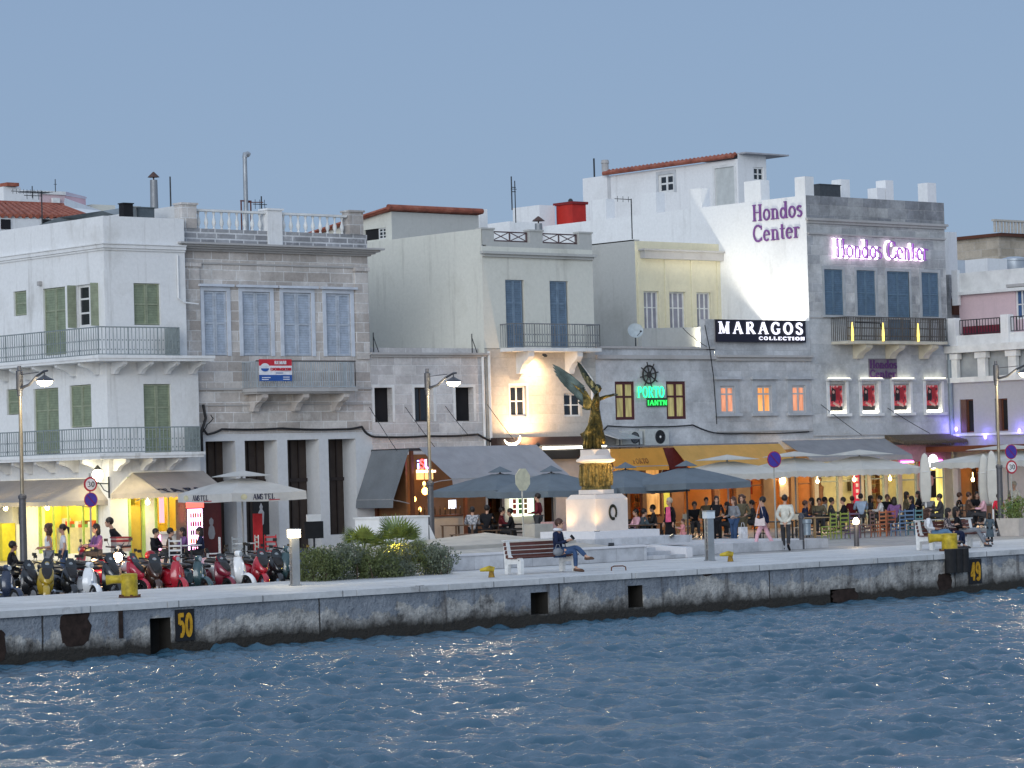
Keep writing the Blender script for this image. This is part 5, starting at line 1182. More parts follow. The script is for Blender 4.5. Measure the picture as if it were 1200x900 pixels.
mb = MB(); mb.tube([(a+.6,YF-.95,c-.04),(a+.6,YF-.95,c-.9)], .03, 6); mb.tube([(b-.1,YF-.95,c-.04),(b-.1,YF-.95,c-.9)], .03, 6); part('strut', mb, IRON, t, split=True)
def dish(px, py, Y, r, label, az=R(230), zb=None):
    x, z = hitY(px, py, Y); t = thing('satellite_dish', label, 'dish', (x, Y, (zb if zb else z-.7)))
    n = MB(); pr = [(r*i/6, .22*r*(i/6)**2) for i in range(7)]; n.lathe([(max(q,.001),h) for q,h in pr]+[(q,h-.015) for q,h in pr[::-1] if q>0], (0,0,0), 20, cap=False)
    o = part_(t,'reflector',n,plain('dish_grey',(.40,.45,.47),.5),smooth=True); dz = z-t.location.z; o.location = (0,0,dz); o.rotation_euler = (R(70),0,R(-35))
    n = MB(); n.tube([(0,0,0),(0,0,dz*.8),(.05,.08,dz)], .025, 6); n.tube([(.02,.0,dz-.25),(-.12,-.45,dz-.05)], .012, 5); n.ell((-.12,-.45,dz-.03),(.04,.06,.04),8,6); part_(t,'mount',n,IRON)
dish(744.5, 388, YF+.6, .32, 'pale grey satellite dish on the roof of the low bar', zb=zE)
# flood lamps the photograph shows at work
def floodlamp(name, label, loc, tgt, col, watts, spot=70, blend=.6, size=.12, fix=True, gm=None):
    t = thing(name, label, 'floodlight', loc); d = (V(tgt)-V(loc)).normalized(); q = d.to_track_quat('-Z','Y')
    mb = MB(); mb.cbox((0,0,.06), .17, .13, .08); o = part_(t,'housing',mb,IRON); o.rotation_euler = q.to_euler()
    mb = MB(); mb.cbox((0,0,.015), .14, .10, .005); o = part_(t,'lens',mb, gm or emit('flood_lens',(1,.85,.6),2)); o.rotation_euler = q.to_euler()
    L = bpy.data.lights.new(name+'_light','SPOT'); L.energy = watts; L.color = col; L.spot_size = R(spot); L.spot_blend = blend; L.shadow_soft_size = size
    lo = bpy.data.objects.new('light', L); S.collection.objects.link(lo); lo.parent = t; lo.rotation_euler = q.to_euler(); lo.location = d*.06
    return t
zlamp = hitY(838,392,YF+1.2)[1]
floodlamp('floodlight','floodlight on the low roof aimed at the tall white flank', (xR0-3.4, YF+1.6, zE+.55), (xR0, YF+2.2, zE+2.6), (1.0,.95,.84), 640, 165, .9, .15)
floodlamp('floodlight','second floodlight on the low roof aimed at the pale yellow house', (xR0-3.6, YF+1.7, zE+.55), (xG0+2.4, yG, zE+1.6), (1.0,.93,.72), 560, 150, .9, .15)
xw, zw = hitY(626, 512, YF-1.0)
floodlamp('floodlight','warm floodlight on the bar awning washing the limestone wall', (xw, YF-1.15, 3.75), (xw+.25, YF, 5.0), (1.0,.62,.32), 620, 140, 1.0, .1)
xw2, zw2 = hitY(633, 432, YF-.5)
floodlamp('floodlight','small warm lamp under the balcony of the cream house', (xw2, YF-.75, zDb-.35), (xw2-.15, YF, zDb-1.6), (1.0,.66,.36), 260, 150, 1.0, .08)
# crescent lamp on the awning edge
mb = MB(); cx0, cz0 = hitY(600, 512, YF-.6); pts = [(cx0+.42*math.cos(R(a)), YF-.6, cz0+.30*math.sin(R(a))) for a in range(200,375,14)]; mb.tube(pts, [.015+.05*math.sin(math.pi*i/(len(pts)-1)) for i in range(len(pts))], 8)
tag(mb.build('crescent_lamp', emit('crescent',(1,.9,.7),5)), 'white glowing crescent shaped lamp above the grey veranda awning', 'lamp')
# ---- cables along the facades
def cable(pts, r, label, name='power_cable'):
    P3 = []
    for px, py, Y in pts: x, z = hitY(px, py, Y); P3.append(V((x, Y, z)))
    out = []
    for i in range(len(P3)-1):
        for k in range(5): q = k/5; out.append(P3[i].lerp(P3[i+1], q)-V((0,0,.03*math.sin(math.pi*q))))
    out.append(P3[-1]); mb = MB(); mb.tube(out, r, 6); tag(mb.build(name, plain('black_cable',(.015,.015,.017),.6), smooth=True), label, 'cable')
cable([(237,500,YF-.12),(243,509,YF-.12),(260,503,YF-.12),(330,502,YF-.12),(400,503,YF-.12),(424,500,YF-.12),(430,508,YF-.12),(440,512,YF-.12),(500,511,YF-.12),(560,509,YF-.12),(585,521,YF-.12)], .045, 'thick black cable running across the stone town house and low house')
cable([(704,506,YF-.1),(712,499,YF-.1),(760,500,YF-.1),(812,498,YF-.1),(836,507,YF-.1),(870,508,YF-.1),(948,506,YF-.1)], .03, 'black cable sagging along the bar wall below the neon sign')
cable([(237,530,YF-.15),(236,505,YF-.15),(241,490,YF-.15),(238,474,YF-.15)], .05, 'tangled black cable rising at the left edge of the stone town house')
cable([(237,507,YF-.16),(243,497,YF-.3),(250,490,YF-.3),(247,486,YF-.2)], .02, 'thin curled black cable end beside the tangled riser')
for (x0_,y0_,x1_,y1_,l) in ((433,477,465,528,'leftmost'),(475,477,512,527,'second'),(522,476,548,509,'third'),(571,474,602,515,'rightmost')):
    cable([(x0_,y0_,YF-.05),(x1_,y1_,YF-1.6)], .012, l+' of four thin stay wires holding the veranda awning', 'stay_wire')
cable([(962,474,YF-.05),(1010,510,YF-.9)], .014, 'left of two thin stay wires below the lit posters', 'stay_wire'); cable([(1040,478,YF-.05),(1090,508,YF-.9)], .014, 'right of two thin stay wires below the lit posters', 'stay_wire')
cable([(826,381,YF-.2),(832,410,YF-.2),(836,440,YF-.15),(839,480,YF-.15),(840,497,YF-.15)], .02, 'thin black cable hanging where the bar meets the boutique')
cable([(800,384,YF+.3),(812,395,YF+.1),(828,406,YF-.1)], .015, 'thin wire slung across the roof wall left of the black name board')
# shaft awning fixtures: real estate board
a, b, c, e = rectY(303.5, 421, 341.5, 446.5, YF-1.0)
t = thing('estate_agent_sign', 'estate agent board striped red white and blue hung on the stone balcony', 'sign', ((a+b)/2, YF-1.0, c))
m_ = mY(YF-1.0); h = e-c
mb = MB(); mb.mbox(m_, a, b, c, c+h*.28, 0, .03); part('blue_band', mb, plain('sign_blue',(.02,.09,.34),.4), t)
mb = MB(); mb.mbox(m_, a, b, c+h*.28, c+h*.70, 0, .03); part('white_band', mb, plain('sign_white',(.75,.76,.8),.4), t)
mb = MB(); mb.mbox(m_, a, b, c+h*.70, e, 0, .03); part('red_band', mb, plain('sign_red',(.55,.02,.04),.4), t)
w = b-a; SW = plain('sign_white',(.75,.76,.8)); SRd = plain('sign_red',(.55,.02,.04)); SBl = plain('sign_blue',(.02,.09,.34))
letters('REMAX', m_, a+w*.46, c+h*.77, h*.15, w*.36, .03, .045, SW, t, bold=1.4)
letters('ENOIKIAZETAI'.replace('Z','S'), m_, a+w*.33, c+h*.48, h*.12, w*.63, .03, .045, SRd, t, bold=1.4)
for (x0, z0, ww) in ((.07,.14,.26),(.07,.05,.2),(.72,.16,.2),(.72,.06,.2),(.5,.35,.22)):
    mb = MB(); mb.mbox(m_, a+w*x0, a+w*(x0+ww), c+h*z0, c+h*(z0+.035), .03, .04); part('fine_print', mb, SW if z0 < .3 else SBl, t)
for (mt, r0_, zz, k0, k1) in ((SRd,.13,.72,0,180),(SW,.13,.66,0,180),(SBl,.12,.58,180,360)):
    mb = MB(); mb.prism([(a+w*.165+w*r0_*math.cos(R(q)), c+h*zz+h*r0_*1.2*math.sin(R(q))) for q in range(k0,k1+1,20)], m_, .031, .046+.002*(mt is SW)+.004*(mt is SBl)); part('balloon_mark', mb, mt, t)
# ---- S: pink corner house at the right, coming forward
xS = xR1+.06
S_ = tag_b('pink_corner_house', 'pink and white corner house with a white balcony, grey panels and violet lamps', 'house', xS, YF-6)
mL = mX(xS); zS = hitX(1170,327,xS)[1]; zSb = hitX(1160,403,xS)[1]; zSm = hitX(1160,441,xS)[1]
yS0, yS1 = YF-9, YF+9
oS = [rectX(1125,468,1141,507,xS), rectX(1166,467,1181,505,xS)]; oU = [rectX(1188,338,1202,372,xS)]
back = 2.2   # upper floor stands back behind the terrace
mb = MB(); wall(mb, mL, yS0, yS1, 0, zSm, [*oS, (*rectX(1123,548,1150,600,xS)[:2],0,2.7)], .2); part('lower_wall', mb, LILAC, S_)
mLu = mX(xS+back); oU = [rectX(1190,339,1204,374,xS+back)]
zSu = hitX(1170,331,xS+back)[1]
mb = MB(); wall(mb, mLu, yS0, YF+1.2, zSb-.5, zSu, oU, .15); mb.quad((xS+back,YF+1.2,0),(xS+back+9,YF+1.2,0),(xS+back+9,YF+1.2,zSu),(xS+back,YF+1.2,zSu)); mb.quad((xS+back,yS0,zSu),(xS+back,YF+1.2,zSu),(xS+back+9,YF+1.2,zSu),(xS+back+9,yS0,zSu)); part('upper_wall', mb, PINKR, S_)
casement(S_, mLu, oU[0], TRIM, plain('blue_pane',(.06,.12,.25),.2), -.1, 2, 2, .08); mb = MB(); a,b,c,e = oU[0]; mb.mbox(mLu, a-.3, b+.3, e+.12, e+.25, 0, .25); part('window_hood', mb, CORN, S_)
mb = MB(); mb.mbox(mLu, yS0, YF+1.3, zSu-.3, zSu+.55, .003, .12); mb.mbox(mLu, yS0, YF+1.4, zSu-.45, zSu-.31, .003, .28); part('parapet', mb, TRIM, S_)
mb = MB(); mb.mbox(mLu, YF+1.0, YF+1.35, zSu-.9, zSu+.7, .12, .3); part('corner_pillar', mb, WHITE2, S_)
mb = MB(); mb.mbox(mL, yS0, YF+1.3, zSb-.32, zSb, -back, .35); mb.mbox(mL, yS0, YF+1.3, zSb+.002, zSb+.45, -.15, .0); part('terrace_slab', mb, TRIM, S_)
mb = MB(); mb.mbox(mL, yS0, YF+1.0, zSm+.02, zSb-.33, -.3, -.2); part('grey_panel_band', mb, plain('grey_infill',(.33,.35,.36),.7,sc=-2), S_)
for px in (1119, 1152, 1188): y = hitX(px,425,xS)[0]; mb = MB(); mb.mbox(mL, y-.22, y+.22, zSm, zSb-.34, -.1, .12); mb.mbox(mL, y-.32, y+.32, zSb-.6, zSb-.341, -.1, .2); part('pilaster', mb, TRIM, S_)
mb = MB(); mb.mbox(mL, yS0, YF+1.2, zSm-.22, zSm+.015, .003, .2); mb.mbox(mL, yS0, YF+1.0, zSm-2.6, zSm-2.5, .003, .12); part('string_course', mb, TRIM, S_)
for px in (1117, 1179): y = hitX(px,380,xS)[0]; mb = MB(); mb.mbox(mL, y-.22, y+.22, zSb+.003, zSb+1.25, -.25, .12); part('terrace_pier', mb, WHITE2, S_)
ya, yb = hitX(1171,385,xS)[0], hitX(1124,385,xS)[0]; railing(S_, mL, ya, yb, zSb+.5, zSb+1.15, -.05, IRON, .16, False)
mb = MB(); mb.mbox(mL, ya+.1, yb-.1, zSb+.46, zSb+.85, -.2, -.15); part('maroon_cloth', mb, plain('maroon_cloth2',(.16,.02,.04),.8), S_)
railing(S_, mL, yS0, hitX(1184,385,xS)[0], zSb+.5, zSb+1.15, -.05, IRON, .16, False)
for o in oS: casement(S_, mL, (o[0],o[1],o[2],o[3]), WOODD, DARKIN, -.12, 2, 1, .06); mb = MB(); mb.mbox(mL, o[0]+(o[1]-o[0])*.55, o[1]-.05, o[2], o[3], -.1, -.02); part('shutter', mb, plain('brown_shutter',(.12,.06,.04),.6,sc=-3), S_)
VIO = emit('violet_lamp',(.22,.16,1.0),7)
for px, py in ((1121,503),(1121,514),(1155,512),(1195,505)):
    y, z = hitX(px,py,xS-.1); mb = MB(); mb.ell((xS-.12,y,z),(.08,.07,.11),8,6); part('violet_lamp', mb, VIO, S_)
    L = bpy.data.lights.new('violet','POINT'); L.energy = 12; L.color = (.25,.2,1); L.shadow_soft_size = .1; lo = bpy.data.objects.new('lamp_glow', L); S.collection.objects.link(lo); lo.parent = S_; lo.location = V((xS-.3,y,z+.1))-S_.location
room(S_, xS+.25, xS+4, hitX(1151,570,xS)[0]-.5, hitX(1122,570,xS)[0]+.5, 0, 2.9, ORAW, (1,.5,.15), 10, ((.3,.5),), .5, 'left')
furnish(S_, xS+.6, xS+3.8, hitX(1122,570,xS)[0]+.4, 8)
mb = MB(); mb.box(xS-2.2, xS-.003, yS0+2, YF-.2, hitX(1160,523,xS)[1]-.2, hitX(1160,523,xS)[1]+.05); part('dark_canopy', mb, WOODD, S_)
# ---- roofscape behind
def block(name, label, cat, px0, px1, py_top, Y, z0=5, depth=4, mat=WHITE2, flank=None):
    x0, x1 = hitY(px0,py_top,Y)[0], hitY(px1,py_top,Y)[0]; z = hitY((px0+px1)/2, py_top, Y)[1]
    t = thing(name, label, cat, ((x0+x1)/2, Y, 0)); mb = MB(); mb.box(x0, x1, Y, Y+depth, z0, z); part('wall', mb, mat, t); return t, x0, x1, z
block('rooftop_block','small white roof block just right of the tiled attic','building',562,571,245,100,7,1)
block('rooftop_block','low white roof wall beneath the forked aerial','building',597,627,260,104,7,3)
t, x0, x1, z = block('rooftop_block','white roof wall left of the red cabin, with rounded step','building',632,650,240.5,110,7,2)
t, x0, x1, z = block('rooftop_block','tall white shaft behind the right edge of the grey store','building',1111,1121,272,95,6,1.5)
t, x0, x1, z = block('stone_stub','stone wall stub with a small arched opening right of the grey store','building',1112,1126,322,90.5,5,1,STONE_R)
mb = MB(); mb.box(x0+.12,x1-.08,90.4,90.49,hitY(1118,369,90.5)[1],hitY(1118,350,90.5)[1]); part('opening', mb, WOODD, t)
t, x0, x1, z = block('rooftop_block','distant pale blue white roof block in the gap before the pink house','building',1122,1140,305,140,6,5,plain('far_pale',(.5,.55,.6),.8,sc=-1))
t, x0, x1, z = block('balustraded_house','distant ochre stone house with a balustraded roof terrace at the right edge','house',1171,1215,278,150,6,8,ashlar('ochre_ashlar',(.42,.36,.28),(.58,.50,.40),(.52,.48,.42),1.2,.6,.5))
mb = MB(); mb.box(x0-.3,x1,149.6,158,z,z+.25); part('cornice', mb, WOODD, t)
zt3 = hitY(1180,258,149.6)[1]; mb = MB(); mb.box(hitY(1163,260,149.5)[0],x1,149.3,149.6,zt3-.15,zt3); part('terrace_rail', mb, plain('pale_stone',(.5,.46,.4)), t)
mb = MB(); 
for k in range(16): x = hitY(1164,260,149.5)[0]+k*.42; mb.box(x,x+.16,149.35,149.5,z+.25,zt3-.151)
part('baluster', mb, plain('pale_stone',(.5,.46,.4)), t, split=True)
block('water_tank','white box water tank on the roof of the pink house','tank',1157,1180,303,100,7,1.5)
x, z = hitY(1188,301,101); mb = MB(); mb.lathe([(.8,0),(.8,1.6),(.85,1.62),(.85,1.72),(.3,1.85)],(x,101,z-1.85),20); tag(mb.build('round_water_tank', plain('tank_grey',(.42,.46,.5),.4,.3,sc=-1), smooth=True), 'round grey metal water tank beside the white box tank', 'tank')
# left: low house with red tiled roof, pink house far behind, white chimney
yL = 118; t = thing('tiled_house', 'white house with a broad red tiled hip roof behind the corner house', 'house', (hitY(40,270,yL)[0], yL, 0))
ptA = lambda px, py, Y: (*((lambda q: (q[0], Y, q[1]))(hitY(px,py,Y))),)
e0, e1 = ptA(-60,252,yL), ptA(112,255.5,yL); rdg0, rdg1 = ptA(-60,236.5,yL+5), ptA(74,242,yL+5)
mb = MB(); a_, b_ = V(e0), V(e1); mb.add([(a_.x,yL+.3,5),(b_.x-.8,yL+.3,5),(b_.x-.8,yL+.3,b_.z-.02),(a_.x,yL+.3,a_.z-.02)],[(0,1,2,3)]); mb.box(a_.x,b_.x-.5,yL+.05,yL+.29,b_.z-.75,b_.z-.08); mb.add([(b_.x-.8,yL+.3,5),(b_.x-.8,yL+10,5),(b_.x-.8,yL+10,b_.z-.05),(b_.x-.8,yL+.3,b_.z-.05)],[(0,1,2,3)]); part('wall', mb, WHITE, t)
tiled(t, rdg0, rdg1, e0, e1, .3); 
mb = MB(); mb.add([rdg1, e1, ptA(119,247,yL+9), ptA(76,232,yL+5.4)], [(0,1,2,3)]); mb.add([V(rdg1)-V((0,0,.1)), V(e1)-V((0,0,.1)), V(ptA(119,247,yL+9))-V((0,0,.1)), V(ptA(76,232,yL+5.4))-V((0,0,.1))], [(0,1,2,3)]); part('white_ridge', mb, WHITE2, t)
for px in (7, 55): c_ = ptA(px,262,yL); mb = MB(); mb.box(c_[0]-.25,c_[0]+.25,yL+.0,yL+.045,c_[2]-.25,c_[2]+.2); part('vent_opening', mb, DARKIN, t)
t, x0, x1, z = block('rooftop_block','white chimney block with a red cap behind the tiled roof','chimney',4,24,219,130,8,2)
mb = MB(); mb.box(x0+.1,x1-.2,129.8,131,z+.02,z+.2); part('cap', mb, TILE, t)
block('rooftop_block','grey white low roof wall between the chimney and the pink house','building',24,46,223,134,8,2,WHITE)
t, x0, x1, z = block('pink_house','distant pink house with pale parapet beyond the red tiled roof','house',44,76,228,150,8,2,PINKR)
mb = MB(); zz = hitY(60,224,150)[1]; mb.box(x0,x1,149.9,150.2,z,zz); part('parapet', mb, TRIM, t); mb = MB(); x2 = hitY(96,230,150)[0]; mb.add([(x1,150,8),(x2,149.6,8),(x2,149.6,z-.2),(x1,150,z)], [(0,1,2,3)]); part('side_wall', mb, plain('shaded_pink',(.42,.30,.36),.8,sc=-1), t); mb = MB(); mb.add([(x1,149.9,z),(x2,149.5,z-.2),(x2,149.5,zz-.3),(x1,149.9,zz)], [(0,1,2,3)]); part('side_parapet', mb, plain('shaded_parapet',(.36,.34,.42),.8,sc=-1), t)  # side wall and side parapet: shade of the turned face put into the colour
mb = MB(); c_ = ptA(65,235,149.8); mb.box(c_[0]-.25,c_[0]+.25,149.7,149.85,c_[2]-.5,c_[2]+.15); part('window', mb, TRIM, t)
block('rooftop_block','far pale ochre roof wall beyond the grey sheet roof','building',108,135,240,150,8,3,CREAM)
# grey sheet roof lump and boxes on A's roof
t = thing('sheet_roof_shed', 'low grey corrugated sheet roof on the corner house terrace', 'shed', (XAc+1, YA+4, zA-.6))
mb = MB(); p = [ptA(96,256,YA+8),ptA(120,247,YA+6),ptA(147,243,YA+6),ptA(147,256,YA+5)]
mb.prism([(0,0),(.01,0)], lambda u,v,d:(0,0,0), 0, 1) if False else None
q = [V(a_) for a_ in p]; mb.add(q+[a_+V((0,3,0)) for a_ in q]+[V((a_.x,a_.y,zA-.6)) for a_ in (q[0],q[3])], [(0,1,2,3),(4,5,6,7),(0,1,5,4),(1,2,6,5),(0,3,9,8)]); part('sheet', mb, plain('grey_corrugated',(.25,.28,.29),.6,.2,sc=-2), t)
def boxobj(name, label, cat, px0, px1, py0, py1, Y, d, mat): 
    a, b, c, e = rectY(px0,py0,px1,py1,Y); mb = MB(); mb.box(a,b,Y,Y+d,c,e); mb.box(a-.03,b+.03,Y-.03,Y+d+.03,e+.002,e+.04); return tag(mb.build(name, mat), label, cat)
boxobj('roof_box','small black tilted solar box on the corner house parapet','box',145,156,239,254.5,YA+.5,.3,DARKIN)
boxobj('roof_box','pale box between the black solar box and dark cabinet','box',156,164,243,255.5,YA+.9,.4,GREYR)
boxobj('roof_box','dark grey flat cabinet on the corner house roof','box',164,181,244,256.5,YA+.7,.5,plain('dark_cab',(.10,.12,.13),.6))
boxobj('roof_cabinet','dark louvred machine cabinet on the roof of the grey store','box',961,985,217,234,YF+4,1,plain('dark_cab2',(.05,.055,.06),.6))
def pipeobj(name, label, cat, px, py0, py1, Y, r, mat, capr=None):
    x, z0 = hitY(px,py1,Y); z1 = hitY(px,py0,Y)[1]; t = thing(name,label,cat,(x,Y,z0)); h = z1-z0
    mb = MB(); mb.lathe([(r,0),(r*.9,h)],(0,0,0),12); part_(t,'pipe',mb,mat,smooth=True)
    if capr: mb = MB(); mb.lathe([(capr,0),(capr*.8,.05),(.02,.2)],(0,0,h+.1),12); mb.lathe([(.03,0),(.03,.12)],(0,0,h),6); part_(t,'cap',mb,plain('rust_cap',(.09,.05,.04),.7))
    return t
pipeobj('chimney_pipe','tall grey metal chimney with a conical cap above the corner house','chimney',181,211,250,YA+3,.15,plain('galv',(.30,.31,.32),.5,.4,sc=-2),.22)
pipeobj('roof_pole','thin dark pole beside the stone roof pier','pole',200.5,207,256,YA+2,.03,IRON)
t = pipeobj('flue_pipe','tall pale flue pipe with bent top on the balustraded roof','chimney',289,184,270,YF+2.5,.09,plain('flue',(.36,.38,.40),.5,.4,sc=-2))
mb = MB(); h_ = hitY(289,184,YF+2.5)[1]-t.location.z; mb.tube([(0,0,h_-.02),(.02,0,h_+.1),(.12,0,h_+.12),(.2,0,h_+.08)], .1, 10); part_(t,'bend',mb,plain('flue',(.36,.38,.40)),smooth=True)
mb = MB()
for s_ in (-.22,.22): mb.tube([(s_,0,0),(s_,0,1.1)], .03, 6)
mb.tube([(-.25,0,1.1),(.25,0,1.1)], .03, 6); mb.tube([(0,0,1.05),(.8,0,1.08)], .02, 6); part_(t,'support_frame',mb,plain('rust_frame',(.15,.06,.05),.7))
pipeobj('roof_vent','short ribbed metal vent on the roof between the crossed railings','vent',631.5,262,279,YF+3,.17,plain('galv',(.30,.31,.32)),.27)
def aerial(label, px, py0, py1, Y, arms, name='tv_aerial'):
    x, z0 = hitY(px,py1,Y); h = hitY(px,py0,Y)[1]-z0; t = thing(name,label,'aerial',(x,Y,z0)); mb = MB(); mb.tube([(0,0,0),(0,0,h)], .025, 6); part_(t,'mast',mb,IRON)
    for (z,a,b,n,v) in arms:
        mb = MB(); mb.tube([(a,0,h*z),(b,0,h*z)], .016, 5)
        for k in range(n): u = a+(b-a)*(k+.5)/n; (mb.tube([(u,0,h*z-v),(u,0,h*z+v)], .011, 5) if v > 0 else mb.tube([(u,v,h*z),(u,-v,h*z)], .011, 5))
        part_(t,'antenna_array',mb,IRON)
aerial('forked upright aerial on the roof right of the tiled attic', 604.5, 212, 261, 103, [(.8,-.25,.1,1,.0)])
x,z = hitY(599.5,222,103); mb = MB(); mb.tube([(x,103,z-.95),(x,103,z+.6)], .03, 6); mb.tube([(x,103,z-.1),(x+.25,103,z-.1)], .02, 5); mb.tube([(x,103,z+.1),(x+.25,103,z+.1)], .02, 5); tag(mb.build('dipole_rod', IRON), 'dark vertical dipole rod fixed to the forked aerial', 'aerial')
aerial('bent aerial reaching left above the grey flank wall', 741, 233, 280, YF+3.5, [(.98,-.95,0,3,.12)])
aerial('old television aerial above the far left roofs', 50, 224, 282, 100, [(.97,-.9,.35,8,-.4),(.9,-.8,0,3,.15)])
aerial('wide comb aerial above the chimney block', 38, 218, 232, 125, [(.5,-1.2,.6,9,.12)])
aerial('thin whip aerial above the distant pink house', 65, 210, 225, 149, [(.6,-.1,.1,1,.1)])
aerial('small aerial beside the flue pipe on the balustraded roof', 307, 230, 262, YF+3, [(.7,-.4,.25,3,.18),(.5,-.1,.3,2,.12)])

# warm bulbs under awnings and parasols, some added to warm the guests
for px, py, Yb, en, l in ((862,566,YF-1.0,50,'warm bulb over the orange shopfront left of the round sign'),(700,570,YF-1.2,36,'added warm fill bulb under the orange awning behind the statue pedestal'),(815,570,YF-1.0,45,'added warm fill bulb above the guests under the fourth slate parasol'),(958,564,YF-1.2,45,'warm bulb under the second pale parasol'),(1001,562,YF-1.2,45,'warm bulb just above the red shop banner'),(1043,561,YF-1.2,45,'warm bulb above the blue chairs'),(1140,562,YF-6,40,'added warm fill bulb before the orange doorway of the pink house'),(556,574,YF-3,30,'added warm fill bulb under the front awning of the veranda')):
    x, z = hitY(px,py,Yb); mb = MB(); mb.ell((x,Yb,z),(.07,.07,.09),10,6); mb.tube([(x,Yb,z+.08),(x,Yb,z+.3)],.01,5); o = tag(mb.build('bulb',emit('bulb_glass',(1,.66,.28),20),smooth=True),l,'lamp')
    L = bpy.data.lights.new('bulb','POINT'); L.energy = en; L.color=(1,.62,.26); L.shadow_soft_size=.1; lo = bpy.data.objects.new('lamp_light',L); S.collection.objects.link(lo); lo.parent=o; lo.location=(x-.05,Yb-.2,z-.1)

for (x, y, z, en, l) in ((XAc-.9, YA+2.6, 1.9, 75, 'added yellow fill bulb under the long awning of the side street café'), (XAc-1.0, YA+5.2, 1.9, 75, 'second added yellow fill bulb under the long side street awning, farther from the corner'), (colY(176,YA-.9), YA-.7, 2.0, 55, 'added yellow fill bulb under the kiosk awning beside the ochre door')):  # bulbs added to spill warm light on the walls under the left awnings
    mb = MB(); mb.ell((x,y,z),(.08,.08,.09),10,6); mb.tube([(x,y,z+.08),(x,y,z+.3)],.01,5); o = tag(mb.build('bulb',emit('yellow_fill_bulb',(1,.82,.35),20),smooth=True),l,'lamp')
    L = bpy.data.lights.new('bulb','POINT'); L.energy = en; L.color=(1,.80,.32); L.shadow_soft_size=.1; lo = bpy.data.objects.new('lamp_light',L); S.collection.objects.link(lo); lo.parent=o; lo.location=(x-.1,y-.15,z-.1)
# ================================================================== PEOPLE
SKIN = plain('skin', (.50,.29,.20), .6, sc=-9, var=.08); SKIN2 = plain('tanned_skin', (.36,.19,.12), .6, sc=-9, var=.08)
HAIRD = plain('dark_hair', (.018,.012,.010), .5, sc=-20, var=.5); HAIRB = plain('brown_hair', (.07,.03,.018), .5, sc=-20, var=.5); HAIRG = plain('grey_hair', (.45,.38,.28), .6, sc=-20, var=.3)
def fab(name, col): return plain('fabric_'+name, col, .85, sc=-7, var=.3, spec=.15)
F = {'white':fab('white',(.74,.74,.76)),'cream':fab('cream',(.62,.60,.52)),'black':fab('black',(.014,.014,.017)),'navy':fab('navy',(.018,.025,.06)),'jeans':fab('jeans',(.05,.09,.18)),
     'ljeans':fab('light_jeans',(.12,.22,.34)),'grey':fab('grey',(.22,.23,.25)),'purple':fab('purple',(.20,.10,.24)),'pink':fab('pink',(.75,.12,.24)),'lpink':fab('light_pink',(.72,.42,.48)),
     'salmon':fab('salmon',(.72,.30,.30)),'maroon':fab('maroon',(.14,.018,.025)),'red':fab('red',(.62,.03,.06)),'olive':fab('olive',(.13,.11,.07)),'slate':fab('slate',(.09,.12,.14)),'dgrey':fab('dark_grey',(.05,.05,.055)),'brown':fab('brown',(.12,.07,.05)),'green':fab('green',(.08,.30,.16)),'lblue':fab('light_blue',(.35,.45,.6))}
def print_fabric(name, c1, c2, sc):
    m, nt, bs = newmat(name); n = noise(nt, N(nt,'ShaderNodeTexCoord').outputs['Object'], sc, 2, .5)
    nt.links.new(ramp(nt, n, [(.46, c1), (.54, c2)]), bs.inputs['Base Color']); bs.inputs['Roughness'].default_value = .85; MATS[name] = m; F[name] = m
print_fabric('floral', (.02,.02,.03), (.35,.28,.26), 22); print_fabric('check', (.16,.17,.19), (.42,.42,.44), 16); print_fabric('stripes', (.45,.45,.5), (.06,.08,.16), 12)
def skinned(verts, edges, root=0, sub=1):
    me = bpy.data.meshes.new('s'); me.from_pydata([v[0] for v in verts], edges, []); o = bpy.data.objects.new('s', me); S.collection.objects.link(o)
    md = o.modifiers.new('k','SKIN'); md.use_smooth_shade = True
    for i, v in enumerate(verts):
        sv = me.skin_vertices[0].data[i]; r = v[1]; sv.radius = r if isinstance(r, tuple) else (r, r); sv.use_root = (i == root)
    ms = o.modifiers.new('u','SUBSURF'); ms.levels = sub; ms.render_levels = sub
    dg = bpy.context.evaluated_depsgraph_get(); ev = o.evaluated_get(dg); m2 = ev.to_mesh()
    vs = [tuple(v.co) for v in m2.vertices]; fs = [tuple(p.vertices) for p in m2.polygons]; ev.to_mesh_clear()
    bpy.data.objects.remove(o); bpy.data.meshes.remove(me); return vs, fs
def lerp(a, b, t): return tuple(a[i]+(b[i]-a[i])*t for i in range(3))
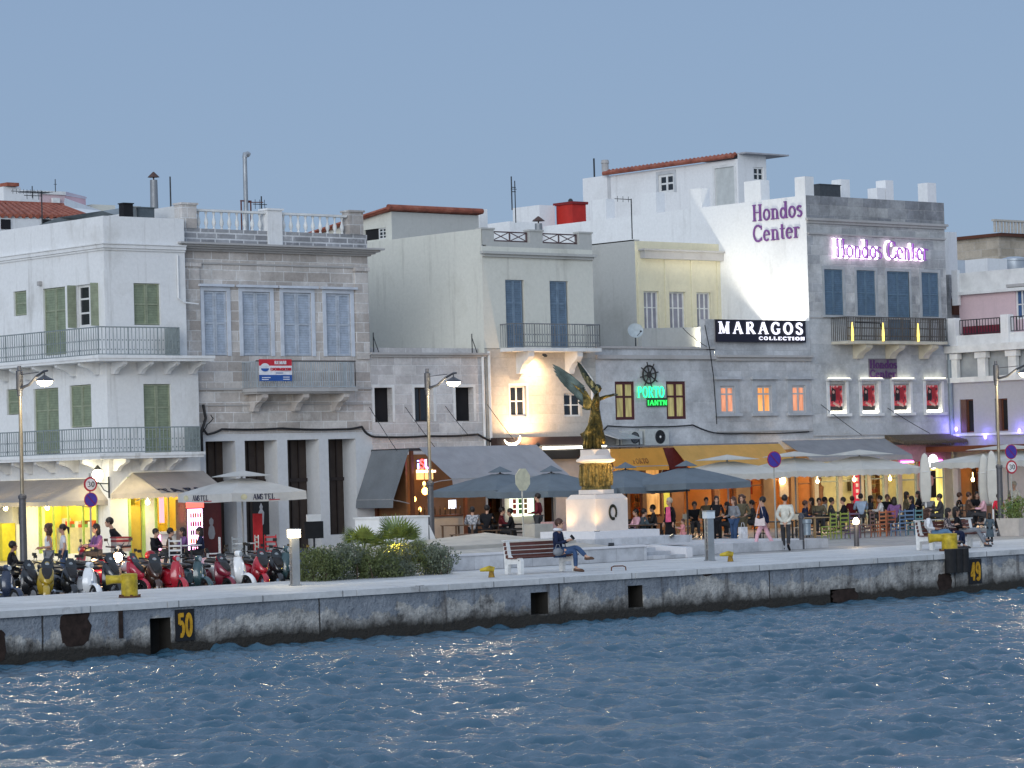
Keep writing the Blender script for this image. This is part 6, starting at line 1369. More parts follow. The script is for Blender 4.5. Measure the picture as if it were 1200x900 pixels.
def joints(pose, arms='down', r=rnd):
    J = {}
    if pose in ('stand','walk','lean'):
        J.update(pel=(0,0,.95), waist=(.0,0,1.09), chest=(.01,0,1.29), neck=(0,0,1.46), head=(.025,0,1.62))
        for s_, k in ((1,'L'),(-1,'R')):
            J['sh'+k]=(0,.165*s_,1.368); J['hip'+k]=(0,.09*s_,.90)
            w = {'stand':.03,'walk':.26,'lean':.08}[pose]*s_; J['kn'+k]=(.03+w*.62,.095*s_,.50+abs(w)*.04); J['an'+k]=(w*(1.0 if w>0 else 1.25),.10*s_,.085+(.07 if w<0 and pose=='walk' else 0)); J['toe'+k]=(J['an'+k][0]+.15,.12*s_,.035)
            a = -w*.8; J['el'+k]=(a*.5-.03,.235*s_,1.13); J['wr'+k]=(a+.06,.25*s_,.90)
        if pose == 'lean':
            for k in ('waist','chest','neck','head','shL','shR'): p=J[k]; J[k]=(p[0]+(p[2]-.95)*.35,p[1],p[2]-(p[2]-.95)*.05)
    else:
        z0 = .50
        J.update(pel=(0,0,z0), waist=(-.03,0,z0+.15), chest=(-.03,0,z0+.36), neck=(.01,0,z0+.53), head=(.05,0,z0+.69))
        for s_, k in ((1,'L'),(-1,'R')):
            J['sh'+k]=(-.02,.185*s_,z0+.47); J['hip'+k]=(.03,.09*s_,z0-.01); J['kn'+k]=(.46,.11*s_,.52); J['an'+k]=(.42+.06*s_,.11*s_,.09); J['toe'+k]=(.58+.06*s_,.12*s_,.035)
            J['el'+k]=(.06,.24*s_,z0+.22); J['wr'+k]=(.28,.16*s_,z0+.20)
        if pose == 'cross':
            J['knL']=(.46,.05,.60); J['anL']=(.74,-.06,.36); J['toeL']=(.88,-.08,.33); J['knR']=(.46,-.09,.52); J['anR']=(.46,-.09,.09); J['toeR']=(.62,-.09,.035)
        if pose == 'recline':
            J['knL']=(.48,.10,.60); J['anL']=(.80,.10,.22); J['toeL']=(.93,.10,.22); J['knR']=(.48,-.09,.58); J['anR']=(.74,-.09,.10); J['toeR']=(.89,-.09,.05)
            for k in ('waist','chest','neck','head','shL','shR'): p=J[k]; J[k]=(p[0]-(p[2]-z0)*.28,p[1],p[2])
    for s_, k in ((1,'L'),(-1,'R')):
        sh = J['sh'+k]
        if arms == 'phone': J['el'+k]=(sh[0]+.05,.22*s_,sh[2]-.27); J['wr'+k]=(sh[0]+.27,.07*s_,sh[2]-.20)
        if arms == 'bent' : J['el'+k]=(sh[0]-.04,.25*s_,sh[2]-.27); J['wr'+k]=(sh[0]+.20,.20*s_,sh[2]-.30)
        if arms == 'back' : J['el'+k]=(sh[0]-.10,.26*s_,sh[2]-.27); J['wr'+k]=(sh[0]-.15,.05*s_,sh[2]-.50)
        if arms == 'reach' and s_ > 0: J['el'+k]=(sh[0]+.17,.22,sh[2]-.18); J['wr'+k]=(sh[0]+.42,.18,sh[2]-.12)
        if arms == 'up' and s_ > 0: J['el'+k]=(sh[0]+.15,.22,sh[2]-.12); J['wr'+k]=(sh[0]+.10,.12,sh[2]+.14)
        if arms == 'bar': J['el'+k]=(sh[0]+.12,.25*s_,sh[2]-.25); J['wr'+k]=(sh[0]+.38,.16*s_,sh[2]-.24)
    return J
def person(label, loc, rz, pose='stand', top='white', legs='jeans', hair='dark', h=1.72, arms='down', sleeves='long', long_hair=False, coat=False, fem=False, group=None, tan=False, seat=None, extra=None, shoe='dgrey', z=None, pony=False, skirt=False, curly=False):
    k = h/1.75; J = {a: tuple(c*k for c in b) for a, b in joints(pose, arms).items()}
    t = thing('person', label, 'person', loc, rz, group); sk = SKIN2 if tan else SKIN; q = .93 if fem else 1.0
    # body
    names = ['pel','waist','chest','neck','shL','elL','wrL','shR','elR','wrR','hipL','knL','anL','toeL','hipR','knR','anR','toeR']
    rad = dict(pel=.115,waist=.095*q,chest=.095*q,neck=.048,shL=.046*q,elL=.040*q,wrL=.027,shR=.046*q,elR=.040*q,wrR=.027,hipL=.088,knL=.056,anL=.038,toeL=.032,hipR=.088,knR=.056,anR=.038,toeR=.032)
    E0 = [('pel','waist'),('waist','chest'),('chest','neck'),('chest','shL'),('shL','elL'),('elL','wrL'),('chest','shR'),('shR','elR'),('elR','wrR'),('pel','hipL'),('hipL','knL'),('knL','anL'),('anL','toeL'),('pel','hipR'),('hipR','knR'),('knR','anR'),('anR','toeR')]
    ix = {n: i for i, n in enumerate(names)}
    JB = dict(J); JB['shL'] = (J['shL'][0], J['shL'][1]*.84, J['shL'][2]-.035*k); JB['shR'] = (J['shR'][0], J['shR'][1]*.84, J['shR'][2]-.035*k)
    vs, fs = skinned([(JB[n], rad[n]*k) for n in names], [(ix[a], ix[b]) for a, b in E0]); mb = MB(); mb.add(vs, fs)
    J['head'] = lerp(J['neck'],J['head'],.93); hk = 1.13; hd = V(J['head']); nk = V(J['neck']); up = (hd-nk).normalized(); qt = up.to_track_quat('Z','Y').to_matrix()
    mb.tube([nk-up*.03*k, hd-up*.04*k], [.052*k,.048*k], 10)
    HD = lambda p: hd+V(p)*k*hk
    # head: skull, jaw, nose, ears, lips
    mb.ell(HD((-.012,0,.018)), (.088*k*hk,.072*k*hk,.098*k*hk), 14, 10); mb.ell(HD((.022,0,-.045)), (.058*k*hk,.052*k*hk,.066*k*hk), 12, 8)
    mb.add([tuple(HD(p)) for p in ((.072,0,.022),(.072,.013,-.022),(.072,-.013,-.022),(.099,0,-.016))], [(0,1,3),(0,3,2),(1,2,3)])
    mb.ell(HD((.074,0,-.052)), (.010*k,.024*k,.007*k), 8, 6)
    for s_ in (1,-1): mb.ell(HD((-.005,.073*s_,-.008)), (.018*k,.008*k,.028*k), 8, 6)
    # hands with five fingers
    for s_, kk in ((1,'L'),(-1,'R')):
        w = V(J['wr'+kk]); d = (w-V(J['el'+kk])).normalized(); side = d.cross(V((0,0,1)) if abs(d.z) < .8 else V((1,0,0))).normalized(); pn = d.cross(side)
        c_ = w+d*.05*k; mb.tube([w-d*.01*k, w+d*.045*k, w+d*.09*k], [.025*k,.034*k,.030*k], 8)
        for f_, (off, ln) in enumerate(((-.027,.062),(-.009,.074),(.009,.070),(.026,.054))):
            a = w+d*.08*k+side*off*k; mb.tube([a, a+(d*.6*ln+pn*.012)*k, a+(d*.95*ln+pn*.035)*k], [.0085*k,.0078*k,.006*k], 6)
        a = w+d*.03*k-side*.028*k; mb.tube([a, a+(d*.03-side*.022+pn*.008)*k, a+(d*.055-side*.022+pn*.022)*k], [.011*k,.009*k,.007*k], 6)
    part_(t, 'body', mb, sk, smooth=True)
    mb = MB()
    for s_ in (1,-1): mb.ell(HD((.068,.029*s_,.006)), (.012*k,.013*k,.009*k), 8, 6)
    part_(t, 'eyes', mb, HAIRD)
    hm = {'dark':HAIRD,'brown':HAIRB,'grey':HAIRG}[hair]; mb = MB()
    mb.ell(HD((-.026,0,.036)), (.112*k,.100*k,.112*k), 14, 9)
    if long_hair:
        mb.ell(HD((-.06,0,-.06)), (.075*k,.108*k,.17*k), 12, 8)
        if curly:
            rr = random.Random(hash(label)%999)
            for _ in range(26): a = rr.uniform(0,6.28); b = rr.uniform(-.16,.09); mb.ell(HD((-.045+.05*math.cos(a),.098*math.sin(a),b)), (.045*k,.045*k,.045*k), 7, 5)
    if pony: mb.tube([hd+V((-.10,0,.05))*k*hk, hd+V((-.16,0,.02))*k*hk, hd+V((-.17,0,-.14))*k*hk], [.03*k,.042*k,.012*k], 8)
    part_(t, 'hair', mb, hm, smooth=True)
    # clothes follow the skeleton, a little larger
    g = .016
    J2 = dict(J); wl = lerp(J['elL'],J['wrL'],.97); wr_ = lerp(J['elR'],J['wrR'],.97)
    if sleeves == 'short': wl, wr_ = lerp(J['shL'],J['elL'],.75), lerp(J['shR'],J['elR'],.75)
    nb = lerp(J['chest'],J['neck'],.80); pl = lerp(J['pel'],J['waist'],-.05)
    if sleeves == 'none': V_ = [(pl,.132),(J['waist'],.114*q),(J['chest'],.140*q),(nb,.07)]; E_2 = [(0,1),(1,2),(2,3)]; 
    elif sleeves == 'short': V_ = [(pl,.136),(J['waist'],.116*q),(J['chest'],.143*q),(nb,.075),(J['shL'],.072*q),(wl,.056*q),(J['shR'],.072*q),(wr_,.056*q)]; E_2 = [(0,1),(1,2),(2,3),(2,4),(4,5),(2,6),(6,7)]
    else: V_ = [(pl,.140),(J['waist'],.122*q),(J['chest'],.148*q),(nb,.084),(J['shL'],.078*q),(J['elL'],.056*q),(wl,.040*q),(J['shR'],.074*q),(J['elR'],.056*q),(wr_,.040*q)]; E_2 = [(0,1),(1,2),(2,3),(2,4),(4,5),(5,6),(2,7),(7,8),(8,9)]
    if coat == 'short': V_ = [(a, b*1.14) for a, b in V_]
    vs, fs = skinned([(a, b*k) for a, b in V_], E_2); mb = MB(); mb.add(vs, fs)
    if coat == 'short': mb.lathe([(.13*k,.16*k),(.165*k,.0),(.185*k,-.13*k)], J['pel'], 14, .85, 1)
    elif coat:
        p0 = V(J['pel']); b_ = .30*h
        if pose in ('stand','walk','lean'): mb.lathe([(.14*k,.22*k),(.165*k,.0),(.20*k,-.25*k),(.235*k,-b_)], tuple(p0), 14, .8, 1)
    part_(t, 'top', mb, F[top], smooth=True)
    V_ = [(J['pel'],.132),(J['hipL'],.098),(J['knL'],.076*q),(lerp(J['knL'],J['anL'],.93),.062*q),(J['hipR'],.098),(J['knR'],.076*q),(lerp(J['knR'],J['anR'],.93),.062*q)]
    vs, fs = skinned([(a, b*k) for a, b in V_], [(0,1),(1,2),(2,3),(0,4),(4,5),(5,6)]); mb = MB(); mb.add(vs, fs)
    part_(t, 'trousers', mb, F[legs], smooth=True)
    for kk in 'LR':
        a, b = V(J['an'+kk]), V(J['toe'+kk]); mb = MB(); d = (b-a); mb.tube([a+V((-.05*k,0,-.03*k)) if abs(d.z) < .12 else a-d*.3, a+V((0,0,-.035*k)), b, b+d.normalized()*.06*k], [.035*k,.043*k,.040*k,.02*k], 10); part_(t, 'shoe', mb, F[shoe], smooth=True)
    if extra: extra(t, J, k)
    return t
def bag(col, side=-1, z=.95, sz=(.34,.14,.26), strap=True):
    def f(t, J, k):
        # carried bag: rests on the hip, tied to the same person but a thing of its own
        M_ = Matrix.Rotation(t.rotation_euler.z, 3, 'Z'); loc = t.location+M_ @ V((.05,.27*side*k,z-.18))
        b = thing('handbag', f[0] if False else bag.label, 'bag', loc, t.rotation_euler.z); mb = MB(); sx, sy, sz_ = sz
        mb.add([(-sx/2,-sy/2,0),(sx/2,-sy/2,0),(sx/2,sy/2,0),(-sx/2,sy/2,0),(-sx*.42,-sy*.15,sz_),(sx*.42,-sy*.15,sz_),(sx*.42,sy*.15,sz_),(-sx*.42,sy*.15,sz_),(0,-sy*.15,sz_*.8),(0,sy*.15,sz_*.8)], [(0,3,2,1),(0,1,5,8,4),(2,3,7,9,6),(4,8,9,7),(8,5,6,9),(1,2,6,5),(3,0,4,7)])
        part_(b,'pouch',mb,col); mb = MB(); mb.tube([(-sx*.35,0,sz_),(-sx*.15,-.02*side,sz_+.3),(0,-.05*side,sz_+.45),(sx*.15,-.02*side,sz_+.3),(sx*.35,0,sz_)],.012,6); part_(b,'strap',mb,col,smooth=True)
    return f
def G(px, py, z=0.0): x, y = hitZ(px, py, z); return (x, y, z)
def GY(px, Y, z=0.0): return (colY(px, Y), Y, z)
RIGHT = math.atan2(-math.sin(R(41.2)), math.cos(R(41.2)))     # heading that runs to the right across the view
LEFT = RIGHT+math.pi; TOCAM = YAW+math.pi; AWAY = YAW
# ------------------------------------------------------------------ furniture
def bench(name, label, loc, rz, L=1.75):
    t = thing(name, label, 'bench', loc, rz)      # local +X is the sitting direction, length along Y
    CON = plain('white_concrete', (.72,.72,.70), .7, sc=-6); SL = plain('brown_slat', (.14,.055,.045), .5, sc=-6, var=.3)
    for y in (-L/2+.12, L/2-.12):
        mb = MB(); m_ = lambda u, v, d: (u, d, v)
        mb.prism([(-.38,0),(-.26,0),(-.24,.26),(.12,.28),(.14,0),(.26,0),(.28,.36),(.22,.44),(-.10,.40),(-.22,.50),(-.30,.88),(-.42,.88)], m_, y-.055, y+.055)
        f_ = part_(t,'side_frame',mb,CON)
        mb = MB()
        for (u, v) in ((-.35,.78),(-.27,.48),(.2,.37)): mb.cbox((u,y+.058 if y>0 else y-.058,v), .03,.006,.03)
        part_(t,'bolts',mb,IRON)
    for (x, z) in ((-.36,.80),(-.335,.69),(-.31,.58),(-.285,.47)): mb = MB(); mb.box(x+.02,x+.05,-L/2,L/2,z-.045,z+.045); part_(t,'back_slat',mb,SL)
    mb = MB(); mb.box(-.40,-.29,-L/2-.02,L/2+.02,.885,.91); part_(t,'top_rail',mb,CON)
    for x in (-.17,-.05,.07,.19): mb = MB(); mb.box(x-.05,x+.05,-L/2,L/2,.415 if x<.1 else .445,.445 if x<.1 else .475); part_(t,'seat_slat',mb,SL)
    return t
def cafe_chair(name, label, loc, rz, mat, group=None, wov=None):
    t = thing(name, label, 'chair', loc, rz, group)
    for x in (-.19,.19):
        for y in (-.19,.19): mb = MB(); mb.tube([(x,y,0),(x,y,.45 if x>0 else .95)], .019, 6); part_(t,'leg',mb,mat)
    mb = MB(); mb.box(-.21,.21,-.21,.21,.43,.46); part_(t,'seat',mb,wov or mat)
    for z in (.56,.70,.85): mb = MB(); mb.box(-.205,-.18,-.175,.175,z,z+.055); part_(t,'back_slat',mb,mat)
    mb = MB()
    for z in (.16,.28):
        mb.box(.18,.2,-.175,.175,z,z+.02); mb.box(-.175,.175,.18,.2,z+.03,z+.05); mb.box(-.175,.175,-.2,-.18,z+.03,z+.05)
    part_(t,'stretchers',mb,mat); return t
def director_chair(label, loc, rz, group=None):
    t = thing('folding_chair', label, 'chair', loc, rz, group); m_ = plain('varnished_pine',(.42,.27,.13),.5,sc=-5)
    for y in (-.27,.27):
        mb = MB(); mb.tube([(-.22,y,0),(.22,y,.6)],.017,6); part_(t,'leg',mb,m_); mb = MB(); mb.tube([(.22,y,0),(-.22,y,.6)],.017,6); part_(t,'leg',mb,m_)
        mb = MB(); mb.tube([(-.24,y,.45),(-.26,y,.95)],.016,6); part_(t,'back_post',mb,m_); mb = MB(); mb.box(-.27,.26,y-.03,y+.03,.61,.635); part_(t,'armrest',mb,m_)
    mb = MB(); mb.box(-.22,.22,-.27,.27,.43,.445); part_(t,'seat',mb,plain('cream_canvas',(.5,.45,.36),.8)); mb = MB(); mb.box(-.27,-.25,-.27,.27,.72,.92); part_(t,'backrest',mb,plain('cream_canvas',(.5,.45,.36)))
    return t
def table(label, loc, mat, r=.35, sq=True, h=.74, group=None, rz=0):
    t = thing('cafe_table', label, 'table', loc, rz, group); mb = MB()
    if sq: mb.box(-r,r,-r,r,h-.03,h)
    else: mb.lathe([(r,h-.03),(r,h)],(0,0,0),20)
    part_(t,'table_top',mb,mat)
    if sq:
        for x in (-r+.05,r-.05):
            for y in (-r+.05,r-.05): mb = MB(); mb.box(x-.025,x+.025,y-.025,y+.025,0,h-.03); part_(t,'leg',mb,mat)
    else: mb = MB(); mb.tube([(0,0,0),(0,0,h-.03)],.035,8); part_(t,'stem',mb,IRON); mb = MB(); mb.lathe([(.22,0),(.2,.03)],(0,0,0),16); part_(t,'base',mb,IRON)
    return t
def parasol(label, loc, half, ze, zp, cl, rz=0, val=.24, cap_=True, scal=False, word=None, group=None, pole=None, capr=.22):
    t = thing('parasol', label, 'parasol', loc, rz, group); n = 8
    mb = MB(); cs = [(-half,-half),(half,-half),(half,half),(-half,half)]; k = 7
    zt = zp
    for i in range(4):
        a, b = cs[i], cs[(i+1)%4]; vs = []
        for r_ in range(k+1):
            s_ = .12+.88*r_/k
            for c in range(n+1):
                x = a[0]+(b[0]-a[0])*c/n; y = a[1]+(b[1]-a[1])*c/n
                sag = .05*math.sin(math.pi*c/n)*s_ - .05*math.sin(math.pi*s_)
                vs.append((x*s_, y*s_, zt-(zt-ze)*(s_-.0)**.93+sag*-.6))
        mb.add(vs, [(r_*(n+1)+c,r_*(n+1)+c+1,(r_+1)*(n+1)+c+1,(r_+1)*(n+1)+c) for r_ in range(k) for c in range(n)])
    part_(t,'canopy',mb,cl,smooth=True)
    mb = MB(); nn = 24
    for i in range(4):
        a, b = cs[i], cs[(i+1)%4]; vs = []
        for c in range(nn+1):
            f_ = c/nn; x = a[0]+(b[0]-a[0])*f_; y = a[1]+(b[1]-a[1])*f_; z = ze-.03*math.sin(math.pi*f_)
            d = val-(.045*abs(math.sin(c*math.pi/3)) if scal else 0); vs += [(x,y,z),(x*1.005,y*1.005,z-d)]
        mb.add(vs, [(2*c,2*c+2,2*c+3,2*c+1) for c in range(nn)])
    part_(t,'valance',mb,cl)
    if cap_:
        mb = MB(); q = half*capr*1.6; z = zt-(zt-ze)*.12
        vs = [(0,0,zt+.20)]+[(q*a,q*b,z+.07) for a, b in ((-1,-1),(1,-1),(1,1),(-1,1))]; mb.add(vs, [(0,1,2),(0,2,3),(0,3,4),(0,4,1)]); mb.add([(a,b,c-.012) for a,b,c in vs], [(0,1,2),(0,2,3),(0,3,4),(0,4,1)]); part_(t,'vent_cap',mb,cl)
    pm = pole or plain('parasol_pole',(.35,.34,.32),.5,.3)
    mb = MB(); mb.tube([(0,0,.05),(0,0,zt+.1)],.03,8); part_(t,'pole',mb,pm); mb = MB(); mb.box(-.3,.3,-.3,.3,0,.06); part_(t,'base_plate',mb,plain('stone_base',(.3,.3,.3),.7))
    for (a,b) in cs: mb = MB(); mb.tube([(0,0,zt-.05),(a*.97,b*.97,ze-.03)],.012,5); part_(t,'rib',mb,pm)
    if word:
        for (m_, u0) in ((lambda u,v,d: (u,-half-.01-d,v), -half*.45), (lambda u,v,d: (-half-.01-d,-u,v), -half*.45)): 
            for i, ch in enumerate(word):
                mbx = MB(); w, st = glyph(ch); hgt = .17
                for pts, sw in st: ribbon(mbx, pts, sw*1.15, lambda a,b,d,i=i: m_(u0+i*.145+a*.17, ze-val+.05+b*hgt-.01, d), .0, .006)
                part_(t,'letter',mbx,plain('dark_print',(.03,.03,.06),.6))
            mbx = MB(); mbx.add([m_(u0+.62,ze-val+.0,.008),m_(u0+1.05,ze-val+.01,.008),m_(u0+1.05,ze-val+.035,.008),m_(u0+.62,ze-val+.03,.008)],[(0,1,2,3)]); part_(t,'red_swash',mbx,plain('red_print',(.4,.02,.04)))
            mbx = MB(); mbx.add([m_(u0-.34+.13*math.cos(q*.7),ze-val+.13+.09*math.sin(q*.7),.006) for q in range(9)],[tuple(range(9))]); part_(t,'round_emblem',mbx,plain('pale_gold_print',(.6,.55,.35)))
    return t
# ------------------------------------------------------------------ scooters
PAINT = plain('scooter_paint', (.4,.02,.03), .25, .0, .1, 5, .5, .6); RUB = plain('tyre_rubber',(.015,.015,.016),.8); CHR = plain('chrome',(.6,.6,.62),.15,1.0); SEATM = plain('seat_vinyl',(.02,.018,.018),.45); LENS = plain('lamp_lens',(.30,.33,.35),.08,0,.05,5,.8); TAIL = plain('tail_lens',(.4,.01,.01),.2)
def scooter(label, loc, rz, group, modern=False):
    t = thing('scooter', label, 'scooter', loc, rz, group); m_ = lambda u, v, d: (u, d, v)
    for x, r_ in ((.62,.215),(-.60,.215)):
        mb = MB(); mb.torus((x,0,.24), .185, .052, (0,1,0), 20, 8); w = part_(t,'wheel',mb,RUB,smooth=True)
        mb = MB(); mb.tube([(x,-.03,.24),(x,.03,.24)],.135,14); o = mb.build('rim',CHR,w)
    def loft(name, secs, mat, n=14):   # sections (x, z centre, half width, half height)
        mb = MB(); vs = []
        for (x, z, w, h) in secs:
            for j in range(n): a = 2*math.pi*j/n; c, s_ = math.cos(a), math.sin(a); vs.append((x, w*abs(c)**.75*(1 if c>0 else -1), z+h*abs(s_)**.75*(1 if s_>0 else -1)))
        k = len(secs); mb.add(vs, [(i*n+j,i*n+(j+1)%n,(i+1)*n+(j+1)%n,(i+1)*n+j) for i in range(k-1) for j in range(n)]+[tuple(range(n)),tuple((k-1)*n+j for j in range(n))])
        return part_(t, name, mb, mat, smooth=True)
    loft('rear_body', [(-.95,.62,.05,.05),(-.85,.58,.15,.14),(-.60,.54,.20,.21),(-.35,.52,.19,.22),(-.15,.50,.14,.20),(-.08,.48,.10,.14)], PAINT)
    loft('seat', [(-.92,.80,.06,.03),(-.8,.82,.13,.055),(-.5,.81,.155,.06),(-.2,.80,.14,.06),(-.08,.78,.09,.04)], SEATM)
    mb = MB(); mb.box(-.14,.36,-.15,.15,.26,.31); part_(t,'floorboard',mb,PAINT)
    # leg shield: a curved plate rising to the headset
    mb = MB(); vs = []; prof = [(.36,.28,.13),(.40,.38,.19),(.41,.52,.215),(.39,.68,.20),(.35,.82,.15),(.32,.92,.09)]
    for (x, z, w) in prof:
        for j in range(9): s_ = -1+2*j/8; vs.append((x+.10-.13*s_*s_, w*s_, z))
    n0 = len(vs); vs += [(a-.03,b*.97,c) for a,b,c in vs]; f_ = [(i*9+j,i*9+j+1,(i+1)*9+j+1,(i+1)*9+j) for i in range(5) for j in range(8)]
    mb.add(vs, f_+[tuple(q+n0 for q in g_) for g_ in f_]+[(i*9,(i+1)*9,(i+1)*9+n0,i*9+n0) for i in range(5)]+[(i*9+8,(i+1)*9+8,(i+1)*9+8+n0,i*9+8+n0) for i in range(5)]+[(j,j+1,j+1+n0,j+n0) for j in range(8)]); part_(t,'leg_shield',mb,PAINT,smooth=True)
    loft('horn_cover', [(.45,.60,.035,.20),(.50,.60,.03,.19),(.52,.60,.01,.15)], PAINT)
    mb = MB(); vs = []
    for i in range(9):
        a = R(-10+i*22); 
        for j in range(5): s_ = -1+j/2; vs.append((.62+(.28-.03*s_*s_)*math.cos(a), .085*s_, .25+(.28-.05*s_*s_)*math.sin(a)))
    mb.add(vs, [(i*5+j,i*5+j+1,(i+1)*5+j+1,(i+1)*5+j) for i in range(8) for j in range(4)]); part_(t,'fender',mb,PAINT,smooth=True)
    mb = MB(); mb.tube([(.60,.0,.30),(.44,0,.7),(.34,0,.95)],.03,8); part_(t,'fork',mb,CHR)
    loft('headset', [(.24,1.0,.05,.05),(.30,1.0,.10,.075),(.38,.99,.09,.08),(.43,.98,.06,.065)], PAINT)
    mb = MB(); mb.lathe([(.065,0),(.055,.02),(.0,.03)],(0,0,0),14); o = part_(t,'headlight',mb,LENS,smooth=True); o.location=(.42,0,.985); o.rotation_euler=(0,R(82),0)
    for s_ in (1,-1): mb = MB(); mb.tube([(.28,.10*s_,1.0),(.22,.34*s_,1.03)],.02,8); part_(t,'handlebar',mb,SEATM)
    for s_ in (1,-1):
        mb = MB(); mb.tube([(.26,.24*s_,1.03),(.26,.30*s_,1.18)],.007,5); mb.cbox((.25,.33*s_,1.21),.02,.11,.075); part_(t,'mirror',mb,SEATM)
    if modern:     # bigger touring model: screen, dark cowl, stepped seat, rack case
        loft('front_cowl', [(.30,.72,.10,.16),(.42,.74,.20,.20),(.54,.68,.19,.17),(.66,.60,.10,.09),(.70,.57,.03,.03)], PAINT)
        loft('dark_cowl', [(.50,.86,.14,.05),(.60,.78,.13,.05),(.69,.68,.07,.04)], SEATM)
        mb = MB(); mb.add([(.50,-.15,.90),(.50,.15,.90),(.42,.15,1.02),(.36,.08,1.14),(.36,-.08,1.14),(.42,-.15,1.02)],[(0,1,2,5),(5,2,3,4)]); mb.add([(.488,-.15,.90),(.488,.15,.90),(.408,.15,1.02),(.348,.08,1.14),(.348,-.08,1.14),(.408,-.15,1.02)],[(0,1,2,5),(5,2,3,4)]); part_(t,'windscreen',mb,plain('smoked_screen',(.03,.035,.04),.1))
        loft('rear_seat', [(-.98,.90,.07,.03),(-.8,.92,.14,.06),(-.55,.89,.15,.06),(-.45,.86,.1,.04)], SEATM)
    mb = MB(); mb.cbox((.80,0,.42),.012,.14,.10); part_(t,'number_plate',mb,CHR) if False else None
    mb = MB(); mb.cbox((-.98,0,.47),.012,.19,.14,Matrix.Rotation(R(-15),3,'Y')); part_(t,'number_plate',mb,plain('plate_white',(.6,.6,.58),.4))
    mb = MB(); mb.tube([(.30,.08,1.0),(.36,.16,1.12),(.44,.06,1.02)],.007,5); part_(t,'control_cable',mb,SEATM)
    mb = MB(); mb.cbox((-.95,0,.60),.03,.13,.07); part_(t,'tail_light',mb,TAIL)
    mb = MB(); mb.tube([(-.1,.16,.3),(-.05,.24,.0)],.013,6); part_(t,'stand',mb,IRON)
    mb = MB(); mb.tube([(-.3,-.17,.27),(-.6,-.2,.30),(-.92,-.2,.38)],[.025,.045,.045],10); part_(t,'exhaust',mb,CHR,smooth=True)
    return t
# ================================================================== THINGS ON THE QUAY
# ---- the monument
MW = plaster('white_marble', (.70,.69,.70), (.7,.68,.66), .35, .2)
def pave_marble():
    m, nt, bs = newmat('grey_marble_slabs'); v = worldvec(nt, True); b = N(nt,'ShaderNodeTexBrick'); nt.links.new(v,b.inputs[0]); b.inputs['Scale'].default_value=1
    b.inputs['Brick Width'].default_value=1.1; b.inputs['Row Height'].default_value=.9; b.inputs['Mortar Size'].default_value=.006; b.offset=0
    b.inputs['Color1'].default_value=(.46,.47,.49,1); b.inputs['Color2'].default_value=(.60,.60,.61,1); b.inputs['Mortar'].default_value=(.3,.3,.3,1)
    n = noise(nt, worldvec(nt), 2, 6, .7); c = mix(nt, b.outputs[0], ramp(nt, n, [(.35,.75),(.6,1.05)]), 1, 'MULTIPLY'); nt.links.new(c, bs.inputs['Base Color']); bs.inputs['Roughness'].default_value=.45; return m
MG = pave_marble()
Mx, My = 62.6, 67.7
pdm = thing('monument_platform', 'low pale marble platform with steps and planter walls round the winged statue', 'platform', (Mx, My, 0))
xa, xb = colY(522,64.3), colY(752,64.3); xs1 = colY(800,64.3); xe_ = colY(884,68)
mb = MB(); mb.box(xa, xb, 64.2, 70.5, 0, .40); part('platform', mb, MG, pdm)
mb = MB(); mb.box(xa-.03, xb+.01, 64.15, 64.45, .403, .46); part('kerb', mb, MW, pdm)
mb = MB()
for k in range(4): mb.box(xb+.02+k*.0, xs1-k*.25, 64.3+k*.38, 70.5, .11*k+.001, .11*(k+1))
part('step', mb, MG, pdm, split=True)
mb = MB(); mb.add([(xs1,64.25,0),(xs1+.25,64.25,0),(xs1+.25,70.4,0),(xs1,70.4,0),(xs1,64.25,.30),(xs1+.25,64.25,.30),(xs1+.25,70.4,.62),(xs1,70.4,.62)],[(0,3,2,1),(4,5,6,7),(0,1,5,4),(1,2,6,5),(2,3,7,6),(3,0,4,7)]); part('stair_wall', mb, MW, pdm)
mb = MB(); mb.box(xs1+.26, xe_+.8, 65.6, 70.4, 0, .30); part('planter_block', mb, MG, pdm)
mb = MB(); mb.box(xa+1.0, Mx-2.0, 66.5, 71.5, .402, .62) ; mb.add([(xa+.2,65.2,.402),(Mx-1.9,65.2,.402),(Mx-1.9,70.8,.402),(xa+.2,70.8,.402),(xa+.2,70.8,.45),(Mx-1.9,70.8,.85),(Mx-1.9,65.2,.45),(xa+.2,65.2,.41)],[(0,1,6,7),(1,2,5,6),(2,3,4,5),(3,0,7,4),(7,6,5,4)]); part('ramp', mb, plain('buff_paving',(.42,.40,.36),.7,sc=-2), pdm)
mb = MB(); mb.box(Mx-1.7,Mx+2.4,My-1.7,My+1.7,.402,.62); part('plinth_step', mb, MG, pdm)
mb = MB(); mb.box(Mx-1.25,Mx+1.45,My-1.25,My+1.25,.622,.84); part('plinth_step', mb, MW, pdm)
mon = thing('monument_pedestal', 'white marble pedestal with a bronze relief drum and dark wreath', 'pedestal', (Mx, My, .84))
def octo(mb, r, z0, z1, r2=None, n=8, rot=R(22.5)):
    r2 = r2 or r; mb.add([(r*math.cos(rot+2*math.pi*i/n), r*math.sin(rot+2*math.pi*i/n), z0) for i in range(n)]+[(r2*math.cos(rot+2*math.pi*i/n), r2*math.sin(rot+2*math.pi*i/n), z1) for i in range(n)], [tuple(range(n))[::-1], tuple(range(n,2*n))]+[(i,(i+1)%n,n+(i+1)%n,n+i) for i in range(n)])
MWARM = plaster('lamp_warmed_marble', (.74,.65,.58), (.75,.68,.6), .3, .15)  # pale marble with the lamps' warm glow put into its colour
mb = MB(); octo(mb, .95, 0, .98, n=4, rot=R(45)); octo(mb, .95, .981, 1.12, .78, n=4, rot=R(45)); part_(mon,'block_base',mb,MWARM)
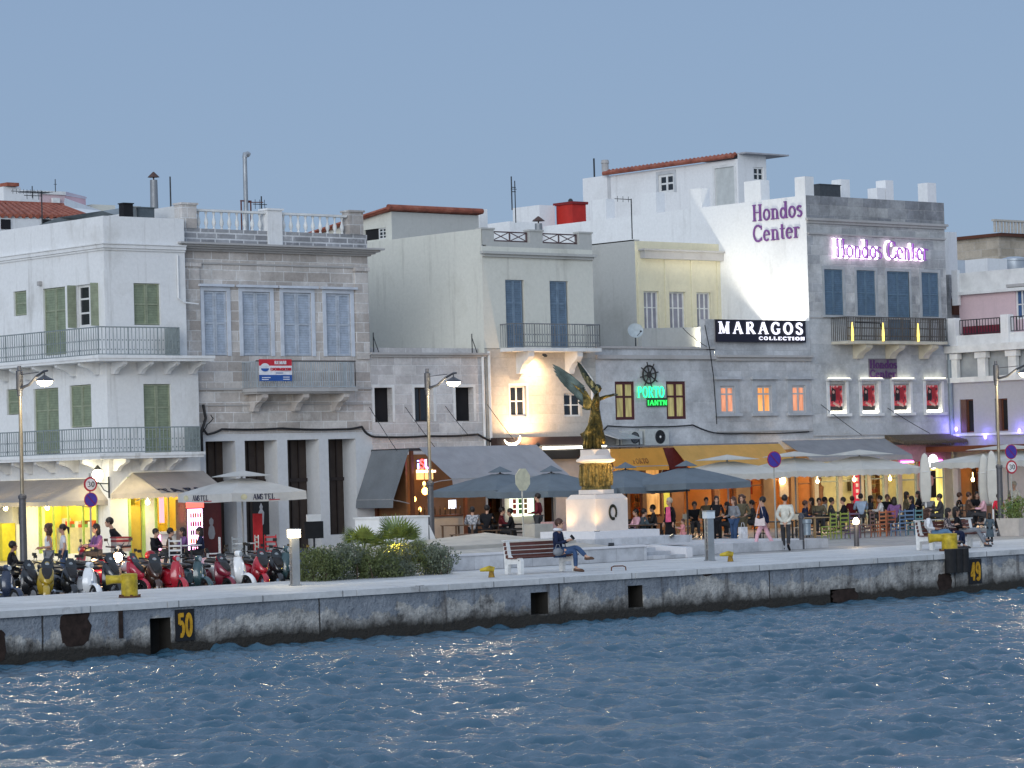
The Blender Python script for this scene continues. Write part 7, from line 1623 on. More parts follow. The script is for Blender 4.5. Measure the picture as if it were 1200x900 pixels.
mb = MB(); octo(mb, .58, 1.131, 1.26); part_(mon,'collar',mb,MWARM)
def bronze_relief():
    m, nt, bs = newmat('bronze_relief'); v = N(nt,'ShaderNodeTexCoord').outputs['Object']; n = noise(nt, v, 7, 6, .7); n2 = noise(nt, v, 2.5, 3)
    c = ramp(nt, n, [(.35,(.05,.045,.015)),(.55,(.26,.19,.06)),(.7,(.40,.29,.10))]); nt.links.new(c, bs.inputs['Base Color']); bs.inputs['Metallic'].default_value=.7; bs.inputs['Roughness'].default_value=.5; bump(nt, bs, n, 1.0, .08); return m
BRZR = bronze_relief()
mb = MB(); mb.lathe([(.47,1.262),(.455,1.34),(.455,2.02),(.47,2.08)],(0,0,0),28); dr = part_(mon,'bronze_drum',mb,BRZR,smooth=True)
mb = MB(); rr = random.Random(11)      # relief figures round the drum
for k in range(14):
    a = 2*math.pi*k/14; x, y = .455*math.cos(a), .455*math.sin(a); h = rr.uniform(.5,.62)
    mb.tube([(x,y,1.38),(x*1.03,y*1.03,1.38+h*.5),(x*1.02,y*1.02,1.38+h)],[.06,.075,.04],8); mb.ell((x*1.04,y*1.04,1.42+h),(.045,.045,.055),8,6)
part_(mon,'relief_figures',mb,BRZR,smooth=True)
mb = MB(); mb.lathe([(.47,2.081),(.60,2.13),(.60,2.19),(.50,2.24),(.46,2.32)],(0,0,0),28); part_(mon,'cornice',mb,MWARM,smooth=True)
mb = MB(); octo(mb,.46,2.321,2.50,n=4,rot=R(45)); part_(mon,'top_block',mb,MWARM)
# wreath on the sea-right face
mb = MB(); fa = R(-90); nrm = V((math.cos(fa),math.sin(fa),0)); sd_ = V((-math.sin(fa),math.cos(fa),0)); c0 = nrm*.69+V((.03,0,.56))
for k in range(22):
    a = R(-70+k*320/21+35); 
    if 255 < (k*320/21)%360 < 285: pass
    p = c0+sd_*.14*math.cos(a)+V((0,0,.20*math.sin(a))); mb.ell(p,(.035,.035,.05),6,5)
part_(mon,'wreath',mb,plain('dark_bronze',(.03,.03,.02),.5,.6))
# ---- the winged statue
BRZ = None
def bronze():
    m, nt, bs = newmat('gilded_bronze'); v = N(nt,'ShaderNodeTexCoord').outputs['Object']; n = noise(nt, v, 3.5, 6, .7)
    c = ramp(nt, n, [(.40,(.03,.03,.014)),(.54,(.11,.08,.02)),(.70,(.48,.29,.07))]); nt.links.new(c, bs.inputs['Base Color']); bs.inputs['Metallic'].default_value=.85
    nt.links.new(ramp(nt, n, [(.3,.6),(.7,.32)]), bs.inputs['Roughness']); bump(nt, bs, noise(nt, v, 9, 4, .7), .7, .04); return m
BRZ = bronze(); BRZD = plain('patinated_bronze',(.045,.065,.06),.45,.6,.4,4)
st = thing('winged_statue', 'gilded bronze winged figure holding out a wreath on the marble pedestal', 'statue', (Mx, My, .84+2.502), RIGHT)
q = 37.0
P2 = lambda px, py, d=0.: ((px-688)/q, d, (533-py)/q)
# body and gown: one continuous skin
Vb = [(P2(690,497),.17),(P2(689,487),.15),(P2(690,479),.21),(P2(692,469),.06),(P2(693,476,.16),.07),(P2(702,473,.22),.055),(P2(712,471,.20),.035),(P2(691,476,-.18),.07),(P2(687,484,-.26),.05),(P2(693,489,-.30),.035),(P2(688,508),.22),(P2(686,520),.26),(P2(683,531),.30),(P2(694,512,-.08),.13),(P2(698,528,-.06),.10)]
vs, fs = skinned(Vb, [(0,1),(1,2),(2,3),(2,4),(4,5),(5,6),(2,7),(7,8),(8,9),(0,10),(10,11),(11,12),(10,13),(13,14)], 0, 2); mb = MB(); mb.add(vs, fs)
hc = V(P2(693.5,463.5)); mb.tube([V(P2(692,470)),hc],[.06,.05],10); mb.ell(hc,(.10,.08,.125),14,10); mb.add([tuple(hc+V(p)) for p in ((.09,0,.03),(.085,.018,-.025),(.085,-.018,-.025),(.125,0,-.02))],[(0,1,3),(0,3,2),(1,2,3)])
for k,(o_,l) in enumerate(((-.03,.09),(-.01,.11),(.01,.10),(.03,.08))): a = V(P2(711,470.5,.20+o_)); mb.tube([a,a+V((l,0,0))],[.013,.008],6)
mb.tube([V(P2(710,470.5,.17)),V(P2(712,472,.12))],[.015,.01],6)
part_(st,'figure',mb,BRZ,smooth=True)
mb = MB(); mb.ell(hc+V((-.03,0,.03)),(.11,.095,.11),12,8); mb.ell(hc+V((-.12,0,.0)),(.05,.05,.05),8,6); part_(st,'hair',mb,BRZD,smooth=True)
mb = MB()
for k in range(15):   # gown folds
    a = k/14; x0 = -.22+.42*a; mb.tube([P2(687+4*a,495,-.16+.02*math.sin(k)),(x0-.05,-.24,.6),(x0*1.25-.08,-.30+.05*math.sin(k*2),.03)],[.02,.035,.03],6)
for k in range(6): mb.tube([P2(684,500+k*2,.05),P2(678-k,515,.05+.05*k),P2(674+k*1.5,531,-.1+.08*k)],[.02,.05,.03],6)
part_(st,'gown_folds',mb,BRZ,smooth=True)
def wing(root, tips, dy, name='wing'):
    mb = MB(); n = len(tips)
    for i, tp in enumerate(tips):
        a = V(P2(*root(i/(n-1)), dy*.3)); b = V(P2(tp[0],tp[1],dy)); d = (b-a); L = d.length; d.normalize(); sdv = V((d.z,0,-d.x)); w = .085+.02*math.sin(math.pi*i/(n-1))
        pts = [(0,w*.9),(.45,w*1.15),(.8,w*.8),(1.0,.008),(.85,-w*.5),(.4,-w*1.0),(0,-w*.8)]
        y = .006*i
        m_ = lambda u, v, dd: tuple(a+d*(u*L)+sdv*v+V((0,dd+y,0))+V((0,(u**2)*dy*.15,0)))
        mb.prism(pts, m_, -.012, .016)
    pts = [root(i/10) for i in range(11)]; mb.tube([V(P2(p[0]-1,p[1],dy*.35)) for p in pts], [.07]*11, 8)
    return part_(st, name, mb, BRZD)
wing(lambda s_: (676-4*s_+12*s_, 462+24*s_), [(641.5,433.5),(642,437),(643,441),(645,445.5),(648,450),(652,455),(656,459),(662,464),(667,470),(670,478),(674,485)], .35, 'wing')
wing(lambda s_: (682+10*s_, 455+14*s_), [(670,432.5),(671.5,436),(673.5,440.5),(676,445),(680,449),(685,454),(691,460)], -.35, 'wing')
mb = MB(); mb.add([P2(680,466,.1),P2(668,460,.2),P2(662,455,.25),P2(676,470,.1),P2(676,485,.08),P2(682,488,.02),P2(688,480,0)],[(0,1,2,3),(0,3,4,5,6)]); mb.add([P2(680,466,.05),P2(668,460,.15),P2(662,455,.2),P2(676,470,.05),P2(676,485,.03),P2(682,488,-.03),P2(688,480,-.05)],[(0,1,2,3),(0,3,4,5,6)]); part_(st,'wing_shoulder',mb,BRZ)
mb = MB(); wr0 = V(P2(711,471,.2)); mb.torus(tuple(wr0+V((.04,0,0))), .085, .017, (.1,.25,1), 16, 6); part_(st,'held_wreath',mb,BRZD)
# monument lamps
fl = [(hitZ(689,630,.42),(Mx-.1,My-.9,1.7),300,75),]
x, y = colY(686,65.3), 65.3
floodlamp('ground_floodlight','warm ground floodlight burning against the marble block base',(Mx-.92,My-.98,.86),(Mx-.60,My-.66,2.0),(1.0,.64,.26),34,120,1,.05)
floodlamp('ground_floodlight','second ground floodlight, behind the marble steps, aimed up at the statue',(Mx-1.5,My-2.2,.50),(Mx,My,4.2),(1.0,.68,.30),700,42,1,.06)
floodlamp('ground_floodlight','low warm floodlight at the quay side of the pedestal plinth',(Mx+1.5,My-1.7,.66),(Mx,My,4.4),(1.0,.70,.34),1100,42,1,.06)
floodlamp('ground_floodlight','warm floodlight behind the pedestal on its café side',(Mx-1.15,My+.5,.86),(Mx-.6,My+.6,1.8),(1.0,.64,.30),26,120,1,.06)
mb = MB(); lz = G(690,622,.62); mb.lathe([(.12,0),(.12,.35),(.15,.38),(.15,.5)],(lz[0]-.1,65.0,.46),12); tag(mb.build('spot_housing', plain('grey_lamp_body',(.25,.30,.34),.4,.3), smooth=True),'grey drum shaped lamp housing on the marble kerb','lamp')
# ---- shrubs, palms, white planter wall
def leaf_mat(name, c):
    m, nt, bs = newmat(name); n = noise(nt, worldvec(nt), 5, 3, .6); nt.links.new(ramp(nt, n, [(.3,tuple(x*.45 for x in c)),(.7,tuple(x*1.4 for x in c))]), bs.inputs['Base Color']); bs.inputs['Roughness'].default_value=.55
    tr = N(nt,'ShaderNodeBsdfTranslucent'); tr.inputs[0].default_value=(*c,1); ms = N(nt,'ShaderNodeMixShader'); ms.inputs[0].default_value=.25; nt.links.new(bs.outputs[0],ms.inputs[1]); nt.links.new(tr.outputs[0],ms.inputs[2]); nt.links.new(ms.outputs[0],nt.nodes['Material Output'].inputs[0]); return m
LF1 = leaf_mat('shrub_leaf',(.13,.16,.06)); LF2 = leaf_mat('grey_shrub_leaf',(.17,.20,.14)); LFP = leaf_mat('palm_leaf',(.16,.22,.06)); BARK = plain('bark',(.10,.07,.05),.9,sc=-10,var=.5)
def shrub(label, c, rx, ry, h, n, mat, seed, lw=.055, name='shrub'):
    t = thing(name, label, 'shrub', c); r = random.Random(seed); mb = MB()
    cl = [(r.uniform(-rx,rx)*.75, r.uniform(-ry,ry)*.7, r.uniform(.10,.85)*h, r.uniform(.20,.34)) for _ in range(int(14+rx*12))]
    for i in range(n):
        cx_0, cy_0, cz_0, cr_ = r.choice(cl); a, b = r.uniform(0,6.28), math.acos(r.uniform(-1,1)); q = cr_*(.75+.35*r.random())
        p = V((cx_0+q*math.sin(b)*math.cos(a), cy_0+q*math.sin(b)*math.sin(a), max(.02,cz_0+q*.9*math.cos(b))))
        if r.random() < .08: p *= 1.12
        d = V((r.gauss(0,1),r.gauss(0,1),r.gauss(.4,1))).normalized(); s_ = d.cross(V((r.random(),r.random(),r.random()+.1))).normalized(); L = lw*r.uniform(.9,1.9)
        mb.add([p, p+d*L*.5+s_*lw*.35, p+d*L, p+d*L*.5-s_*lw*.35], [(0,1,2,3)])
    part_(t,'foliage',mb,mat)
    mb = MB()
    for i in range(5): x, y = r.uniform(-rx,rx)*.4, r.uniform(-ry,ry)*.6; mb.tube([(x,y,0),(x+r.uniform(-.1,.1),y,h*.4),(x+r.uniform(-.2,.2),y,h*.8)],[.02,.014,.005],5)
    part_(t,'stems',mb,BARK); return t
xs = [colY(p,63.2) for p in (370,398,426,454,482,504)]
lb = ['dark green shrub nearest the lit bollard','low dark shrub beneath the leftmost fan palm','grey green shrub below the taller palm','shrub glowing yellow from a lamp hidden in it','loose grey green shrub before the white planter wall','last shrub of the bed, touching the marble kerb']
for i, x in enumerate(xs): shrub(lb[i]+' in the quay bed', (x,63.2+.15*math.sin(i*2),-.0), .66, .85, .74+.10*math.sin(i*1.7), 3600, LF1 if i%2==0 else LF2, 20+i)
for k,(px,py) in enumerate(((445,652),(458,655))):
    x, y = colY(px,64.0), 64.0; mb = MB(); mb.lathe([(.06,0),(.06,.25),(.08,.27)],(x,y,0),10); tag(mb.build('garden_lamp', IRON, smooth=True), ['low garden lamp buried in the shrubs, nearer the palm','low garden lamp buried in the shrubs, nearer the wall'][k],'lamp')
    L = bpy.data.lights.new('garden','POINT'); L.energy = 60; L.color = (1,.70,.10); L.shadow_soft_size=.06; lo = bpy.data.objects.new('garden_light', L); S.collection.objects.link(lo); lo.location=(x,y-.15,.62)
def fan_palm(label, loc, h, n, R_, seed):
    t = thing('fan_palm', label, 'palm', loc); r = random.Random(seed); mb = MB(); mb.tube([(0,0,0),(.03,0,h*.5),(0,0,h)],[.13,.12,.09],9); part_(t,'trunk',mb,BARK)
    for i in range(n):
        a = 2*math.pi*i/n+r.uniform(-.3,.3); e = r.uniform(.35,1.45); L = R_*r.uniform(.8,1.1); d = V((math.cos(a)*math.cos(e),math.sin(a)*math.cos(e),math.sin(e))); base = V((0,0,h)); c = base+d*L*.55
        mb = MB(); mb.tube([base,c],.012,5); sdv = d.cross(V((0,0,1))).normalized(); upv = sdv.cross(d)
        for k in range(15):
            b = R(-75+150*k/14); dd = (d*math.cos(b)+sdv*math.sin(b)).normalized(); e_ = c+dd*L*.5+V((0,0,-.10*abs(math.sin(b))-.05)); w = sdv*math.cos(b)*.026-d*math.sin(b)*.026
            mb.add([c-w*.4, c+w*.4, c.lerp(e_,.6)+w, e_, c.lerp(e_,.6)-w], [(0,1,2,3,4)])
        part_(t,'frond',mb,LFP)
    return t
fan_palm('left of two fan palms, dark against the marble pillar', GY(423,66.5), .45, 14, 1.0, 3)
fan_palm('right of two fan palms, lit yellow before the white planter wall', GY(463,66.0), .5, 18, 1.2, 4)
a_ = GY(443,71), GY(500,71); t = thing('planter_wall', 'white plastered planter wall with a thin cap behind the fan palms', 'wall', (a_[0][0],71,0))
zz = hitY(474,605,71)[1]; mb = MB(); mb.box(a_[0][0],a_[1][0],71,72.2,0,zz-.05); part('wall', mb, WHITE, t); mb = MB(); mb.box(a_[0][0]-.04,a_[1][0]+.04,70.96,72.24,zz-.05,zz); part('cap', mb, TRIM, t)
mb = MB(); x1 = a_[1][0]; mb.add([(x1+.041,71,0),(x1+.7,71,0),(x1+.04,71,zz-.3),(x1+.041,72.2,0),(x1+.7,72.2,0),(x1+.04,72.2,zz-.3)],[(0,1,2),(3,4,5),(1,4,5,2)]); part('buttress', mb, WHITE, t)
floodlamp('ground_floodlight','small warm floodlight at the foot of the white planter wall',(a_[1][0]-.35,70.4,.1),(a_[1][0]-.35,71,.9),(1,.7,.32),30,110,1,.05)
# ---- street lamps
LHEAD = emit('street_lamp_glass',(1.0,.76,.36),40); POLE = plain('warm_grey_pole',(.24,.21,.16),.4,.5); POLED = plain('dark_grey_pole',(.10,.10,.11),.5,.4)
def street_lamp(label, loc, H, group):
    t = thing('street_lamp', label, 'street lamp', loc, 0, group)
    mb = MB(); mb.lathe([(.16,0),(.16,.1),(.105,.15),(.10,2.35),(.12,2.37),(.12,2.45),(.06,2.5)],(0,0,0),16); part_(t,'base_post',mb,POLED,smooth=True)
    mb = MB(); mb.lathe([(.055,2.5),(.048,H-.85)],(0,0,0),14); part_(t,'upper_post',mb,POLE,smooth=True)
    mb = MB(); mb.lathe([(.05,H-.86),(.075,H-.84),(.075,H-.7),(.10,H-.68),(.10,H-.15),(.06,H-.12),(.05,H)],(0,0,0),14); part_(t,'finial',mb,POLED,smooth=True)
    mb = MB(); mb.tube([(0,-.08,H-.62),(0,-.5,H-.55),(0,-.9,H-.33),(0,-1.30,H-.20),(0,-1.45,H-.2)],[.045,.04,.04,.035,.03],8); part_(t,'arm',mb,POLED,smooth=True)
    mb = MB(); mb.tube([(0,-.08,H-.25),(0,-1.0,H-.22)],.014,6); part_(t,'stay',mb,POLED)
    mb = MB(); mb.lathe([(.04,.16),(.10,.12),(.26,.03),(.28,0),(.22,0)],(0,-1.3,H-.48),18); mb.tube([(0,-1.3,H-.33),(0,-1.3,H-.2)],.02,6); part_(t,'lamp_shade',mb,POLED,smooth=True)
    mb = MB(); mb.lathe([(.22,.0),(.19,-.07),(.12,-.12),(.02,-.14)],(0,-1.3,H-.482),18); part_(t,'lamp_glass',mb,LHEAD,smooth=True)
    L = bpy.data.lights.new('street','POINT'); L.energy = 260; L.color = (1,.86,.6); L.shadow_soft_size = .2; lo = bpy.data.objects.new('lamp_light', L); S.collection.objects.link(lo); lo.parent = t; lo.location = (0,-1.3,H-.75)
    return t
g = 'street lamps along the quay'
for (px, py, l) in ((28.5,683,'street lamp before the white corner house'),(506.5,655,'street lamp behind the shrubs, before the low stone house'),(1173.5,628,'street lamp before the pink corner house')):
    street_lamp(l, G(px,py), 6.1, g)
# lantern on the corner
xl_, yl_ = XAc-.02, YA-.02; zl_ = hitY(134,570,YA)[1]
t = thing('wall_lantern', 'glowing white globe lantern on a scrolled iron bracket at the house corner', 'lantern', (xl_-.02,yl_,zl_)); mb = MB(); mb.tube([(0,0,-.4),(0,0,.35)],.03,6); mb.tube([(0,0,.1),(-.5,-.0,.12)],.022,6); mb.tube([(0,0,-.2),(-.2,0,-.12),(-.35,0,.1)],.016,6); mb.tube([(-.45,0,.12),(-.45,0,.18)],.05,8); part_(t,'bracket',mb,IRON)
mb = MB(); mb.lathe([(.09,.18),(.17,.30),(.19,.45),(.14,.56),(.05,.6)],(-.45,0,0),14); part_(t,'globe',mb,emit('lantern_glass',(1,.93,.7),9),smooth=True)
L = bpy.data.lights.new('lantern','POINT'); L.energy = 30; L.color=(1,.84,.5); L.shadow_soft_size=.15; lo = bpy.data.objects.new('lamp_light',L); S.collection.objects.link(lo); lo.parent = t; lo.location = (-.75,-.25,.4)
mb = MB(); mb.lathe([(.02,.75),(.14,.62),(.16,.6)],(-.45,0,0),12); part_(t,'hood',mb,IRON)
mb = MB(); x, z = hitY(1093.5,541,80.); mb.ell((x,80.,z),(.2,.2,.3),14,10); tag(mb.build('globe_lamp',emit('white_globe',(1,1,1),5),smooth=True),'large white oval globe lamp beside the closed parasol','lamp')
# ---- road signs
def sign_post(label, px, py_base, discs, face, s_name='road_sign', z=0, base=None):
    loc = base or G(px,py_base); t = thing(s_name, label, 'road sign', loc, face); H = max(d[0] for d in discs)+.3
    mb = MB(); mb.tube([(0,0,0),(0,0,H)],.026,8); part_(t,'pole',mb,plain('galv_post',(.42,.42,.38),.45,.4),smooth=True)
    for (zc, r_, kind) in discs:
        n = 8 if kind == 'octagon_back' else 24; rot = R(22.5) if n == 8 else 0
        def disc(r1, x0, x1, mat, name):
            mb = MB(); mb.add([(x0,r1*math.cos(rot+2*math.pi*i/n),zc+r1*math.sin(rot+2*math.pi*i/n)) for i in range(n)]+[(x1,r1*math.cos(rot+2*math.pi*i/n),zc+r1*math.sin(rot+2*math.pi*i/n)) for i in range(n)],[tuple(range(n)),tuple(range(n,2*n))]+[(i,(i+1)%n,n+(i+1)%n,n+i) for i in range(n)]); return part_(t,name,mb,mat)
        if kind == 'octagon_back': disc(r_,.03,.045,plain('pale_sign_back',(.60,.58,.42),.4),'sign_plate'); continue
        disc(r_,.03,.045,plain('sign_rim_red',(.42,.02,.04),.4),'red_rim')
        if kind == 'noparking':
            disc(r_*.90,.0455,.05,plain('sign_violet_blue',(.06,.04,.30),.35),'blue_face'); mb = MB(); M_ = lambda u,v,d:(d,u,zc+v)
            mb.prism([(-r_*.62,r_*.55),(-r_*.5,r_*.66),(r_*.62,-r_*.55),(r_*.5,-r_*.66)],M_,.051,.056); part_(t,'diagonal_bar',mb,plain('sign_bar_red',(.16,.015,.12),.4))
        else:
            disc(r_*.76,.0455,.05,plain('sign_face_white',(.72,.72,.72),.35),'white_face')
            for i, ch in enumerate('30'):
                mb = MB(); w, stk = glyph(ch)
                for pts, sw in stk: ribbon(mb, pts, sw*.9, lambda a,b,d,i=i:(d,-r_*.52+(i*.58+a*.95)*r_*.98,zc-r_*.38+b*r_*.76), .051, .057)
                part_(t,'digit',mb,plain('sign_digit',(.03,.03,.04),.5))
    return t
CF = TOCAM+R(28); CF2 = TOCAM+R(35)
sign_post('left sign post with a white limit disc above a violet no parking disc', 112, 655, [(2.72,.20,'limit'),(2.30,.20,'noparking')], CF2, base=GY(105,68.5))
t = sign_post('pale octagonal sign seen from behind, before the grey parasols', 610, 645, [(2.46,.38,'octagon_back')], TOCAM+R(50), base=GY(611,71.5))
sign_post('single violet no parking disc on a pole before the white parasols', 905, 643, [(2.88,.28,'noparking')], CF, base=GY(906.5,70.5))
sign_post('right sign post with a violet no parking disc above a limit disc', 1184, 629, [(2.92,.27,'noparking'),(2.36,.25,'limit')], CF, base=GY(1184,71.0))
mb = MB(); g0 = GY(108,68.5); 
# ---- light bollards
def light_bollard(label, loc, lit):
    t = thing('light_bollard', label, 'bollard', loc, R(-20)); ST = plain('brushed_steel',(.42,.43,.43),.35,.8,.2,3)
    for (y0,y1) in ((-.12,-.075),(.03,.12)): mb = MB(); mb.box(-.10,.10,y0,y1,.03,1.22); part_(t,'steel_blade',mb,ST)
    mb = MB(); mb.box(-.06,.06,-.075,.03,.03,1.2); part_(t,'core',mb,plain('bollard_core',(.16,.12,.12),.5)); mb = MB(); mb.box(-.13,.13,-.14,.14,0,.03); part_(t,'base_plate',mb,ST)
    for k in range(5): mb = MB(); mb.box(-.09,.09,-.076,.029,.3+k*.17,.33+k*.17); part_(t,'rib',mb,ST)
    mb = MB(); mb.box(-.13,.13,-.15,.15,1.222,1.42); part_(t,'lamp_head',mb,emit('bollard_lamp',(1,.82,.48),13) if lit else plain('pale_diffuser',(.6,.66,.7),.3)); mb = MB(); mb.box(-.14,.14,-.16,.16,1.421,1.45); part_(t,'cap',mb,ST)
    if lit:
        L = bpy.data.lights.new('bollard','POINT'); L.energy = 28; L.color=(1,.85,.55); L.shadow_soft_size=.15; lo = bpy.data.objects.new('lamp_light',L); S.collection.objects.link(lo); lo.parent=t; lo.location=(-.3,-.25,1.3)
light_bollard('steel light bollard with its warm lamp lit, beside the shrubs', G(346,686), True)
light_bollard('steel light bollard with its pale lamp unlit, right of the marble steps', G(832,657), False)
def post(label, loc, h, lit):
    t = thing('post_lamp', label, 'bollard', loc); mb = MB(); mb.lathe([(.085,0),(.08,h-.1),(.08,h)],(0,0,0),14); part_(t,'post',mb,POLED,smooth=True); mb = MB(); mb.lathe([(.09,0),(.10,.10),(.04,.2)],(0,0,h+.002),14); part_(t,'lamp',mb,emit('post_glass',(1,.78,.5),16) if lit else plain('dark_glass',(.08,.08,.09),.2),smooth=True)
    if lit: L = bpy.data.lights.new('post','POINT'); L.energy = 14; L.color=(1,.7,.35); L.shadow_soft_size=.1; lo = bpy.data.objects.new('lamp_light',L); S.collection.objects.link(lo); lo.parent=t; lo.location=(-.15,-.25,h+.1)
post('short dark round post with its lamp glowing orange', G(1004,640), .72, True); post('short dark round post with its lamp unlit', G(940,643.5), .95, False)
# ---- mooring bollards, cleats, fender, numbers
YEL = plain('bollard_yellow',(.50,.36,.02),.5,0,.55,5); RUST = plain('rust',(.12,.045,.02),.8,sc=-8,var=.5)
def mooring(label, loc, H, L, rz, r_=.2):
    t = thing('mooring_bollard', label, 'bollard', loc, rz); mb = MB(); mb.lathe([(r_*.95,0),(r_,.06),(r_*.98,H)],(0,0,0),20); part_(t,'post',mb,YEL,smooth=True)
    mb = MB(); mb.tube([(-.02,0,H*.80),(-L*.7,0,H*.80),(-L,0,H*.78)],[r_*.52,r_*.5,r_*.62],12); part_(t,'horn',mb,YEL,smooth=True); mb = MB(); mb.lathe([(r_*1.02,H-.015),(r_*.9,H+.02),(.02,H+.03)],(0,0,0),20); part_(t,'cap',mb,YEL,smooth=True)
    mb = MB(); mb.lathe([(r_*1.35,0),(r_*1.3,.035)],(0,0,0),20); part_(t,'rusty_base',mb,RUST)
    for a in range(6): mb = MB(); mb.lathe([(.03,.036),(.03,.07)],(r_*1.18*math.cos(a),r_*1.18*math.sin(a),0),6); part_(t,'bolt',mb,RUST)
mooring('square shouldered yellow mooring bollard beside the parked scooters', G(152,700), .55, .55, RIGHT, .2)
mooring('large yellow mooring bollard above the black rubber fender', G(1113,645.5), .50, .62, RIGHT, .24)
def wearpatch(label, px0, py0, px1, py1, seed, mat):
    a, b, c, e = rectY(px0,py0,px1,py1,YQ); r = random.Random(seed); cx0, cz0 = (a+b)/2,(c+e)/2; n = 26; mb = MB()
    pts = [(cx0+(b-a)/2*math.copysign(abs(math.cos(q_))**.6,math.cos(q_))*r.uniform(.82,1.08), cz0+(e-c)/2*math.copysign(abs(math.sin(q_))**.6,math.sin(q_))*r.uniform(.85,1.05)) for q_ in [2*math.pi*i/n for i in range(n)]]
    mb.prism(pts, mY(YQ), .0, .012); return tag(mb.build('rusted_plate',mat),label,'plate')
RB = plain('rust_brown_iron',(.032,.018,.013),.9,sc=-5,var=.6)

def cleat(label, px, py): 
    t = thing('mooring_cleat', label, 'cleat', G(px,py), RIGHT); mb = MB(); mb.tube([(0,0,0),(0,0,.16)],[.09,.06],10); part_(t,'stem',mb,plain('ochre_rust',(.30,.17,.02),.7,0,.5,9)); mb = MB(); mb.tube([(.08,0,.20),(-.05,0,.23),(-.24,0,.20),(-.30,0,.19)],[.07,.08,.05,.035],10); part_(t,'horn',mb,YEL,smooth=True)
cleat('small yellow mooring cleat left of the occupied bench', 576, 676.5); cleat('small yellow mooring cleat right of the unlit bollard', 856, 658)
mb = MB(); g0 = G(725,668.5); M_ = Matrix.Rotation(RIGHT,3,'Z'); mb.tube([V(g0)+M_@V(p) for p in ((-.2,0,-.06),(-.19,0,.09),(-.12,0,.12),(.12,0,.12),(.19,0,.09),(.2,0,-.06))],.018,8); tag(mb.build('mooring_ring',RUST,smooth=True),'rusty hoop handle standing on the coping below the marble steps','hoop')
a, b, c, e = rectY(1111,643,1134,671,YQ-.2); mb = MB()
for k in range(3): mb.tube([(a+.15+k*(b-a-.3)/2,YQ-.16,c),(a+.15+k*(b-a-.3)/2,YQ-.16,e)],.17,14)
tag(mb.build('rubber_fender',RUB,smooth=True),'black rubber fender block on the quay face under the yellow bollard','fender')
a, b, c, e = rectY(1099,672,1115,690,YQ-.1); wearpatch('dark stain at the waterline below the large bollard', 1098, 671, 1116, 692, 9, RB)  # flat dark stain on the quay face
wearpatch('large ragged rust brown iron plate on the quay face near its left end', 69, 712, 106, 757, 2, RB)
wearpatch('small rusted patch on the quay coping below the shrubs', 484, 686, 500, 692, 3, RB); wearpatch('small rusted patch below the pale unlit bollard', 823, 667, 835, 675, 5, RB)
wearpatch('dark patch standing in for a hollow of the quay foot below the café chairs', 974, 690, 1005, 706, 6, RB); wearpatch('dark rust patch at the extreme left of the quay face', -8, 738, 7, 775, 8, RB)  # the hollow is a flat patch, its shade put into the colour
mb = MB(); a,b,c,e = rectY(139,713,143,748,YQ); mb.mbox(mY(YQ),a,b,c,e,.0,.05); tag(mb.build('iron_strap',RB),'thin vertical rusty iron strap on the quay face','strap')
def number(s, px0, py0, px1, py1, label):
    a, b, c, e = rectY(px0,py0,px1,py1,YQ); t = thing('berth_number', label, 'number plate', ((a+b)/2,YQ,c)); mb = MB(); mb.mbox(mY(YQ),a,b,c,e,.003,.03); part('plate',mb,plain('black_plate',(.012,.012,.014),.6),t)
    letters(s, mY(YQ), a+(b-a)*.10, c+(e-c)*.13, (e-c)*.74, (b-a)*.80, .03, .045, plain('digit_yellow',(.62,.33,.015),.6,sc=-9,var=.4), t, bold=1.25)
number('50', 205, 714, 227, 751, 'black berth plate with yellow number 50 beside the dark wall pocket'); number('49', 1134.5, 655, 1149.5, 684, 'black berth plate with yellow number 49 beside the black rubber fender')
# ---- scooters
g = 'scooters parked in a row along the quay'
PC = {'red':(.42,.015,.03),'white':(.74,.75,.76),'black':(.016,.017,.02),'teal':(.03,.07,.08),'maroon':(.18,.012,.03),'blue':(.02,.03,.22),'navy':(.02,.03,.06),'crimson':(.50,.02,.05),'grey':(.05,.05,.055),'brown':(.07,.035,.025),'yellow':(.42,.28,.02)}
lz = -.3
sc = [(-4,'navy','dark blue scooter cut by the left edge of the view',-82,65.2),(20,'black','black scooter carrying the man at the far left',-86,66.2),(46,'yellow','yellow and black scooter beside the far left rider',-96,65.3),(70,'black','dark scooter just left of the white one with the tall shield',-88,65.7),(92,'white','white scooter with a bare pale shield, below the two women',-84,65.2),(112,'black','big black scooter with a pale panel behind the yellow bollard',-80,65.3),(137,'crimson','low red scooter half hidden by the yellow mooring bollard',-70,65.9),(172,'brown','brown scooter just right of the yellow mooring bollard',-86,65.8),(198,'red','bright red classic scooter nearest the yellow mooring bollard',-83,65.1),(222,'teal','dark teal scooter between the red and the maroon ones',-80,65.2),(245,'maroon','maroon scooter left of the lone white one with dark straps',-78,65.3),(268,'white','white scooter with dark strap, under the beer parasol',-84,65.1),(291,'red','red scooter right of the white one under the beer parasol',-78,65.4),(309,'black','black scooter left of the dark one with the round lamp',-84,65.7),(323,'teal','dark scooter with a round lamp beside the blue one',-86,65.5),(338,'blue','bright blue scooter behind the lit steel bollard',-84,65.6)]
proto = scooter(sc[0][2], GY(sc[0][0],sc[0][4],lz), R(sc[0][3]), g)
def pm(c): 
    n = 'paint_'+c
    if n in MATS: return MATS[n]
    return plain(n, PC[c], .25, .0, .1, 5, .5, .6)
proto2 = None
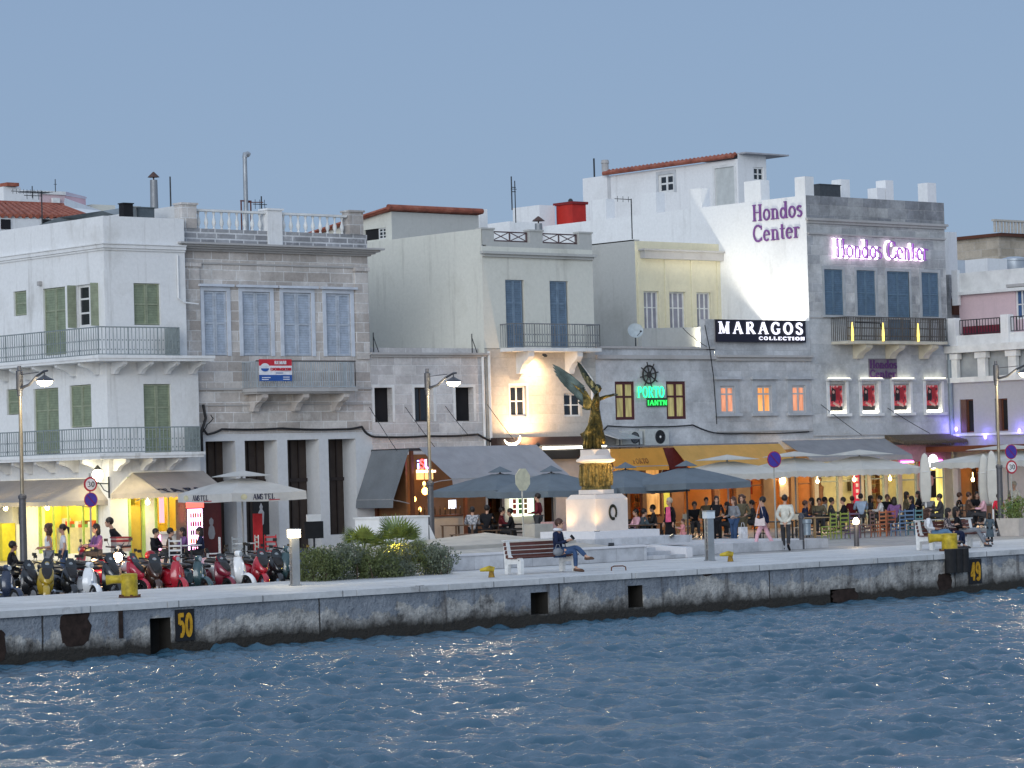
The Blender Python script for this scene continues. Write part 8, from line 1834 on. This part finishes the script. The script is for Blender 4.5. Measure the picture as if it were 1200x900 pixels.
for i, (px, c, l, a, y) in enumerate(sc[1:]):
    mod = c in ('black','navy','maroon','blue','brown') or px in (46,137,291)
    if mod and proto2 is None:
        proto2 = scooter(l, GY(px,y,lz), R(a), g, True)
        for ch in proto2.children:
            if ch.data.materials[0] == PAINT: ch.data = ch.data.copy(); ch.data.materials[0] = pm(c)
        base_c = c; continue
    a2 = a-12+(i*37%31)-15; o = dup(proto2 if mod else proto, GY(px,y,lz), R(a2), l, g, swap={(pm(base_c) if mod else PAINT): pm(c)}); k_ = .98+.10*((i*29)%7)/7; o.scale = (k_,k_,k_*(1+.05*((i*5)%3-1))); o.rotation_euler = (R(((i*23)%11)-7), 0, R(a2))
for ch in proto.children:
    if ch.data and ch.data.materials and ch.data.materials[0] == PAINT: ch.data = ch.data.copy(); ch.data.materials[0] = pm('navy')
def topbox(loc, rz, label, c1, c2):
    t = thing('delivery_box', label, 'box', loc, rz); mb = MB(); mb.box(-.2,.2,-.21,.21,0,.36); part_(t,'case',mb,c1)
    for z in (.10,.26): mb = MB(); mb.box(-.205,.205,-.215,.215,z,z+.06); part_(t,'stripe',mb,c2)
    mb = MB(); mb.box(-.22,.22,-.23,.23,.362,.4); part_(t,'lid',mb,c2)
g0 = GY(108,68.0,0); dup(proto, g0, LEFT+R(30), 'scooter with a striped delivery box and its rider in purple', g, swap={pm('navy'): pm('maroon')})
d_ = V((math.cos(LEFT+R(30)),math.sin(LEFT+R(30)),0)); topbox(V(g0)-d_*.78+V((0,0,.88)), LEFT+R(30), 'red and white striped delivery box on the back of the ridden scooter', plain('box_grey',(.35,.34,.34),.5), plain('box_red',(.20,.02,.03),.5))
person('woman with dark hair in a purple top astride the boxed scooter', (g0[0]+d_[0]*-.1,g0[1]-d_[1]*.1,.36), LEFT+R(30), 'sit', 'purple','dgrey', arms='bar', fem=True, long_hair=True)
g1 = GY(137,67.9,0); dup(proto, g1, TOCAM+R(6), 'dark scooter facing the camera with its headlamp burning orange', g, swap={pm('navy'): pm('grey')})
def glow(px, py, Y, r_, col, st, en, label):
    x, z = hitY(px,py,Y); mb = MB(); mb.ell((x,Y,z),(r_,r_,r_),12,8); o = tag(mb.build('headlamp',emit('hl_%d'%int(px),col,st),smooth=True),label,'lamp')
    L = bpy.data.lights.new('head','POINT'); L.energy=en; L.color=col; L.shadow_soft_size=.08; lo = bpy.data.objects.new('lamp_light',L); S.collection.objects.link(lo); lo.parent=o; lo.location=(x-.2,Y-.2,z)
glow(138,653,67.0,.13,(1,.62,.30),45,34,'round orange burning headlamp behind the yellow mooring bollard'); glow(110,658,66.6,.07,(1,.55,.25),14,8,'smaller orange lamp left of the burning headlamp')
# helmets resting on scooters
for px, py, Y, mt, l in ((148,664,66,plain('helmet_white',(.6,.6,.6),.25),'pale helmet resting beside the burning headlamp'),(176,651,66.5,plain('helmet_red',(.3,.01,.02),.25),'dark red helmet on the red classic scooter')):
    x, z = hitY(px,py,Y); mb = MB(); mb.ell((x,Y,z),(.15,.14,.14),12,8); tag(mb.build('helmet',mt,smooth=True),l,'helmet')
# ---- beer parasol, café furniture beside the kiosk
AWN = cloth('white_parasol_cloth',(.66,.65,.62),.3); AWS = cloth('slate_parasol_cloth',(.17,.205,.235),.12); AWC = cloth('cream_parasol_cloth',(.76,.74,.68),.32)
Yp = 77.0; sc_ = FPX/(Yp/.7524)
x, z = hitY(283,551,Yp); ze_ = hitY(300,577,Yp-1.4)[1]
parasol('white beer parasol lettered AMSTEL beside the marble pillars', (x,Yp,0), 1.45, ze_, z-.2, AWN, 0, .26, True, False, 'AMSTEL', capr=.30)
WG = plain('white_plastic',(.6,.6,.6),.5); RG = plain('red_plastic',(.45,.02,.03),.4)
for i,(px,Y,rz_,m_,l) in enumerate(((205,76.5,40,WG,'white café chair beside the glowing fridge, left one'),(248,76,150,WG,'white café chair under the beer parasol'),(272,75.5,200,plain('silver_wire',(.4,.42,.42),.4,.5),'silver wire chair under the beer parasol, left one'),(292,76.5,160,plain('silver_wire',(.4,.42,.42)),'silver wire chair under the beer parasol, right one'),(312,76,210,RG,'red café chair under the beer parasol'))):
    cafe_chair('cafe_chair', l, GY(px,Y), R(rz_), m_, 'chairs of the kiosk café')
table('small round café table beside the glowing fridge', GY(222,76.2), WG, .33, False); table('small round café table under the beer parasol', GY(284,75.6), WG, .33, False)
for k,px in enumerate((258,268,280,300)): 
    x,z = hitY(px,639,76.5); mb = MB(); mb.lathe([(.07,0),(.09,.3),(.11,.32)],(x,76.5,z-.16),10); mb2 = mb
mb = MB(); x0_, x1_ = colY(296,76.8), colY(306,76.8); mb.box(x0_,x1_,76.8,76.86,.0,1.62); tag(mb.build('red_banner_stand',plain('red_banner_cloth',(.45,.015,.02),.7)),'narrow red banner stand under the beer parasol','banner')
t = thing('menu_stand','dark menu stand with a pale figure between the pillars','stand',GY(304,86.3)); mb = MB(); mb.box(-.35,.35,-.04,.04,.7,2.3); part_(t,'board',mb,DARKIN); mb = MB(); mb.box(-.02,.02,-.05,.05,0,.7); part_(t,'leg',mb,IRON); mb = MB(); mb.lathe([(.0,0),(.1,.1),(.13,.5),(.05,.62),(.08,.7),(.0,.85)],(0,0,0),8); o=part_(t,'picture_figure',mb,plain('grey_print',(.32,.32,.34))); o.scale=(1,.08,1); o.location=(0,-.045,1.0)
t = thing('wall_box','dark menu board with a white top on the pillar base','board',GY(366,84)); mb = MB(); mb.box(-.4,.4,-.03,.03,.55,1.15); part_(t,'board',mb,DARKIN); mb = MB(); mb.box(-.3,.3,-.03,.03,1.16,1.4); part_(t,'white_top',mb,TRIM); mb = MB(); mb.box(-.03,.03,-.02,.02,0,.55); part_(t,'leg',mb,IRON)
# ---- parasols of the cafés
g = 'slate grey parasols of the bar'
for px, pk, ed, Y, hw, l in ((586,550,578,80.5,1.75,'first slate grey parasol, nearest the bar veranda'),(646,549,579,77.6,1.6,'second slate grey parasol, above the menu display'),(733,545,575,77.5,1.6,'third slate grey parasol, just right of the statue'),(804,543,570,75.5,1.6,'fourth slate grey parasol, nearest the white parasols')):
    x, z = hitY(px,pk+3,Y); parasol(l, (x,Y,0), hw, hitY(px,ed-4,Y-hw)[1], z-.0, AWS, 0, .22, True, False, None, g, plain('dark_pole',(.06,.05,.05),.5), .11)
g = 'pale square parasols of the restaurant'
for px, pk, ed, Y, hw, l in ((852,532,556,77.5,1.55,'first pale parasol, partly behind the slate grey one'),(931,528,553,78,1.6,'second pale parasol, under the orange awning end'),(1007,526,551,77,1.7,'third pale parasol, before the cream shop windows'),(1180,520,541,74.5,2.1,'large pale parasol at the far right before the pink house')):
    x, z = hitY(px,pk+2,Y); parasol(l, (x,Y,0), hw, hitY(px,ed-1,Y-hw)[1], z-.16, AWC, 0, .24, True, True, None, g, None, .34)
def closed_parasol(label, px, py0, py1, Y):
    x, z0 = hitY(px,py1,Y); z1 = hitY(px,py0,Y)[1]; t = thing('closed_parasol', label, 'parasol', (x,Y,0)); mb = MB(); n = 16; vs = []; pr = [(0,.16),(.1,.21),(.35,.24),(.6,.22),(.85,.17),(.96,.10),(1,.02)]
    for f_, r_ in pr:
        for j in range(n): a = 2*math.pi*j/n; q_ = r_*(1+.16*math.cos(a*4)); vs.append((q_*math.cos(a),q_*math.sin(a),z0+(z1-z0)*f_))
    mb.add(vs,[(i*n+j,i*n+(j+1)%n,(i+1)*n+(j+1)%n,(i+1)*n+j) for i in range(len(pr)-1) for j in range(n)]); part_(t,'folded_cloth',mb,AWC,smooth=True); mb = MB(); mb.torus((0,0,z0+(z1-z0)*.62),.225,.015,(0,0,1),16,5); part_(t,'tie',mb,TRIM)
    mb = MB(); mb.tube([(0,0,0),(0,0,z0+.05)],.035,8); part_(t,'pole',mb,TRIM); mb = MB(); mb.box(-.3,.3,-.3,.3,0,.07); part_(t,'base_plate',mb,plain('stone_base',(.3,.3,.3)))
closed_parasol('closed white parasol beside the oval globe lamp', 1085, 531, 588, 74); closed_parasol('closed white parasol nearer the street lamp, left of the pair', 1154, 532, 590, 73.5); closed_parasol('closed white parasol against the street lamp, right of the pair', 1163.5, 528, 588, 72.8)
# ---- café chairs and tables on the square
CH = {'green':(.26,.32,.06),'brown':(.16,.09,.08),'orange':(.48,.16,.06),'rust':(.36,.10,.05),'blue':(.12,.20,.32),'tan':(.36,.24,.12),'purple':(.14,.09,.15),'pine':(.42,.30,.15),'dark':(.03,.025,.022),'teal':(.10,.22,.24)}
def cm(c): return plain('chair_'+c, CH[c], .55, sc=-5)
g = 'painted wooden chairs of the restaurant'
rows = [(972,632,'green','green wooden chair, left one of the green pair'),(986,631,'green','green wooden chair, right one of the green pair'),(999,631,'purple','dull purple wooden chair next to the glowing post'),(1017,630,'brown','brown wooden chair right of the glowing post'),(1030,629,'orange','orange wooden chair left of the rust red one'),(1041,628,'rust','rust red wooden chair beside the pale blue ones'),(1053,628,'blue','blue wooden chair, leftmost of three blue ones'),(1063,627,'blue','blue wooden chair, middle one of three'),(1073,627,'teal','greenish blue wooden chair beside the white bench'),(846,630,'pine','pale pine chair behind the unlit steel bollard'),(812,629,'pine','pale pine chair near the child in pink'),(962,620,'tan','tan wooden chair behind the green pair'),(1008,618,'tan','tan wooden chair behind the purple one'),(1036,616,'rust','second rust red chair, one row back')]
for i,(px,py,c,l) in enumerate(rows): cafe_chair('wooden_chair', l, G(px,py), R([100,85,70,110,95,80,100,75,90,180,20,-90,-80,-95][i]), cm(c), g)
for px,py,c,l in ((898+12,636,'dark','dark low table behind the man in the pale jacket'),(955,630,'tan','long wooden table left of the green chairs'),(1024,622,'tan','wooden table behind the brown and orange chairs'),(1060,620,'tan','wooden table behind the blue chairs'),(985,622,'tan','wooden table behind the green chairs')):
    table(l, G(px,py), cm(c), .45)
g = 'folding pine chairs beside the slate parasols'
for i,(px,py,l) in enumerate(((801,631,'folding pine chair right of the child in pink'),(822,630,'folding pine chair left of the unlit bollard'),(930,633,'folding pine chair right of the man in the pale jacket'))): director_chair(l, G(px,py), R(90+i*70), g)
# bar terrace: dark stools, tables, counter
g = 'dark wooden chairs under the slate parasols'
for i,(px,Y,l) in enumerate(((560,79,'under the first slate parasol, leftmost'),(573,78,'under the first slate parasol, second from the veranda'),(590,79.5,'behind the octagonal sign, left side'),(602,78,'behind the octagonal sign, right side'),(738,77,'right of the pedestal, nearest to it'),(752,76,'right of the pedestal, beside the seated couple'),(766,77.5,'between the couple and the man in pink'))):
    cafe_chair('dark_chair', 'dark wooden chair '+l, GY(px,Y), R(60+i*47), cm('dark'), g)
for i,(px,Y,l) in enumerate(((545,74,'rough brown table by the bar counter'),(581,77.5,'dark table under the first slate parasol'),(598,77,'dark table behind the octagonal sign'),(745,75.5,'dark table right of the pedestal'),(534,76,'narrow brown high table at the bar corner'))): table(l, GY(px,Y), plain('rough_brown',(.12,.07,.04),.7,sc=-4) if i != 2 else cm('dark'), .4, True, 1.0 if i==4 else .74)
t = thing('planter_box','pale and pink striped planter box in front of the man in maroon','planter',GY(636,72.5)); mb = MB(); mb.box(-.7,.1,-.3,.3,0,1.0); part_(t,'pale_box',mb,plain('pale_box',(.42,.40,.36),.7,sc=-3)); mb = MB(); mb.box(.103,.65,-.3,.3,0,1.05); part_(t,'pink_box',mb,plain('pink_box',(.42,.25,.24),.7,sc=-3))
# right end: wooden planter, plant tub
t = thing('wooden_trough','orange brown wooden trough behind the grey coated woman','trough',G(1152,618)); mb = MB(); mb.box(-1.0,.9,-.3,.3,.25,.85); part_(t,'box',mb,plain('trough_wood',(.42,.22,.12),.6,sc=-3)); mb = MB(); mb.box(-1.05,.95,-.34,.34,.853,.92); part_(t,'rim',mb,plain('trough_rim',(.38,.34,.28),.6,sc=-3)); 
mb = MB()
for x in (-.8,.7): mb.box(x,x+.1,-.25,.25,0,.25)
part_(t,'feet',mb,IRON)
gp = G(1192,628); t = thing('plant_tub','pale square tub with a bushy green plant at the right edge','planter',gp); mb = MB(); mb.add([(-.4,-.4,0),(.4,-.4,0),(.4,.4,0),(-.4,.4,0),(-.5,-.5,.62),(.5,-.5,.62),(.5,.5,.62),(-.5,.5,.62)],[(0,3,2,1),(4,5,6,7),(0,1,5,4),(1,2,6,5),(2,3,7,6),(3,0,4,7)]); part_(t,'tub',mb,plain('tub_pale',(.55,.50,.45),.7,sc=-3))
shrub('bushy green plant growing in the pale tub at the right edge', (gp[0],gp[1],.55), .35,.35,.75,1300,LFP,77)
# ---- benches
b1 = G(640,670.5); bx = 59.4
bench('park_bench','white concrete bench with red brown slats where a woman reads her phone',(colY(633,60.1),60.1,0),R(-90),2.2)
bench('park_bench','white concrete bench carrying three people, behind the large yellow bollard',(colY(1113,60.0),60.0,0),R(-90),2.6)
# phone etc.
person('woman with short brown hair and pale scarf reading a phone, legs crossed', (colY(652,60.0),60.0,.0), R(-62), 'cross','navy','jeans','brown',1.92,'phone',fem=True,shoe='brown')
sx_, sz_ = hitY(651,616,59.4); mb = MB(); mb.torus((0,0,0),.085,.045,(0,0,1),16,8); o = tag(mb.build('scarf',F['white'],smooth=True),'pale scarf round the neck of the woman reading her phone','scarf'); o.location=(colY(652,60.0),60.02,1.145)
mb = MB(); mb.cbox((0,0,0),.075,.012,.14,Matrix.Rotation(R(-40),3,'Y')); o = tag(mb.build('phone',DARKIN),'dark phone held by the woman on the white bench','phone'); M_ = Matrix.Rotation(R(-62),3,'Z'); o.location = V((colY(652,60.),60.,0))+M_@V((.40,0,.93)); o.rotation_euler=(0,0,R(-62))
mb = MB(); mb.ell((0,0,.10),(.16,.12,.11),12,8); mb.tube([(-.1,0,.16),(-.05,0,.3),(.05,0,.3),(.1,0,.16)],.01,6); o = tag(mb.build('bag',F['grey'],smooth=True),'soft grey bag on the bench beside the reading woman','bag'); o.location=(colY(651,59.75),59.75,.45)
person('woman with curly dark hair, white top and jeans reclining on the right bench', (colY(1090,60.0),60.0,0.0), R(-38), 'recline','white','ljeans','brown',1.70,'bent',long_hair=True,fem=True,curly=True,tan=True)
person('person in a dark floral top in the middle of the right bench', (colY(1108,60.1),60.1,0), R(-60),'sit','floral','navy','dark',1.66,'phone',long_hair=True,fem=True)
person('person in black with pale shorts at the far end of the right bench', (colY(1124,60.2),60.2,0), R(-50),'recline','black','grey','dark',1.68,'bent',long_hair=True,fem=True,tan=True)
# ---- people on the left
L0 = lambda px, Y: GY(px, Y, 0)
person('woman with dark curly hair, white vest and grey trousers, leftmost of the walking pair', L0(55,69.3), LEFT+R(20),'walk','white','grey','brown',1.70,'bent','none',True,fem=True,tan=True,curly=True)
person('woman in a white T-shirt with a dark ponytail behind her friend', L0(72,69.4), LEFT+R(10),'stand','white','jeans','dark',1.66,'down','short',fem=True,pony=True)
person('dark clad man leaning forward outside the yellow lit café', L0(137,69.8), LEFT+R(15),'lean','black','black','dark',1.82,'down')
g0 = L0(12,66.6); person('man in black sitting on the scooter at the far left', (g0[0],g0[1],lz+.34), RIGHT+R(20),'sit','black','black','dark',1.7,'bar',tan=True)
for (px,Y,rz_,tp,lg,l) in ((180,77.0,-20,'black','dgrey','man in black seated beside the kiosk door'),(213,77.0,200,'purple','navy','woman in purple seated before the glowing fridge'),(233,76.6,190,'navy','dgrey','dark dressed person seated just right of the glowing fridge'),(197,76.8,10,'brown','dgrey','brown dressed person seated at the kiosk table')):
    person(l, GY(px,Y,.0), R(rz_)+RIGHT,'sit',tp,lg,'dark',1.7,'bar',long_hair=(tp in('purple','navy')))
# bar terrace
g='guests under the slate parasols'
for (px,Y,z_,rz_,ps,tp,lg,l) in ((552,78.5,.25,AWAY,'sit','check','black','guest in a grey patterned shirt with his back turned, under the first slate parasol'),(569,77.8,.3,AWAY-.3,'sit','black','black','broad guest in black with his back turned, under the first slate parasol'),(586,78.6,.2,RIGHT,'sit','maroon','dgrey','guest in dark maroon facing right near the octagonal sign'),(597,78.2,.15,LEFT,'sit','black','dgrey','guest in black facing left beside the menu display'),
    (744,76.0,.0,LEFT+.4,'sit','lpink','dgrey','pale pink dressed guest seated right of the pedestal'),(752,75.7,.0,RIGHT+.3,'sit','slate','dgrey','slate dressed guest seated right of the pedestal'),(764,76.8,.1,LEFT,'sit','dgrey','black','dark guest seated left of the man with the pink shirt'),(728,77,.1,RIGHT,'sit','brown','black','guest in brown half hidden behind the pedestal')):
    person(l, GY(px,Y,z_), rz_, ps, tp, lg, 'dark', 1.72, 'bar')
person('man in a maroon sweater standing behind the striped planter box', GY(629,75.5,.25), AWAY+R(70),'stand','maroon','dgrey','dark',1.72,'bent')
person('elderly man in a bright pink shirt under a long dark jacket', GY(783,71.0), LEFT+R(30),'stand','black','black','grey',1.72,'down',coat=True)
x,y,_ = GY(781.4,70.78); mb = MB(); mb.add([(-.0,-.10,.92),(.0,.08,.92),(.0,.06,1.42),(.0,-.07,1.42),(.06,-.10,.92),(.06,.08,.92),(.05,.06,1.42),(.05,-.07,1.42)],[(0,1,2,3),(4,5,6,7),(0,4,7,3),(1,5,6,2),(3,7,6,2)]); o = tag(mb.build('shirt_front',F['pink']),'bright pink shirt front of the elderly man in the dark jacket','shirt'); o.location=(x-.05,y-.05,0); o.rotation_euler=(0,0,TOCAM)
person('small child in a pink top reaching towards the man in the dark jacket', GY(798,70.2), LEFT+R(20),'stand','salmon','salmon','brown',1.02,'reach',fem=True)
# standing group by the bollard and the walking pair
person('woman in black standing behind the unlit steel bollard', GY(838,73.4,.0), TOCAM,'stand','black','black','dark',1.68,'bent',long_hair=True,fem=True)
person('person in a dark olive top standing before the orange shopfront', GY(826,76.0,.0), TOCAM,'stand','olive','black','dark',1.60)
person('woman in a grey cardigan, white top and jeans looking left', GY(858,70.2), LEFT+R(40),'stand','grey','jeans','brown',1.68,'bent',long_hair=True,fem=True)
person('curly haired person in an olive jacket behind the woman with pink trousers', GY(868,70.8), TOCAM-R(20),'stand','olive','olive','brown',1.74,'bent',long_hair=True,curly=True)
bag.label = 'large pale shoulder bag of the woman in pink trousers'
person('woman in a navy top and pale pink trousers walking left with a bag', GY(892,66.0), AWAY+R(75),'walk','navy','lpink','dark',1.72,'back',fem=True,extra=bag(plain('pale_leather',(.62,.52,.50),.6),1,.98))
person('man in a pale cream jacket and dark trousers with hands behind his back', GY(918,65.4), AWAY-R(10),'walk','cream','dgrey','dark',1.76,'back',shoe='black',coat='short')
t = thing('shopping_bag','white paper shopping bag hanging beside the woman in jeans','bag',GY(868,69.9,.28)); mb = MB(); mb.box(-.15,.15,-.07,.07,0,.38); part_(t,'pouch',mb,F['white']); mb = MB(); mb.tube([(-.08,0,.38),(-.05,0,.52),(.05,0,.52),(.08,0,.38)],.008,5); part_(t,'handle',mb,F['white'])
for (px,Y,z_,rz_,tp,l,lh) in ((812,77,.15,TOCAM,'black','guest in black under the fourth slate parasol, left one',0),(851,76.5,.1,LEFT,'black','guest in black seated at the orange shopfront',1),(958,77,.1,TOCAM,'olive','guest in olive seated beneath the second pale parasol',0),(972,76.8,.1,RIGHT,'dgrey','first dark guest behind the green chairs',0),(987,76.5,.1,LEFT,'black','second dark guest behind the green chairs',0),(1007,77,.2,AWAY,'lblue','guest in a light blue shirt left of the brown chair',0),(1046,75.5,.05,AWAY,'purple','black haired guest in purple with her back turned, behind the blue chairs',1),(1060,77.5,.2,RIGHT,'olive','guest in olive behind the purple one, facing right',1),(1075,77.8,.2,LEFT,'black','tall guest in black left of the closed parasol',1),(1100,73,.15,LEFT,'dgrey','dark guest directly behind the right bench',0),(1133,74,.15,RIGHT,'brown','guest in brown below the orange lit doorway',0),(1143,74.5,.15,TOCAM,'black','guest in black below the orange lit doorway',0),(1150,73.5,.1,LEFT,'lpink','guest in pale pink left of the closed parasols',1)):
    person(l, GY(px,Y,z_), rz_, 'sit', tp, 'dgrey', 'dark' if tp!='brown' else 'brown', 1.72, 'bar', long_hair=bool(lh), tan=(px%2==0))
person('child with long black hair in a wide slate coat at the bench end', (colY(1157,61.2),61.2,0), AWAY-R(15),'stand','slate','black','dark',1.0,'bent',coat=True,long_hair=True,fem=True)
person('child in a bright red top beside the street lamp', GY(1168,68.5,.1), AWAY,'stand','red','black','dark',1.35,'bent')
person('white haired woman in a cream top standing by the plant tub', GY(1187,74.0), LEFT+R(50),'stand','cream','black','grey',1.78,'bent','short',fem=True)
person('person in a green top half hidden by the plant tub', GY(1181,72.5), LEFT,'stand','green','black','brown',1.25,'bent')

# more guests at the restaurant tables
for i,(px,Y,z_,rz_,tp,l) in enumerate(((941,76,.05,RIGHT,'navy','guest in navy seated right of the man in the pale jacket'),(950,78.2,.1,LEFT,'brown','guest in brown at the back, left of the second pale parasol pole'),(964,78.6,.1,RIGHT,'cream','guest in cream at the back below the second pale parasol'),(997,78.4,.1,AWAY,'maroon','guest in maroon with back turned, behind the glowing post'),(1018,78.2,.1,RIGHT,'dgrey','guest in dark grey left of the rust red chairs'),(1030,77.2,.1,LEFT,'white','guest in white behind the orange wooden chair'),(1038,78.6,.1,TOCAM,'black','guest in black facing the water behind the rust red chair'),(1067,75.8,.05,LEFT,'navy','guest in navy right of the black haired guest in purple'),(1086,76.4,.1,AWAY,'grey','guest in grey under the closed parasol by the globe lamp'),(1122,76.5,.1,RIGHT,'black','guest in black before the violet lit grey wall'),(835,77.5,.1,RIGHT,'brown','guest in brown between the two café groups'),(880,78,.1,LEFT,'dgrey','dark guest seated behind the woman in pink trousers'))):
    person(l, GY(px,Y,z_), rz_, 'sit', tp, 'dgrey', 'brown' if i%3 == 0 else 'dark', 1.72, 'bar' if i%2 else 'up', long_hair=(i%3 == 1), tan=(i%2 == 0))
for i,(px,Y,l) in enumerate(((945,77.0,'small dark table left of the long wooden table'),(1022,77.7,'small dark table at the back behind the brown chair'),(1078,76.9,'small dark table beside the closed parasol'),(757,76.6,'small dark table of the seated couple'),(1138,74.6,'small dark table beside the wooden trough'))):
    table(l, GY(px,Y), cm('dark'), .38)
for i,(px,Y,l) in enumerate(((938,75.4,'dark wooden chair beside the round unlit post'),(952,76.6,'dark wooden chair at the small table by the long one'),(1028,76.6,'dark wooden chair behind the orange chair'),(1084,75.4,'dark wooden chair beside the closed parasol'),(1098,75.8,'dark wooden chair behind the right bench'),(1130,75.6,'dark wooden chair beside the wooden trough'),(890,76.5,'dark wooden chair behind the walking woman in pink trousers'))):
    cafe_chair('dark_chair', l, GY(px,Y), R(30+i*53), cm('dark'), 'dark wooden chairs of the restaurant')
